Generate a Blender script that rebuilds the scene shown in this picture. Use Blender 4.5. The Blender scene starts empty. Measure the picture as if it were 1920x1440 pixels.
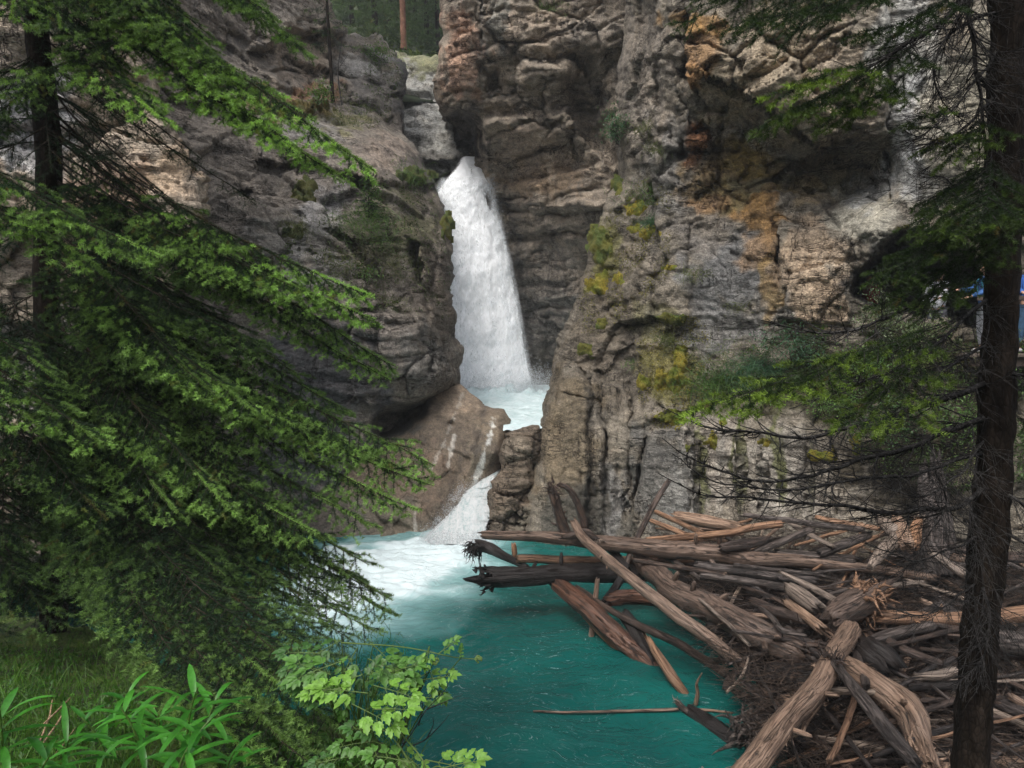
import bpy, bmesh, math, random
import numpy as np
from mathutils import Vector, Matrix

scene = bpy.context.scene
rnd = random.Random(7)
R = math.radians

# ------------------------------------------------------------------ camera
FPX = 1280.0; PITCH = R(5.36); CAMZ = 5.0
cam_d = bpy.data.cameras.new("camera"); cam = bpy.data.objects.new("camera", cam_d)
scene.collection.objects.link(cam)
cam_d.sensor_width = 36; cam_d.lens = 24; cam_d.clip_start = 0.05; cam_d.clip_end = 2000
cam.location = (0, 0, CAMZ); cam.rotation_euler = (R(90) - PITCH, 0, 0)
scene.camera = cam
scene.render.resolution_x = 1024; scene.render.resolution_y = 768

# ------------------------------------------------------------------ world and sun (overcast)
SUN_EL, SUN_AZ = R(56), R(212)
world = bpy.data.worlds.new("World"); scene.world = world; world.use_nodes = True
wn = world.node_tree.nodes; wl = world.node_tree.links
bg = wn["Background"]; sky = wn.new("ShaderNodeTexSky"); sky.sky_type = 'NISHITA'
sky.sun_disc = False; sky.sun_elevation = SUN_EL; sky.sun_rotation = SUN_AZ
sky.dust_density = 4.0; sky.air_density = 1.0; sky.ozone_density = 1.0
hs = wn.new("ShaderNodeHueSaturation"); hs.inputs["Saturation"].default_value = 0.32
wl.new(sky.outputs[0], hs.inputs["Color"]); wl.new(hs.outputs[0], bg.inputs[0])
bg.inputs[1].default_value = 0.145
sd = bpy.data.lights.new("sun", 'SUN'); sun = bpy.data.objects.new("sun", sd)
scene.collection.objects.link(sun)
sd.energy = 1.35; sd.angle = R(28); sd.color = (1.0, 0.96, 0.90)
sun.rotation_euler = (R(90) - SUN_EL, 0, R(180) - SUN_AZ)
sun.rotation_euler = Vector((math.sin(SUN_AZ) * math.cos(SUN_EL), math.cos(SUN_AZ) * math.cos(SUN_EL), math.sin(SUN_EL))).to_track_quat('Z', 'Y').to_euler()
scene.view_settings.view_transform = 'Standard'; scene.view_settings.look = 'None'
scene.view_settings.exposure = 0.85; scene.view_settings.gamma = 1.0

# ------------------------------------------------------------------ helpers: pixel (1920x1440 photo) -> place
CP, SP = math.cos(PITCH), math.sin(PITCH)
def ray(px, py):
    u = (np.asarray(px, float) - 960) / FPX; v = (np.asarray(py, float) - 720) / FPX
    return u, CP - v * SP, -SP - v * CP
def at(px, py, Y):
    dx, dy, dz = ray(px, py); k = Y / dy
    return np.stack([dx * k, dy * k, CAMZ + dz * k], -1)
def onz(px, py, z):
    dx, dy, dz = ray(px, py); k = (z - CAMZ) / dz
    return np.stack([dx * k, dy * k, CAMZ + dz * k], -1)
def pix(P):
    P = np.asarray(P, float); x, y, z = P[..., 0], P[..., 1], P[..., 2] - CAMZ
    d = y * CP - z * SP; up = y * SP + z * CP
    return 960 + FPX * x / d, 720 - FPX * up / d

# ------------------------------------------------------------------ numpy noise
_rs = np.random.RandomState(3)
_G = _rs.normal(size=(1024, 3)); _G /= np.linalg.norm(_G, axis=1)[:, None]
_U = _rs.rand(1024, 4)
def _h(ix, iy, iz, s):
    h = (ix.astype(np.int64) * 374761393 + iy.astype(np.int64) * 668265263 + iz.astype(np.int64) * 1274126177 + s * 974711) & 0xffffffff
    h = ((h ^ (h >> 13)) * 1103515245) & 0xffffffff
    return ((h ^ (h >> 16)) & 1023).astype(np.int32)
def gn(P, seed=0):
    P = np.asarray(P, float); i = np.floor(P); f = P - i; i = i.astype(np.int64)
    w = f * f * f * (f * (f * 6 - 15) + 10); out = np.zeros(P.shape[:-1])
    for a in (0, 1):
        for b in (0, 1):
            for c in (0, 1):
                g = _G[_h(i[..., 0] + a, i[..., 1] + b, i[..., 2] + c, seed)]
                d = g[..., 0] * (f[..., 0] - a) + g[..., 1] * (f[..., 1] - b) + g[..., 2] * (f[..., 2] - c)
                out += d * (w[..., 0] if a else 1 - w[..., 0]) * (w[..., 1] if b else 1 - w[..., 1]) * (w[..., 2] if c else 1 - w[..., 2])
    return out * 1.6
def fbm(P, octv=4, seed=0, gain=0.5):
    o = 0; a = 1.0; P = np.asarray(P, float)
    for k in range(octv):
        o = o + a * gn(P, seed + k * 17); a *= gain; P = P * 2.03 + 5.1
    return o
def voro(P, seed=0):
    P = np.asarray(P, float); i = np.floor(P).astype(np.int64); n = P.shape[0]
    f1 = np.full(n, 9.0); f2 = np.full(n, 9.0); pl = np.zeros(n); cid = np.zeros(n, np.int32)
    for a in (-1, 0, 1):
        for b in (-1, 0, 1):
            for c in (-1, 0, 1):
                h = _h(i[:, 0] + a, i[:, 1] + b, i[:, 2] + c, seed); u = _U[h]
                dx = P[:, 0] - (i[:, 0] + a + u[:, 0]); dy = P[:, 1] - (i[:, 1] + b + u[:, 1]); dz = P[:, 2] - (i[:, 2] + c + u[:, 2])
                ax_, ay_, az_ = np.abs(dx), np.abs(dy), np.abs(dz); d = 0.75 * np.maximum(np.maximum(ax_, ay_), az_) + 0.22 * (ax_ + ay_ + az_); g = _G[h]
                v = (u[:, 3] - 0.5) * 1.2 + g[:, 0] * dx + g[:, 1] * dy + g[:, 2] * dz
                m = d < f1
                f2 = np.where(m, f1, np.minimum(f2, d)); pl = np.where(m, v, pl); cid = np.where(m, h, cid); f1 = np.where(m, d, f1)
    return f1, f2, pl, cid
def sstep(a, b, x):
    t = np.clip((x - a) / (b - a), 0, 1); return t * t * (3 - 2 * t)
def sdf(px, py, poly):
    """signed pixel distance, positive inside; also the nearest outline point"""
    poly = np.asarray(poly, float); n = len(poly)
    best = np.full(px.shape, 1e18); nx = np.zeros(px.shape); ny = np.zeros(px.shape); ins = np.zeros(px.shape, bool)
    for k in range(n):
        x0, y0 = poly[k]; x1, y1 = poly[(k + 1) % n]; ex, ey = x1 - x0, y1 - y0
        t = np.clip(((px - x0) * ex + (py - y0) * ey) / (ex * ex + ey * ey + 1e-9), 0, 1)
        qx = x0 + t * ex; qy = y0 + t * ey; d = (px - qx) ** 2 + (py - qy) ** 2
        m = d < best; best = np.where(m, d, best); nx = np.where(m, qx, nx); ny = np.where(m, qy, ny)
        if abs(y1 - y0) > 1e-9:
            c = ((y0 > py) != (y1 > py)) & (px < ex * (py - y0) / (y1 - y0) + x0); ins ^= c
    return np.sqrt(best) * np.where(ins, 1, -1), nx, ny
def pline(px, py, pts):
    best = np.full(px.shape, 1e18); pts = np.asarray(pts, float)
    for k in range(len(pts) - 1):
        x0, y0 = pts[k]; ex, ey = pts[k + 1] - pts[k]
        t = np.clip(((px - x0) * ex + (py - y0) * ey) / (ex * ex + ey * ey + 1e-9), 0, 1)
        best = np.minimum(best, (px - x0 - t * ex) ** 2 + (py - y0 - t * ey) ** 2)
    return np.sqrt(best)
def rough_poly(poly, amp, seed, keep=None):
    out = []; n = len(poly)
    for k in range(n):
        a = np.array(poly[k], float); b = np.array(poly[(k + 1) % n], float); L = np.linalg.norm(b - a); m = max(1, int(L / 6))
        if L > 500: m = 1
        for j in range(m): out.append(a + (b - a) * j / m)
    out = np.array(out); q = np.c_[out / 28.0, np.zeros(len(out))]
    out[:, 0] += amp * fbm(q, 4, seed, 0.6); out[:, 1] += amp * fbm(q, 4, seed + 50, 0.6)
    return out

# ------------------------------------------------------------------ helpers: objects
COL = scene.collection
def tag(o, label=None, cat=None, group=None, kind=None):
    if label: o["label"] = label
    if cat: o["category"] = cat
    if group: o["group"] = group
    if kind: o["kind"] = kind
    return o
def empty(name, loc, label, cat, group=None):
    o = bpy.data.objects.new(name, None); COL.objects.link(o); o.location = tuple(loc); o.empty_display_size = 0.1
    return tag(o, label, cat, group)
def mesh_obj(name, V, F, mat, parent=None, smooth=True, col=None, uv=None, quads=None):
    """V (n,3); F list of arrays of faces (k,3)/(k,4)"""
    V = np.asarray(V, np.float32); Fs = [np.asarray(f, np.int32) for f in (F if isinstance(F, list) else [F]) if len(f)]
    me = bpy.data.meshes.new(name)
    if parent is not None:
        V = V - np.asarray(parent.matrix_world.translation if parent.parent else parent.location, np.float32)
    nl = sum(f.size for f in Fs); nf = sum(len(f) for f in Fs)
    me.vertices.add(len(V)); me.vertices.foreach_set("co", V.ravel())
    me.loops.add(nl); me.polygons.add(nf)
    lv = np.concatenate([f.ravel() for f in Fs]); me.loops.foreach_set("vertex_index", lv)
    tot = np.concatenate([np.full(len(f), f.shape[1], np.int32) for f in Fs]); st = np.r_[0, np.cumsum(tot)[:-1]].astype(np.int32)
    me.polygons.foreach_set("loop_start", st); me.polygons.foreach_set("loop_total", tot)
    if smooth: me.polygons.foreach_set("use_smooth", np.ones(nf, bool))
    me.update(calc_edges=True)
    if col is not None:
        ca = me.color_attributes.new("Col", 'FLOAT_COLOR', 'POINT'); c = np.asarray(col, np.float32)
        if c.shape[1] == 3: c = np.c_[c, np.ones(len(c), np.float32)]
        ca.data.foreach_set("color", c.astype(np.float32).ravel())
    if uv is not None:
        ul = me.uv_layers.new(name="UVMap"); ul.data.foreach_set("uv", np.asarray(uv, np.float32)[lv].ravel())
    me.materials.append(mat)
    o = bpy.data.objects.new(name, me); COL.objects.link(o)
    if parent is not None: o.parent = parent
    return o

# ------------------------------------------------------------------ material helper
class NT:
    def __init__(s, name):
        s.m = bpy.data.materials.new(name); s.m.use_nodes = True; s.t = s.m.node_tree; s.n = s.t.nodes
        s.b = s.n["Principled BSDF"]; s.out = s.n["Material Output"]
    def N(s, typ, **kw):
        n = s.n.new(typ)
        for k, v in kw.items():
            if hasattr(n, k) and k not in n.inputs: setattr(n, k, v)
            else: s.L(v, n.inputs[k])
        return n
    def L(s, v, inp):
        if isinstance(v, bpy.types.NodeSocket): s.t.links.new(v, inp)
        elif isinstance(v, bpy.types.Node): s.t.links.new(v.outputs[0], inp)
        else:
            if hasattr(inp, "default_value"):
                if inp.type == 'RGBA' and len(v) == 3: v = (*v, 1)
                inp.default_value = v
    def pos(s, scale=(1, 1, 1), rot=(0, 0, 0), src=None):
        if src is None: src = s.n.new("ShaderNodeNewGeometry").outputs["Position"]
        m = s.n.new("ShaderNodeMapping"); s.t.links.new(src, m.inputs[0]); m.inputs["Scale"].default_value = scale; m.inputs["Rotation"].default_value = rot
        return m.outputs[0]
    def noise(s, vec, scale, detail=6, rough=0.6, dist=0.0):
        n = s.n.new("ShaderNodeTexNoise"); s.t.links.new(vec, n.inputs["Vector"]); n.inputs["Scale"].default_value = scale
        n.inputs["Detail"].default_value = detail; n.inputs["Roughness"].default_value = rough; n.inputs["Distortion"].default_value = dist
        return n.outputs["Fac"]
    def vor(s, vec, scale, feat='F1', out="Distance", rnd_=1.0):
        n = s.n.new("ShaderNodeTexVoronoi"); n.feature = feat; s.t.links.new(vec, n.inputs["Vector"]); n.inputs["Scale"].default_value = scale; n.inputs["Randomness"].default_value = rnd_
        return n.outputs[out]
    def ramp(s, f, stops):
        r = s.n.new("ShaderNodeValToRGB"); s.L(f, r.inputs[0]); e = r.color_ramp.elements
        while len(e) < len(stops): e.new(0.5)
        for k, (p, c) in enumerate(stops):
            e[k].position = p; e[k].color = (*c, 1) if not isinstance(c, (int, float)) else (c, c, c, 1)
        return r.outputs[0]
    def mix(s, f, a, b, mode='MIX'):
        n = s.n.new("ShaderNodeMix"); n.data_type = 'RGBA'; n.blend_type = mode
        s.L(f, n.inputs[0]); s.L(a, n.inputs[6]); s.L(b, n.inputs[7]); return n.outputs[2]
    def math(s, op, a, b=0.0, c=None, clamp=False):
        n = s.n.new("ShaderNodeMath"); n.operation = op; n.use_clamp = clamp; s.L(a, n.inputs[0]); s.L(b, n.inputs[1])
        if c is not None: s.L(c, n.inputs[2])
        return n.outputs[0]
    def bump(s, h, dist=0.02, strength=1.0, nrm=None):
        n = s.n.new("ShaderNodeBump"); s.L(h, n.inputs["Height"]); n.inputs["Distance"].default_value = dist; n.inputs["Strength"].default_value = strength
        if nrm is not None: s.L(nrm, n.inputs["Normal"])
        return n.outputs[0]
    def attr(s, name, out="Color"):
        n = s.n.new("ShaderNodeAttribute"); n.attribute_name = name; return n.outputs[out]

# ================================================================== ROCK
def mk_rock(name, grain=1.0, spec=0.35, smooth=False):
    k = NT(name); p = k.pos(); c = k.attr("Col"); wet = k.attr("Col", "Alpha")
    n1 = k.noise(p, 1.3, 3, 0.6); n2 = k.noise(p, 9.0 * grain, 4, 0.7); n3 = k.noise(p, 27.0 * grain, 3, 0.75)
    col = k.mix(1.0, c, k.ramp(n1, [(0.25, (0.95, 0.96, 0.99)), (0.5, (1.32, 1.32, 1.32)), (0.75, (1.68, 1.62, 1.55))]), 'MULTIPLY')
    col = k.mix(1.0, col, k.ramp(n2, [(0.3, 0.72), (0.5, 1.0), (0.72, 1.35)]), 'MULTIPLY')
    if not smooth:
        sp = k.ramp(n3, [(0.38, 0.6), (0.52, 1.0), (0.66, 1.5)]); col = k.mix(0.8, col, k.mix(1.0, col, sp, 'MULTIPLY'))
        ps = k.pos((0.8, 0.8, 2.3), (R(6), R(-5), 0)); st = k.noise(ps, 4.0, 5, 0.72, 0.3)
        col = k.mix(1.0, col, k.ramp(st, [(0.34, 0.72), (0.5, 1.0), (0.65, 1.15)]), 'MULTIPLY')
        pv = k.pos((1.6, 1.6, 0.22)); sv = k.noise(pv, 2.4, 3, 0.6)
        col = k.mix(1.0, col, k.ramp(sv, [(0.34, 0.72), (0.47, 1.0), (0.7, 1.12)]), 'MULTIPLY')
        nh = k.noise(k.pos((0.35, 0.35, 2.1), (R(5), R(-4), 0)), 1.5, 4, 0.62, 0.2); nv = k.noise(k.pos((1.7, 1.7, 0.42), (R(10), R(8), 0)), 1.1, 4, 0.62, 0.2); nm = k.noise(p, 0.9, 2, 0.5)
        lh = k.ramp(k.math('ABSOLUTE', k.math('SUBTRACT', nh, 0.5)), [(0.0, 0.0), (0.013, 1.0)]); lv = k.ramp(k.math('ABSOLUTE', k.math('SUBTRACT', nv, 0.5)), [(0.0, 0.0), (0.010, 1.0)])
        lh2 = k.ramp(k.math('ABSOLUTE', k.math('SUBTRACT', nh, 0.43)), [(0.0, 0.0), (0.010, 1.0)])
        lines = k.math('MULTIPLY', k.math('MULTIPLY', lh, lh2), lv); lines = k.math('MAXIMUM', lines, k.ramp(nm, [(0.42, 0.0), (0.56, 1.0)]))
        col = k.mix(1.0, col, k.mix(lines, (0.30, 0.28, 0.27), (1, 1, 1)), 'MULTIPLY')
        cr2 = k.vor(k.pos((1, 1, 2.2), (0.3, 0.1, 0)), 5.0, 'DISTANCE_TO_EDGE'); crm2 = k.ramp(cr2, [(0.0, 0.0), (0.05, 1.0)])
        h = k.math('ADD', k.math('MULTIPLY', st, 0.75), k.math('MULTIPLY', n2, 0.5)); h = k.math('ADD', h, k.math('MULTIPLY', n3, 0.42))
        h = k.math('ADD', h, k.math('MULTIPLY', crm2, 0.16))
        h = k.math('ADD', h, k.math('MULTIPLY', lines, 0.8)); nb = k.bump(h, 0.085, 0.95)
    else:
        st = k.noise(k.pos((0.8, 0.8, 0.3), (0, R(25), 0)), 6.0, 6, 0.6); col = k.mix(1.0, col, k.ramp(st, [(0.3, 0.7), (0.55, 1.05), (0.75, 1.2)]), 'MULTIPLY')
        cb = k.vor(k.pos((1, 1, .7)), 1.7, 'DISTANCE_TO_EDGE'); h = k.math('ADD', k.math('MULTIPLY', n2, 0.8), k.math('MULTIPLY', n3, 0.4)); h = k.math('ADD', h, k.math('MULTIPLY', st, 0.9)); h = k.math('ADD', h, k.math('MULTIPLY', k.ramp(cb, [(0, 0.0), (.02, 1.0)]), .3)); nb = k.bump(h, 0.05, 0.9); col = k.mix(1.0, col, k.ramp(n3, [(.35, .65), (.65, 1.35)]), 'MULTIPLY')
    k.L(col, k.b.inputs["Base Color"]); k.L(nb, k.b.inputs["Normal"])
    k.L(k.math('SUBTRACT', 0.85, k.math('MULTIPLY', wet, 0.5)), k.b.inputs["Roughness"]); k.b.inputs["Specular IOR Level"].default_value = spec
    return k.m
M_rock = mk_rock("limestone"); M_smooth = mk_rock("water_worn_limestone", 1.0, 0.5, True)

SURF = {}
WS = (.55, .57, .58); DS = (.045, .036, .03)   # wet white trickles and dark seep lines on the boulder
LINES = {61: [([(925, 790), (915, 830), (902, 870), (890, 905), (884, 925)], 4, WS, .55), ([(868, 738), (850, 780), (834, 825), (815, 862), (806, 880)], 3, (.3, .28, .26), .5), ([(852, 815), (846, 850), (841, 872)], 3, (.42, .4, .38), .6), ([(908, 770), (896, 820), (890, 860)], 6, DS, .7), ([(800, 740), (790, 830), (770, 900)], 9, DS, .6), ([(740, 850), (730, 920), (700, 980)], 9, DS, .45), ([(870, 850), (850, 920), (820, 970)], 7, DS, .5), ([(945, 775), (940, 830), (925, 880)], 5, DS, .5), ([(780, 960), (776, 1000)], 4, (.4, .38, .36), .5)],
         51: [([(1288, 60), (1284, 300)], 7, (.05, .045, .04), .6), ([(1395, 800), (1390, 960)], 4, (.08, .085, .03), .7), ([(1466, 800), (1468, 960)], 4, (.08, .085, .03), .7), ([(1316, 820), (1314, 960)], 5, (.08, .085, .03), .7), ([(1520, 790), (1522, 960)], 4, (.07, .07, .04), .6), ([(1240, 820), (1225, 960)], 6, (.06, .056, .052), .5), ([(1350, 800), (1348, 960)], 6, (.30, .28, .26), .5), ([(1105, 700), (1108, 990)], 6, (.05, .043, .036), .6), ([(1690, 60), (1700, 200), (1706, 330)], 16, (.46, .46, .48), .6), ([(1445, 360), (1450, 430), (1446, 560)], 10, (.16, .10, .05), .5), ([(1220, 340), (1225, 600)], 8, (.07, .062, .055), .4)],  # the first dark line paints the deep shadow of the upright crack
         41: [([(1040, 430), (1050, 700)], 12, (.09, .08, .075), .5), ([(960, 380), (985, 640)], 9, (.08, .072, .068), .5), ([(1100, 330), (1095, 600)], 10, (.10, .085, .075), .45), ([(985, 0), (975, 130)], 7, (.32, .27, .22), .5), ([(1020, 250), (1035, 330)], 8, (.36, .30, .25), .5), ([(905, 0), (908, 110)], 8, (.12, .12, .115), .6)],
         21: [([(620, 560), (600, 900)], 12, (.05, .05, .056), .5), ([(670, 650), (660, 820)], 9, (.20, .195, .2), .35), ([(590, 360), (560, 480)], 10, (.24, .235, .24), .5), ([(640, 350), (610, 430)], 14, (.26, .25, .255), .5), ([(700, 590), (705, 740)], 6, (.06, .055, .052), .5), ([(600, 480), (560, 560)], 10, (.25, .24, .245), .5)]}
def cfield(px, py, P, base, spots, seed):
    """albedo of the rock: base colour plus stains and painted hollow shade, each (cx, cy, rx, ry, colour, strength, wet)"""
    n = len(px); c = np.tile(np.array(base, float), (n, 1)); wet = np.zeros(n)
    wx = px + 26 * fbm(P * 0.9, 4, seed + 3); wy = py + 26 * fbm(P * 0.9, 4, seed + 9)
    edge = 0.45 * fbm(P * 2.2, 4, seed + 21)
    for s in spots:
        cx, cy, rx, ry, cc, st = s[:6]
        d = np.sqrt(((wx - cx) / rx) ** 2 + ((wy - cy) / ry) ** 2) + edge
        w = (st * (1 - sstep(0.65, 1.1, d)))[:, None]; c = c * (1 - w) + np.array(cc) * w
        if len(s) > 6: wet = np.maximum(wet, s[6] * w[:, 0])
    for pts, wd, cc, st in LINES.get(seed, ()):
        d = pline(px + 3 * edge, py + 3 * edge, pts) / wd + 1.6 * fbm(P * np.array([5, 5, 2]), 3, seed + 5); w = (st * (1 - sstep(.5, 1.3, d)))[:, None]; c = c * (1 - w) + np.array(cc) * w; wet = np.maximum(wet, w[:, 0] * .8)
    return c * np.array([1.04, 1.03, .97]), wet
def relief(name, poly, ctrl, step=3.2, steps=(), carves=(), cracks=(), base=(0.2, 0.17, 0.14), spots=(), P_=None, seed=1, mat=None, rough=5, rnd_w=26, rnd_d=0.5, skirt=(0.4, 1.2, 3.5), back=0.0, flat=None):
    P_ = P_ or {}
    poly = rough_poly(poly, rough, seed)
    x0, y0 = poly.min(0); x1, y1 = poly.max(0)
    # coarser outside the picture
    def axis(a, b, lim):
        s = [a]; 
        while s[-1] < b: s.append(s[-1] + (step if -60 < s[-1] < lim + 60 else step * 5))
        return np.array(s)
    X, Yp = np.meshgrid(axis(x0 - step, x1 + step, 1920), axis(y0 - step, y1 + step, 1440)); shp = X.shape
    px, py = X.ravel().copy(), Yp.ravel().copy()
    sd_, nx, ny = sdf(px, py, poly)
    ix = np.arange(px.size).reshape(shp)
    loc = np.where((px > -60) & (px < 1980) & (py > -60) & (py < 1500), step, step * 5)
    near = (np.abs(sd_) < 0.62 * loc); inside = (sd_ > 0) | near
    px = np.where(near, nx, px); py = np.where(near, ny, py)
    # smooth depth through control points
    C = np.array(ctrl, float); q = C[:, :2] / 200.0
    dd = np.linalg.norm(q[:, None] - q[None], axis=2); n = len(C)
    A = np.zeros((n + 3, n + 3)); A[:n, :n] = dd - np.eye(n) * 0.02; A[:n, n] = 1; A[:n, n + 1:] = q; A[n:, :n] = A[:n, n:].T
    w = np.linalg.solve(A, np.r_[C[:, 2], 0, 0, 0])
    Q = np.c_[px, py] / 200.0; D = w[n] + Q @ w[n + 1:]
    for i in range(n): D += w[i] * np.hypot(Q[:, 0] - q[i, 0], Q[:, 1] - q[i, 1])
    wob = 7 * fbm(np.c_[px / 40.0, py / 40.0, np.zeros(px.size)], 4, seed + 77)
    wob2 = fbm(np.c_[px / 55.0, py / 55.0, np.full(px.size, 9.0)], 3, seed + 78)
    for pl, amt, fe in steps:
        s2, _, _ = sdf(px + wob, py + wob, pl); D += amt * sstep(-fe * 0.5, fe * 0.5, s2)
    for pl, amt, fe in carves:
        s2, _, _ = sdf(px + wob, py + wob, pl); D += amt * sstep(0, fe, s2)
    for ck in cracks:
        pts, wd, dep = ck[:3]; wk = 1.1 if len(ck) < 4 else ck[3]; d = pline(px + wob * wk, py + wob * wk, pts); D += dep * 0.9 * np.exp(-(d / wd) ** 1.3) * np.clip(0.45 + wob2 * 1.3, 0, 1.1)
    din = np.maximum(sd_, 0); D += rnd_d * (1 - np.clip(din / rnd_w, 0, 1)) ** 2
    W = at(px, py, D); Wg = W.reshape(shp + (3,))
    # base normals from a slightly blurred grid
    gx = np.gradient(Wg, axis=1); gy = np.gradient(Wg, axis=0)
    N = np.cross(gy, gx); N /= (np.linalg.norm(N, axis=2)[..., None] + 1e-9); N = N.reshape(-1, 3)
    N[N[:, 1] > 0] *= -1
    V2 = -np.stack(ray(px, py), -1); V2 /= np.linalg.norm(V2, axis=1)[:, None]
    N = N * 0.55 + V2 * 0.6; N /= np.linalg.norm(N, axis=1)[:, None]
    idx = np.where(inside)[0]; Pw = W[idx]; g = lambda k, d_: P_.get(k, d_)
    warp = np.stack([fbm(Pw * 0.7, 3, seed + 1), fbm(Pw * 0.7, 3, seed + 2), fbm(Pw * 0.7, 3, seed + 4)], -1)
    disp = g('big', 0.35) * fbm(Pw * 0.35, 2, seed) + g('mid', 0.10) * 0.35 * fbm(Pw * 1.7, 4, seed + 5)
    for fq, am_ in ((0.55, g('terr', 0.4)),):
        s_t = fbm(Pw * np.array([1, 1, 1.5]) * fq, 3, seed + 15 + int(fq * 3), 0.45) * 3.2; ft = s_t - np.floor(s_t); disp += g('mid', 0.10) * am_ * (np.floor(s_t) + sstep(0.8, 1.0, ft) - s_t * 0.6)
    m = 1.0
    if 'blockmask' in P_:
        m = P_['blocklow']
        for pl, fe, v in P_['blockmask']:
            s2, _, _ = sdf(px[idx] + wob[idx] * 2, py[idx] + wob[idx] * 2, pl); m = m + (v - m) * sstep(-fe, fe, s2)
    for sc, am, an in g('blocks', ((0.5, 0.42, (1, 1, 1.5)), (1.3, 0.10, (1, 1, 2.0)), (3.6, 0.028, (1, 1, 2.0)))):
        f1, f2, plv, cid = voro((Pw + warp * 0.05 / sc ** 0.5) * np.array(an) * sc, seed + int(sc * 10))
        disp += am * m * (plv * 1.0 - 0.45 * np.exp(-((f2 - f1) / 0.035) ** 2))
    ls = g('strata', 0.10)
    if ls:
        for th, am in ((0.9, ls), (0.28, ls * 0.45), (0.11, ls * 0.2)):
            zz = (Pw[:, 2] + Pw[:, 0] * g('tilt', 0.06) + 0.20 * warp[:, 2]) / th; li = np.floor(zz); fr = zz - li
            r0 = _U[(li.astype(int) * 37 + seed) & 1023, 0]; r1 = _U[((li + 1).astype(int) * 37 + seed) & 1023, 0]
            disp += am * ((r0 + (r1 - r0) * sstep(0.82, 1.0, fr)) - 0.5) * (0.6 + 0.8 * fbm(Pw * 0.8, 2, seed + 30)) * 1.6 - am * 0.5 * np.exp(-((fr - 0.93) / 0.05) ** 2)
    ridg = 1 - np.abs(fbm(Pw * np.array([2.2, 2.2, 3.0]) + warp, 4, seed + 61)) * 2
    disp += g('ridge', 0.05) * 0.5 * ridg + g('fine', 0.007) * fbm(Pw * 9, 3, seed + 8)
    disp *= 0.45 + 0.55 * sstep(0, 22, din[idx])
    Dg = D.reshape(shp); st_ = np.hypot(np.gradient(Dg, axis=0), np.gradient(Dg, axis=1)) / (Dg / FPX * step); disp *= (1 / (1 + (st_.ravel()[idx] / 3.0) ** 2))
    Wd = W.copy(); Wd[idx] = Pw + N[idx] * disp[:, None]
    Wd[:, 2] = np.maximum(Wd[:, 2], -1.5)
    SURF[name] = (px.copy(), py.copy(), inside.reshape(shp), Wd.reshape(shp + (3,)), X[0], Yp[:, 0], N.reshape(shp + (3,)))
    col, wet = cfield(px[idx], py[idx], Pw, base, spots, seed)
    cav = sstep(0.0, 0.25, -disp)  # dust and lichen keep off the joints
    # faces
    ok = inside.reshape(shp); fm = ok[:-1, :-1] & ok[:-1, 1:] & ok[1:, 1:] & ok[1:, :-1]
    F = np.stack([ix[:-1, :-1][fm], ix[1:, :-1][fm], ix[1:, 1:][fm], ix[:-1, 1:][fm]], -1)
    used = np.zeros(px.size, bool); used[F.ravel()] = True
    remap = -np.ones(px.size, int); keep = np.where(used)[0]; remap[keep] = np.arange(len(keep)); F = remap[F]
    V = Wd[keep]; cc = np.zeros((px.size, 4)); cc[idx, :3] = col; cc[idx, 3] = wet; cc = cc[keep]
    E = np.concatenate([F[:, [0, 1]], F[:, [1, 2]], F[:, [2, 3]], F[:, [3, 0]]]); Es = np.sort(E, 1); key = Es[:, 0].astype(np.int64) * len(V) + Es[:, 1]
    u, ii, ct = np.unique(key, return_index=True, return_counts=True); B = E[ii[ct == 1]]
    bv = np.unique(B.ravel()); Fs = [F]; prev = np.arange(len(V)); allV = [V]; allC = [cc]; off = len(V); cur = {v: v for v in bv}
    cen = V.mean(0); mp = -np.ones(len(V), int); last = bv.copy(); mp[bv] = bv; lastmap = mp.copy(); dirs = V[bv] - np.array([0, 0, CAMZ]); L = np.linalg.norm(dirs, axis=1)[:, None]; dirs = dirs / L
    for kq, s_ in enumerate(skirt):
        nv = V[bv] + dirs * s_ + 0.12 * s_ ** 0.5 * np.stack([gn(V[bv] * 1.1 + s_, 5), gn(V[bv] * 1.1 + s_, 6) * 0, gn(V[bv] * 1.1 + s_, 7)], -1)
        m2 = -np.ones(len(V), int); m2[bv] = off + np.arange(len(bv))
        Fs.append(np.stack([lastmap[B[:, 1]], lastmap[B[:, 0]], m2[B[:, 0]], m2[B[:, 1]]], -1))
        allV.append(nv); allC.append(cc[bv]); off += len(bv); lastmap = m2
    return tag(mesh_obj(name, np.concatenate(allV), [np.concatenate(Fs)], mat or M_rock, col=np.concatenate(allC), smooth=mat is not None), kind="structure")
def surf(name, px, py):
    """place on a finished cliff under the photo pixel, and its normal"""
    s = SURF[name]; G = s[3]; X, Y = s[4], s[5]
    i = int(np.clip(np.searchsorted(Y, py), 2, len(Y) - 3)); j = int(np.clip(np.searchsorted(X, px), 2, len(X) - 3))
    p = G[i, j]; n = s[6][i, j]
    return np.array(p), np.array(n)

TAN = (0.235, 0.185, 0.145); PINK = (0.29, 0.205, 0.155); GREY = (0.17, 0.165, 0.17); DKG = (0.085, 0.083, 0.088); PALE = (0.34, 0.315, 0.285)
ORG = (0.24, 0.145, 0.075); OCH = (0.20, 0.155, 0.07); BLK = (0.04, 0.038, 0.04); BRN = (0.13, 0.10, 0.075); MOSSC = (0.13, 0.13, 0.02); WHT = (0.50, 0.49, 0.48)

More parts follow.
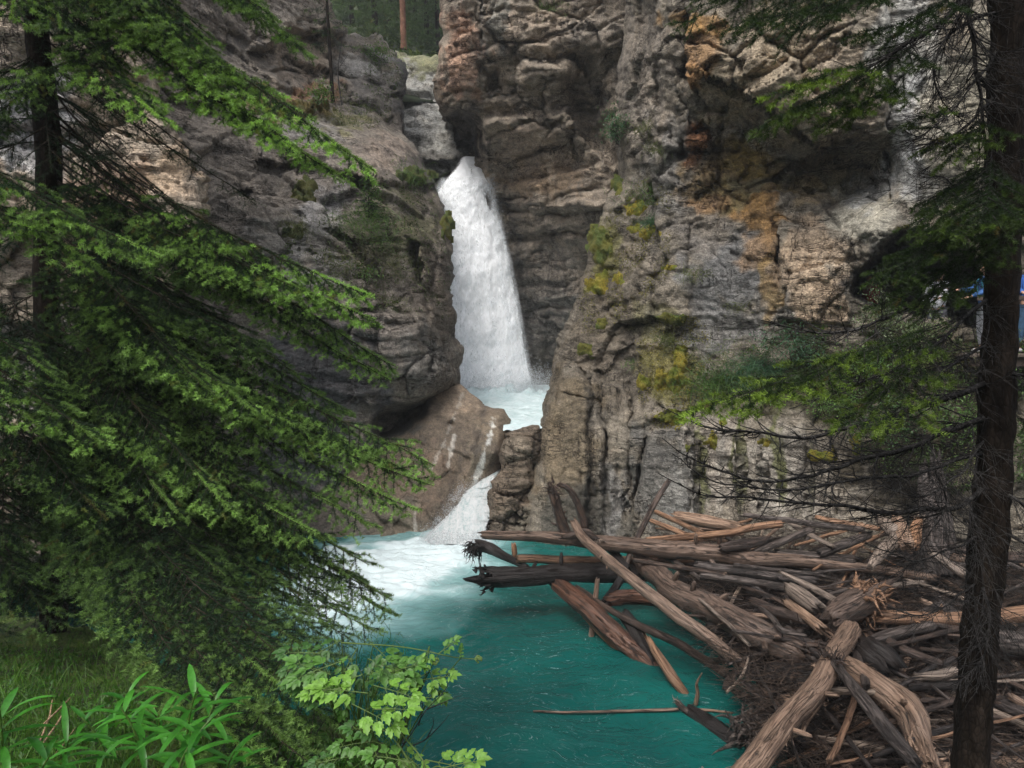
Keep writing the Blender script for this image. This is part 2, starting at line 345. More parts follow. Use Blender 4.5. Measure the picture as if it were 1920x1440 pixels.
# --- pale wall on the near left, seen through the spruce
relief("near_cliff", [(-700, -500), (180, -500), (250, -60), (300, 200), (350, 290), (384, 350), (390, 405), (330, 520), (300, 700), (300, 1080), (-700, 1080)],
       [(-600, 0, 8), (-600, 900, 8), (0, 100, 10), (200, 0, 11.5), (300, 300, 11.2), (380, 390, 11.2), (0, 500, 9.6), (250, 700, 10.8), (0, 900, 9.4), (280, 1000, 10.6)],
       base=(0.30, 0.25, 0.205), spots=[(60, 230, 130, 100, (0.42, 0.42, 0.45), .8), (200, 420, 100, 150, PINK, .8), (330, 330, 60, 60, (0.40, 0.30, 0.22), .8), (150, 700, 300, 120, (0.2, 0.19, 0.2), .7)], seed=11, rough=6, step=4.5)

# --- left cliff
relief("left_cliff",
       [(-700, -450), (600, -450), (622, 0), (638, 50), (655, 74), (700, 66), (742, 95), (762, 140), (757, 200), (752, 245), (790, 290), (812, 335), (822, 372), (836, 420), (850, 462), (845, 520), (850, 580), (848, 622), (860, 655), (860, 722), (822, 745), (760, 800), (690, 870), (600, 960), (560, 1035), (-700, 1060)],
       [(750, 150, 25.5), (700, 95, 26), (600, 40, 24.5), (550, 110, 22), (640, 130, 24.0), (620, 215, 21.5), (700, 235, 22), (750, 235, 24.5), (480, 180, 19), (560, 290, 18.5), (700, 300, 19.8), (790, 345, 22), (680, 350, 18.4),
        (740, 380, 18.6), (560, 420, 16.4), (650, 450, 17), (760, 450, 18), (840, 450, 20.5), (848, 650, 19.5), (780, 600, 17.4), (700, 600, 16.4), (600, 600, 15.9), (780, 700, 17), (720, 760, 17.0), (600, 800, 15.7),
        (500, 900, 15.3), (600, 1005, 15.6), (400, 1000, 15), (200, 600, 13.5), (0, 500, 12.6), (0, 1000, 13), (200, 0, 16), (400, -200, 20), (-400, 500, 11.5), (640, -300, 24), (-500, -300, 14), (-500, 1000, 12)],
       steps=[([(540, 60), (770, 60), (770, 250), (640, 240), (540, 215), (520, 130)], 0.5, 20),
              ([(470, -80), (640, -80), (640, 60), (560, 60), (470, 90)], -0.7, 20),
              ([(480, 215), (640, 245), (760, 290), (830, 350), (700, 345), (600, 310), (480, 300)], -0.5, 14),
              ([(660, 590), (800, 590), (860, 700), (800, 760), (660, 760)], -0.25, 8)],
       carves=[([(662, 330), (700, 338), (705, 352), (680, 366), (664, 350)], 1.4, 10), ([(760, 440), (785, 450), (795, 500), (785, 545), (770, 520), (757, 470)], 1.3, 12), ([(448, 352), (475, 358), (470, 378), (450, 372)], 1.0, 10),
               ([(690, 800), (705, 765), (760, 755), (830, 725), (870, 730), (830, 900), (700, 840)], 1.2, 22)],
       cracks=[([(480, 380), (560, 400), (640, 445), (700, 500)], 3, 0.5), ([(560, 470), (640, 490), (700, 480)], 3, 0.35), ([(500, 130), (610, 140), (740, 165)], 3, 0.5), ([(620, 60), (628, 140)], 3, 0.4), ([(520, 170), (640, 190), (750, 215)], 4, 0.4),
               ([(585, 610), (700, 640), (790, 640)], 2.5, 0.2), ([(600, 660), (700, 670), (800, 660)], 2.5, 0.2), ([(780, 660), (757, 745)], 2.5, 0.3), ([(800, 560), (805, 700)], 3, 0.3)],
       base=(0.165, 0.145, 0.13),
       spots=[(560, 90, 90, 70, (0.26, 0.215, 0.18), .9), (545, 20, 80, 45, (0.34, 0.3, 0.27), .9), (700, 150, 70, 60, (0.10, 0.095, 0.095), .8), (760, 160, 18, 90, BLK, .8, .4), (565, 175, 60, 14, (0.22, 0.12, 0.07), .8), (690, 120, 60, 18, (0.24, 0.24, 0.25), .7), (640, 130, 30, 25, (0.3, 0.29, 0.28), .5),
              (520, 200, 80, 16, OCH, .9), (560, 215, 50, 22, (0.17, 0.12, 0.03), .8), (480, 170, 30, 10, OCH, .8), (640, 225, 70, 16, (0.12, 0.12, 0.04), .6),
              (560, 250, 90, 30, (0.21, 0.2, 0.2), .8), (720, 290, 60, 40, (0.2, 0.165, 0.145), .9), (620, 390, 40, 40, (0.26, 0.25, 0.26), .8), (560, 450, 100, 60, (0.15, 0.145, 0.14), .7),
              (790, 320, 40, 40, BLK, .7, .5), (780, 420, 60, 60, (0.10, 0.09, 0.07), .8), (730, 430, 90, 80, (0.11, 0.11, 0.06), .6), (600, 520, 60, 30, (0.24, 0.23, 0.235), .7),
              (820, 560, 50, 120, (0.13, 0.11, 0.095), .8), (700, 640, 110, 40, (0.19, 0.17, 0.16), .7), (600, 720, 130, 110, (0.085, 0.083, 0.092), .95, .5), (560, 860, 120, 90, (0.075, 0.075, 0.082), .95, .6), (790, 670, 40, 60, (0.15, 0.145, 0.14), .7)],
       P_=dict(big=0.35, mid=0.10, strata=0.15, tilt=0.16, ridge=0.05, blockmask=[([(540, 640), (700, 660), (760, 760), (560, 1100), (0, 1100), (0, 640)], 40, 0.12)], blocklow=0.75), seed=21, rough=5)

# --- far wall left of the slot
relief("far_cliff", [(690, 95), (760, 98), (840, 110), (930, 110), (930, 420), (790, 420), (690, 320)],
       [(700, 100, 33), (790, 120, 32), (900, 120, 31), (790, 200, 30.5), (860, 220, 30.5), (780, 250, 28.8), (850, 295, 27.2), (800, 320, 27.6), (900, 330, 28.5), (700, 320, 28), (820, 400, 27.6)],
       steps=[([(755, 240), (800, 243), (868, 300), (830, 335), (780, 330), (750, 300)], -0.6, 10)],
       carves=[([(768, 296), (862, 302), (850, 330), (800, 360), (775, 330)], 0.8, 10)],
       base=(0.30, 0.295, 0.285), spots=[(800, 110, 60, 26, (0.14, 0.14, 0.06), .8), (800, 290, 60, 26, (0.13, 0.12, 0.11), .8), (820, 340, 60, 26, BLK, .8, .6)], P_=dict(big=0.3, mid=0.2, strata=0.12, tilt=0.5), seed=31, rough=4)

# --- middle cliff right of the fall
relief("middle_cliff",
       [(815, -450), (826, 0), (828, 60), (816, 150), (822, 205), (848, 238), (858, 270), (862, 302), (885, 330), (900, 430), (905, 760), (1320, 760), (1320, -450)],
       [(830, 120, 22.6), (880, 60, 22.3), (845, 215, 23.6), (915, 260, 24.6), (930, 330, 26.2), (960, 450, 27), (990, 600, 27.6), (1010, 710, 28), (1080, 640, 26), (1100, 480, 24), (1100, 380, 23.4), (1010, 380, 24.8), (1000, 250, 23.6),
        (1080, 300, 24.0), (1000, 90, 21.8), (940, 150, 22.9), (1060, 60, 21.4), (1130, 60, 20.8), (900, -100, 22), (1100, -200, 20.5), (1180, 100, 20.4), (1180, 300, 21.5), (1200, 600, 24), (1300, 0, 20), (1300, 700, 24), (820, -300, 23), (920, 700, 28.4)],
       steps=[([(905, 225), (1060, 205), (1160, 330), (1130, 395), (925, 385), (905, 300)], -0.55, 16), ([(930, 395), (1150, 370), (1150, 430), (940, 440)], -0.35, 8)],
       carves=[([(805, 208), (862, 192), (905, 228), (904, 262), (912, 300), (885, 325), (845, 315), (835, 250)], 2.3, 24), ([(1030, 95), (1095, 70), (1160, 90), (1168, 200), (1150, 300), (1090, 290), (1040, 190)], 1.3, 60), ([(905, 130), (940, 120), (950, 175), (915, 180)], 0.7, 20)],
       cracks=[([(918, 255), (1000, 230), (1080, 245)], 3, 0.4), ([(930, 375), (1040, 372), (1140, 350)], 3, 0.5), ([(940, 395), (1050, 402), (1140, 390)], 3, 0.5), ([(950, 445), (1130, 430)], 3, 0.3), ([(1028, 100), (1020, 210)], 4, 0.6), ([(900, 0), (905, 100), (900, 190)], 5, 0.5), ([(955, 30), (975, 120)], 4, 0.4), ([(1070, 250), (1085, 330)], 3, 0.25)],
       base=(0.235, 0.198, 0.165),
       spots=[(865, 110, 45, 90, (0.32, 0.205, 0.155), .9), (1000, 300, 110, 60, (0.25, 0.195, 0.155), .8), (870, 250, 46, 56, (0.05, 0.045, 0.042), .85), (1090, 190, 70, 110, (0.17, 0.145, 0.12), .75), (1010, 340, 80, 30, (0.24, 0.175, 0.12), .7), (1000, 600, 110, 150, (0.15, 0.14, 0.13), .85), (1000, 500, 90, 60, (0.22, 0.19, 0.165), .7),  # the near-black spot paints shade into the slot under the overhang
              (1010, 680, 60, 50, (0.10, 0.09, 0.08), .8, .5), (980, 50, 70, 50, (0.30, 0.24, 0.195), .7), (940, 40, 16, 60, (0.16, 0.16, 0.15), .8), (830, 200, 20, 40, BRN, .6), (1110, 60, 60, 50, (0.2, 0.175, 0.155), .6)],
       P_=dict(big=0.30, mid=0.13, strata=0.26, tilt=-0.05, ridge=0.06, blockmask=[([(828, 90), (905, 60), (905, 185), (862, 196), (824, 196)], 10, 0.2), ([(900, 200), (1170, 330), (1170, 460), (900, 460)], 30, 0.35), ([(930, 450), (1170, 450), (1170, 800), (930, 800)], 30, 0.45)], blocklow=1.0), seed=41, rough=5)

# --- right buttress
relief("right_cliff",
       [(1172, -450), (1178, 0), (1170, 60), (1160, 150), (1148, 235), (1166, 270), (1160, 330), (1126, 400), (1102, 480), (1078, 570), (1052, 640), (1038, 700), (1022, 780), (1006, 870), (992, 940), (980, 1035), (1300, 1060), (2700, 1060), (2700, -450)],
       [(1005, 870, 15.9), (990, 1000, 15.4), (1040, 700, 17), (1100, 480, 18), (1160, 330, 18.6), (1170, 60, 18.2), (1150, 200, 18.5), (1200, 900, 15.1), (1200, 700, 15.9), (1200, 500, 16.6), (1230, 300, 16.6), (1230, 100, 16.2), (1300, 120, 15.0), (1400, 150, 14.3),
        (1500, 200, 13.9), (1600, 200, 13.8), (1400, 330, 15.4), (1500, 340, 15.2), (1640, 330, 14.6), (1400, 440, 15.3), (1500, 440, 14.6), (1400, 560, 15), (1500, 560, 14.3), (1580, 500, 13.9), (1590, 600, 13.9), (1450, 660, 15), (1350, 720, 14.9), (1500, 700, 14.4),
        (1350, 800, 14.1), (1500, 800, 13.4), (1700, 790, 12.7), (1400, 960, 13.9), (1600, 960, 13.1), (1800, 960, 12.5), (1700, 680, 13.9), (1850, 680, 13.8), (1680, 100, 13.2), (1750, 300, 12.9), (1640, 440, 13.1), (1780, 430, 13), (1900, 450, 13), (1900, 300, 12.6),
        (2100, 500, 12.4), (2400, 900, 11), (2400, 0, 11.5), (2600, 500, 10.5), (1400, -200, 14), (1700, -300, 13), (1200, -300, 17), (1300, -100, 14.8)],
       steps=[([(1288, -60), (1660, -60), (1664, 250), (1540, 262), (1480, 230), (1370, 150), (1292, 130)], -0.5, 10),
              ([(1216, 812), (1300, 790), (1310, 1060), (1170, 1060)], -0.40, 5), ([(1104, 690), (1135, 700), (1138, 1060), (1100, 1060)], 0.3, 5), ([(1135, 700), (1185, 640), (1215, 812), (1176, 1020), (1138, 1060)], 0.15, 5), ([(1318, 800), (1388, 800), (1388, 1060), (1314, 1060)], -0.12, 5), ([(1430, 800), (1510, 800), (1513, 1060), (1430, 1060)], -0.15, 5),
              ([(1040, 680), (1120, 690), (1140, 1060), (960, 1060), (1000, 850)], -0.25, 12),
              ([(1185, 640), (1300, 640), (1300, 770), (1185, 800)], -0.18, 12),
              ([(1458, 420), (1590, 430), (1595, 610), (1460, 600)], -0.22, 8), ([(1225, 330), (1280, 320), (1290, 600), (1240, 640)], -0.18, 16)],
       carves=[([(1296, 150), (1370, 165), (1480, 250), (1545, 285), (1660, 285), (1672, 380), (1560, 400), (1450, 390), (1330, 345), (1288, 290)], 0.35, 44),
               ([(1596, 560), (1598, 508), (1640, 478), (1662, 440), (1700, 428), (1790, 432), (1880, 500), (1900, 640), (1760, 600), (1680, 590)], 3.6, 16)],
       cracks=[([(1290, -60), (1284, 60), (1282, 290)], 8, 1.1), ([(1214, 812), (1196, 900), (1176, 1010)], 3.0, 0.7, .25), ([(1088, 690), (1118, 740), (1136, 810), (1138, 1000)], 3.0, 0.5, .4), ([(1100, 690), (1104, 1000)], 2.5, .25, .3), ([(1160, 700), (1158, 960)], 2.5, .25, .3), ([(1315, 830), (1312, 960)], 2.5, .3, .2), ([(1430, 820), (1428, 960)], 2.5, .25, .2), ([(1510, 825), (1513, 960)], 2.5, .3, .2), ([(1050, 720), (1010, 980)], 2.5, .2, .2), ([(1085, 800), (1092, 960)], 2.2, .15, .2), ([(1060, 735), (1120, 745)], 4, 0.35), ([(1186, 812), (1216, 820)], 4, 0.45), ([(1180, 680), (1184, 800), (1170, 1000)], 3, 0.35),
               ([(1225, 100), (1240, 300), (1215, 420)], 5, 0.5), ([(1290, 815), (1300, 1000)], 3, 0.3), ([(1390, 810), (1388, 960)], 3, 0.25), ([(1470, 820), (1472, 960)], 3, 0.25), ([(1458, 440), (1462, 600)], 4, 0.45), ([(1320, 450), (1400, 560), (1380, 640)], 3, 0.2), ([(1166, 560), (1180, 640)], 3, 0.3), ([(1665, 100), (1668, 420)], 4, 0.5),
               ([(1480, 300), (1640, 310)], 3, 0.35), ([(1470, 350), (1640, 370)], 3, 0.3), ([(1120, 590), (1165, 575)], 3, 0.35), ([(1560, 810), (1565, 960)], 3, 0.25), ([(1060, 930), (1160, 925)], 2.5, 0.2)],
       base=(0.165, 0.145, 0.122),
       spots=[(1210, 150, 60, 160, (0.19, 0.165, 0.145), .8), (1260, 330, 60, 120, (0.155, 0.15, 0.15), .7), (1130, 560, 80, 160, (0.098, 0.083, 0.066), .9), (1150, 700, 120, 80, (0.098, 0.083, 0.068), .85),
              (1060, 850, 70, 160, (0.125, 0.10, 0.07), .9), (1100, 980, 100, 60, (0.055, 0.052, 0.046), .85, .5), (1150, 930, 24, 90, (0.17, 0.165, 0.165), .8), (1235, 890, 60, 110, (0.12, 0.117, 0.115), .8),
              (1380, 520, 110, 100, (0.125, 0.125, 0.13), .95), (1340, 620, 110, 60, (0.155, 0.152, 0.155), .9), (1330, 430, 70, 60, (0.19, 0.17, 0.155), .7), (1440, 580, 60, 60, (0.19, 0.18, 0.175), .6),
              (1480, 120, 190, 130, (0.27, 0.22, 0.165), .9), (1600, 170, 80, 100, (0.26, 0.215, 0.175), .8), (1310, 90, 34, 60, ORG, .85), (1305, 130, 30, 22, (0.30, 0.17, 0.08), .8), (1320, 40, 60, 20, (0.35, 0.2, 0.07), .6), (1350, 210, 40, 30, (0.3, 0.24, 0.18), .7),
              (1380, 330, 110, 70, (0.12, 0.085, 0.045), .92), (1300, 270, 24, 60, (0.19, 0.085, 0.04), .9), (1420, 300, 70, 36, (0.17, 0.12, 0.035), .7), (1560, 320, 110, 60, (0.21, 0.17, 0.125), .8), (1400, 370, 90, 30, OCH, .7), (1480, 350, 110, 20, (0.10, 0.10, 0.07), .6),
              (1420, 410, 36, 60, (0.27, 0.155, 0.06), .85), (1415, 480, 34, 40, (0.25, 0.16, 0.09), .7), (1440, 540, 22, 70, (0.28, 0.19, 0.08), .7), (1330, 380, 50, 14, ORG, .7), (1500, 370, 50, 30, (0.28, 0.2, 0.1), .5),
              (1525, 500, 66, 110, (0.29, 0.225, 0.17), .95), (1530, 590, 60, 40, (0.27, 0.205, 0.15), .9),
              (1700, 130, 60, 160, (0.30, 0.295, 0.29), .95), (1750, 300, 90, 160, (0.25, 0.235, 0.205), .9), (1700, 200, 26, 80, (0.42, 0.42, 0.44), .85), (1620, 400, 60, 60, (0.28, 0.265, 0.23), .9), (1640, 350, 60, 40, (0.24, 0.245, 0.26), .7), (1700, 320, 40, 60, (0.25, 0.255, 0.27), .7), (1850, 250, 90, 260, (0.24, 0.22, 0.18), .8),
              (1720, 530, 130, 90, (0.05, 0.048, 0.05), .95),  # cave darkness put into the rock colour
              (1350, 860, 90, 100, (0.24, 0.215, 0.195), .8), (1450, 880, 100, 100, (0.28, 0.255, 0.23), .9), (1600, 880, 110, 90, (0.24, 0.215, 0.19), .7), (1280, 920, 40, 90, (0.2, 0.195, 0.19), .7), (1460, 900, 20, 80, (0.34, 0.31, 0.28), .7),
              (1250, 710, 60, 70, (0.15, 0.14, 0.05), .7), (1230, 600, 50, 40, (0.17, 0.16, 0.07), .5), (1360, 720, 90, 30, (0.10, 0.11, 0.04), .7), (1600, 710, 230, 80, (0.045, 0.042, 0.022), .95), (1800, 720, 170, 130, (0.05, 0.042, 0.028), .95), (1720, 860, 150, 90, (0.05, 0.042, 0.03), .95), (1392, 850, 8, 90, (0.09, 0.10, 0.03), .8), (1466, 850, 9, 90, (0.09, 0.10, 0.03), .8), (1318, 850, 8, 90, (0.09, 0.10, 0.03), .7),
              (1130, 460, 30, 60, (0.11, 0.11, 0.03), .6), (1110, 530, 20, 14, MOSSC, .6)],
       P_=dict(big=0.30, mid=0.10, strata=0.07, tilt=0.03, ridge=0.05,
               blockmask=[([(1285, -300), (1665, -300), (1665, 430), (1285, 430)], 20, 1.15), ([(1300, 420), (1450, 400), (1460, 640), (1300, 660)], 25, 0.3), ([(1450, 420), (1600, 420), (1600, 620), (1450, 620)], 14, 0.5), ([(1600, -400), (2700, -400), (2700, 430), (1600, 430)], 30, 0.3), ([(1190, 780), (1700, 790), (1700, 1060), (1190, 1060)], 20, 0.22), ([(960, 690), (1215, 690), (1215, 1060), (960, 1060)], 20, 0.14)], blocklow=0.85,
               blocks=((0.6, 0.30, (1, 1, 1.0)), (1.9, 0.13, (1, 1, 1.25)), (4.6, 0.032, (1, 1, 1.5)))), seed=51, rough=5)

# --- smooth brown boulder beside the cascade
relief("boulder",
       [(800, 716), (835, 712), (872, 726), (900, 750), (912, 763), (945, 767), (957, 786), (955, 815), (950, 858), (936, 905), (925, 945), (900, 1040), (520, 1045), (560, 930), (640, 860), (705, 835), (692, 790), (712, 764), (760, 752)],
       [(840, 728, 18.6), (900, 770, 17.9), (945, 782, 17.4), (870, 850, 16.7), (925, 850, 16.5), (898, 880, 16.8), (850, 950, 16.2), (780, 1000, 15.7), (700, 950, 15.8), (600, 990, 15.6), (750, 800, 17.6), (715, 790, 18.6), (800, 800, 16.9), (920, 930, 16.9), (900, 1020, 16.4), (680, 880, 16.4), (540, 1030, 15.4), (830, 870, 16.4)],
       steps=[([(900, 755), (960, 760), (960, 880), (850, 1010), (830, 1000), (880, 860)], -0.22, 16)],
       carves=[([(700, 765), (770, 752), (815, 730), (800, 790), (770, 815), (730, 830), (700, 815)], 0.9, 24), ([(832, 790), (850, 780), (862, 800), (845, 812)], 0.25, 12)],
       cracks=[([(905, 765), (890, 830), (880, 860)], 5, 0.3), ([(760, 935), (850, 965)], 3, 0.06), ([(640, 960), (740, 985), (800, 1000)], 6, 0.15)],
       base=(0.105, 0.083, 0.065), mat=M_smooth,
       spots=[(770, 900, 80, 90, (0.11, 0.078, 0.058), .8, .4), (840, 740, 50, 30, (0.2, 0.155, 0.12), .8), (735, 790, 50, 36, (0.05, 0.048, 0.045), .9), (930, 790, 40, 40, (0.15, 0.12, 0.09), .8), (900, 860, 30, 60, (0.13, 0.11, 0.085), .7), (720, 980, 110, 40, (0.11, 0.095, 0.075), .8, .3), (600, 960, 90, 70, (0.10, 0.09, 0.08), .8)],  # the near-black spot paints the shadow of the scooped hollow
       P_=dict(big=0.12, mid=0.05, terr=0, strata=0.0, ridge=0.0, fine=0.004, blocks=((1.2, 0.05, (1, 1, 1)),)), seed=61, rough=2.5, step=2.6, rnd_d=0.5, rnd_w=34)

# --- block between cascade and buttress
relief("chute_block",
       [(940, 876), (946, 812), (970, 803), (1012, 801), (1016, 870), (1030, 1045), (895, 1045), (906, 990), (918, 950), (921, 905)],
       [(955, 820, 15.95), (1000, 812, 15.95), (960, 900, 15.9), (930, 930, 15.8), (925, 1000, 15.5), (990, 1000, 15.5), (1000, 900, 15.9), (1020, 1030, 15.4)],
       cracks=[([(1000, 870), (985, 1000)], 4, 0.5), ([(930, 925), (1000, 935)], 3, 0.25), ([(920, 975), (990, 985)], 3, 0.25)],
       carves=[([(960, 955), (990, 950), (985, 980), (960, 978)], 0.25, 6)],
       base=(0.12, 0.095, 0.075), spots=[(960, 840, 40, 26, (0.18, 0.15, 0.12), .7), (950, 990, 60, 24, (0.10, 0.085, 0.07), .8, .4), (990, 990, 30, 40, (0.12, 0.11, 0.09), .7)],
       P_=dict(big=0.1, mid=0.05, strata=0.08, ridge=0.04), seed=71, rough=4, step=2.6, rnd_d=0.3)
# ================================================================== WATER
def foam_nodes(k, p):
    a = k.noise(p, 1.0, 9, 0.7); return a
def mk_pool(name, teal, deep):
    k = NT(name); f = k.attr("Col")  # red = how much foam, green = streak direction mix
    sep = k.n.new("ShaderNodeSeparateColor"); k.L(f, sep.inputs[0]); foam = sep.outputs[0]
    pw = k.pos((1, 1, 1)); d = k.noise(pw, 1.5, 3, 0.5); 
    warp = k.n.new("ShaderNodeVectorMath"); warp.operation = 'ADD'; k.L(pw, warp.inputs[0])
    cmb = k.n.new("ShaderNodeCombineXYZ"); k.L(k.math('MULTIPLY', d, 1.4), cmb.inputs[0]); k.L(k.math('MULTIPLY', k.noise(pw, 0.7, 3, 0.5), 1.6), cmb.inputs[1]); k.L(cmb, warp.inputs[1])
    ps = k.pos((1.0, 2.6, 1), (0, 0, R(-14)), warp.outputs[0])
    fa = k.noise(ps, 1.6, 10, 0.72, 0.5); fb = k.noise(k.pos((1, 1.8, 1), (0, 0, R(20)), warp.outputs[0]), 7.0, 8, 0.7, 0.4)
    fs = k.math('ADD', k.math('MULTIPLY', fa, 0.65), k.math('MULTIPLY', fb, 0.35))
    m = k.math('ADD', foam, k.math('MULTIPLY', k.math('SUBTRACT', fs, 0.5), k.math('ADD', 1.0, k.math('MULTIPLY', foam, -0.2))))
    fm = k.math('MAXIMUM', k.ramp(m, [(0.30, 0.0), (0.6, 0.4), (0.85, 1.0)]), k.ramp(foam, [(0.05, 0.0), (0.35, 0.18), (0.7, 0.45), (1.0, 0.62)]))
    # fine white flecks on dark water
    fl = k.noise(k.pos((1.2, 2.6, 1), (0, 0, R(-24)), warp.outputs[0]), 8.0, 8, 0.8, 0.8); fl2 = k.noise(pw, 0.8, 3, 0.6)
    fle = k.math('MULTIPLY', k.ramp(fl, [(0.57, 0.0), (0.63, 0.5), (0.70, 1.0)]), k.ramp(fl2, [(0.40, 0.1), (0.55, 1.0)]))
    fm2 = k.math('MAXIMUM', fm, k.math('MULTIPLY', fle, 0.6))
    teal_c = k.mix(k.ramp(k.noise(pw, 0.5, 4, 0.5), [(0.35, 0.0), (0.65, 1.0)]), deep, teal)
    teal_c = k.mix(k.math('MULTIPLY', foam, 1.2, clamp=True), teal_c, (0.10, 0.34, 0.34))
    col = k.mix(fm2, teal_c, (0.62, 0.72, 0.74)); k.L(col, k.b.inputs["Base Color"])
    w1 = k.noise(k.pos((1, 2.0, 1), (0, 0, R(-10)), warp.outputs[0]), 2.2, 7, 0.6, 0.3)
    h = k.math('ADD', w1, k.math('MULTIPLY', fm2, 0.25)); k.L(k.bump(h, 0.12, 0.55), k.b.inputs["Normal"])
    k.L(k.math('ADD', 0.10, k.math('MULTIPLY', fm2, 0.6)), k.b.inputs["Roughness"]); k.b.inputs["IOR"].default_value = 1.33
    k.b.inputs["Specular IOR Level"].default_value = 0.45
    return k.m
M_pool = mk_pool("glacial_pool_water", (0.006, 0.120, 0.104), (0.003, 0.068, 0.062))
def mk_white():
    k = NT("white_water"); uv = k.attr("UVMap", "Vector"); v = k.pos((1, 1, 1), src=uv)
    a = k.noise(k.pos((2.6, 2.0, 1), src=uv), 1.0, 10, 0.78, 0.8); b = k.noise(k.pos((8, 8, 1), src=uv), 1.0, 7, 0.75, 0.5); big = k.noise(k.pos((3.0, 0.9, 1), src=uv), 1.0, 5, 0.6, 1.0)
    s = k.math('ADD', k.math('MULTIPLY', a, 0.7), k.math('MULTIPLY', b, 0.15)); s = k.math('ADD', k.math('MULTIPLY', s, 0.7), k.math('MULTIPLY', big, 0.4))
    f = k.attr("Col"); sep = k.n.new("ShaderNodeSeparateColor"); k.L(f, sep.inputs[0]); th, al = sep.outputs[0], sep.outputs[1]
    col = k.mix(k.ramp(k.math('ADD', s, k.math('MULTIPLY', th, 0.35)), [(0.40, 0.0), (0.62, 1.0)]), (0.74, 0.83, 0.86), (0.93, 0.95, 0.97))
    k.L(col, k.b.inputs["Base Color"]); k.b.inputs["Roughness"].default_value = 0.55; k.b.inputs["Specular IOR Level"].default_value = 0.2
    k.L(k.bump(s, 0.06, 0.5), k.b.inputs["Normal"])
    k.b.inputs["Subsurface Weight"].default_value = 0.0
    fz = k.noise(k.pos((7, 7, 2.0)), 2.0, 7, 0.7); am = k.math('ADD', al, k.math('MULTIPLY', k.math('SUBTRACT', fz, 0.5), 2.2)); k.L(k.ramp(am, [(0.35, 0.0), (0.75, 1.0)]), k.b.inputs["Alpha"])
    return k.m
M_white = mk_white()

# lower pool: one sheet, choppy near the inflow
def pool(name, x0, x1, y0, y1, z, st, foamf, mat, amp=0.02, keep=None):
    X, Y = np.meshgrid(np.arange(x0, x1, st), np.arange(y0, y1, st)); P = np.stack([X.ravel(), Y.ravel(), np.zeros(X.size)], -1)
    fo = foamf(P); hh = amp * fbm(P * np.array([1.0, 1.6, 1]) * 1.3, 5, 91) + fo * 0.06 * fbm(P * np.array([1.2, 2.0, 1]) * 1.6, 4, 92, .6)
    P[:, 2] = z + hh + np.maximum(0, fo - 0.5) * 0.12
    ix = np.arange(X.size).reshape(X.shape); F = np.stack([ix[:-1, :-1].ravel(), ix[:-1, 1:].ravel(), ix[1:, 1:].ravel(), ix[1:, :-1].ravel()], -1)
    if keep is not None: F = F[keep(P[F[:, 0]])]; P[:, 2] += 0.30 * np.exp(-((P[:, 0] + 0.6) / 1.7) ** 4 - ((P[:, 1] - 24.4) / 0.8) ** 2) * (1 + 0.9 * fbm(P * 2.2, 4, 33)) + 0.03 * fbm(P * 3, 3, 34)
    return tag(mesh_obj(name, P, F, mat, col=np.c_[fo, fo * 0, fo * 0]), kind="structure")
def foam_low(P):
    px, py = pix(P); wx = px + 34 * fbm(P * 0.9, 4, 5); wy = py + 24 * fbm(P * 0.9, 4, 6)
    s1, _, _ = sdf(wx, wy, [(560, 1045), (600, 1012), (700, 1008), (800, 1000), (905, 995), (935, 1060), (905, 1080), (860, 1105), (790, 1135), (745, 1160), (640, 1185), (560, 1180), (480, 1120)])
    f = sstep(-75, 85, s1) * 1.05
    s2, _, _ = sdf(wx, wy, [(590, 1022), (800, 1004), (905, 995), (910, 1030), (840, 1060), (700, 1060), (600, 1048)]); f = np.maximum(f, sstep(-20, 25, s2) * 1.0)
    s3, _, _ = sdf(wx, wy, [(500, 1000), (620, 1000), (560, 1035), (500, 1040)]); f = f * (1 - 0.9 * sstep(-25, 10, s3))
    return np.clip(f, 0, 1.1)
pool("lower_pool_water", -14, 16, 3.0, 18.0, 0.0, 0.05, foam_low, M_pool, 0.02)
def foam_up(P):
    px, py = pix(P); s, _, _ = sdf(px + 20 * fbm(P * .8, 3, 4), py, [(800, 690), (1050, 690), (1060, 752), (980, 775), (930, 760), (800, 760)])
    return np.clip(0.80 + 0.7 * sstep(-60, 20, s), 0, 1.2)
pool("upper_pool_water", -5.5, 4.5, 16.6, 31, 2.28, 0.06, foam_up, M_pool, 0.02, lambda c: (c[:, 0] > -0.28) | (c[:, 1] > 19.5))

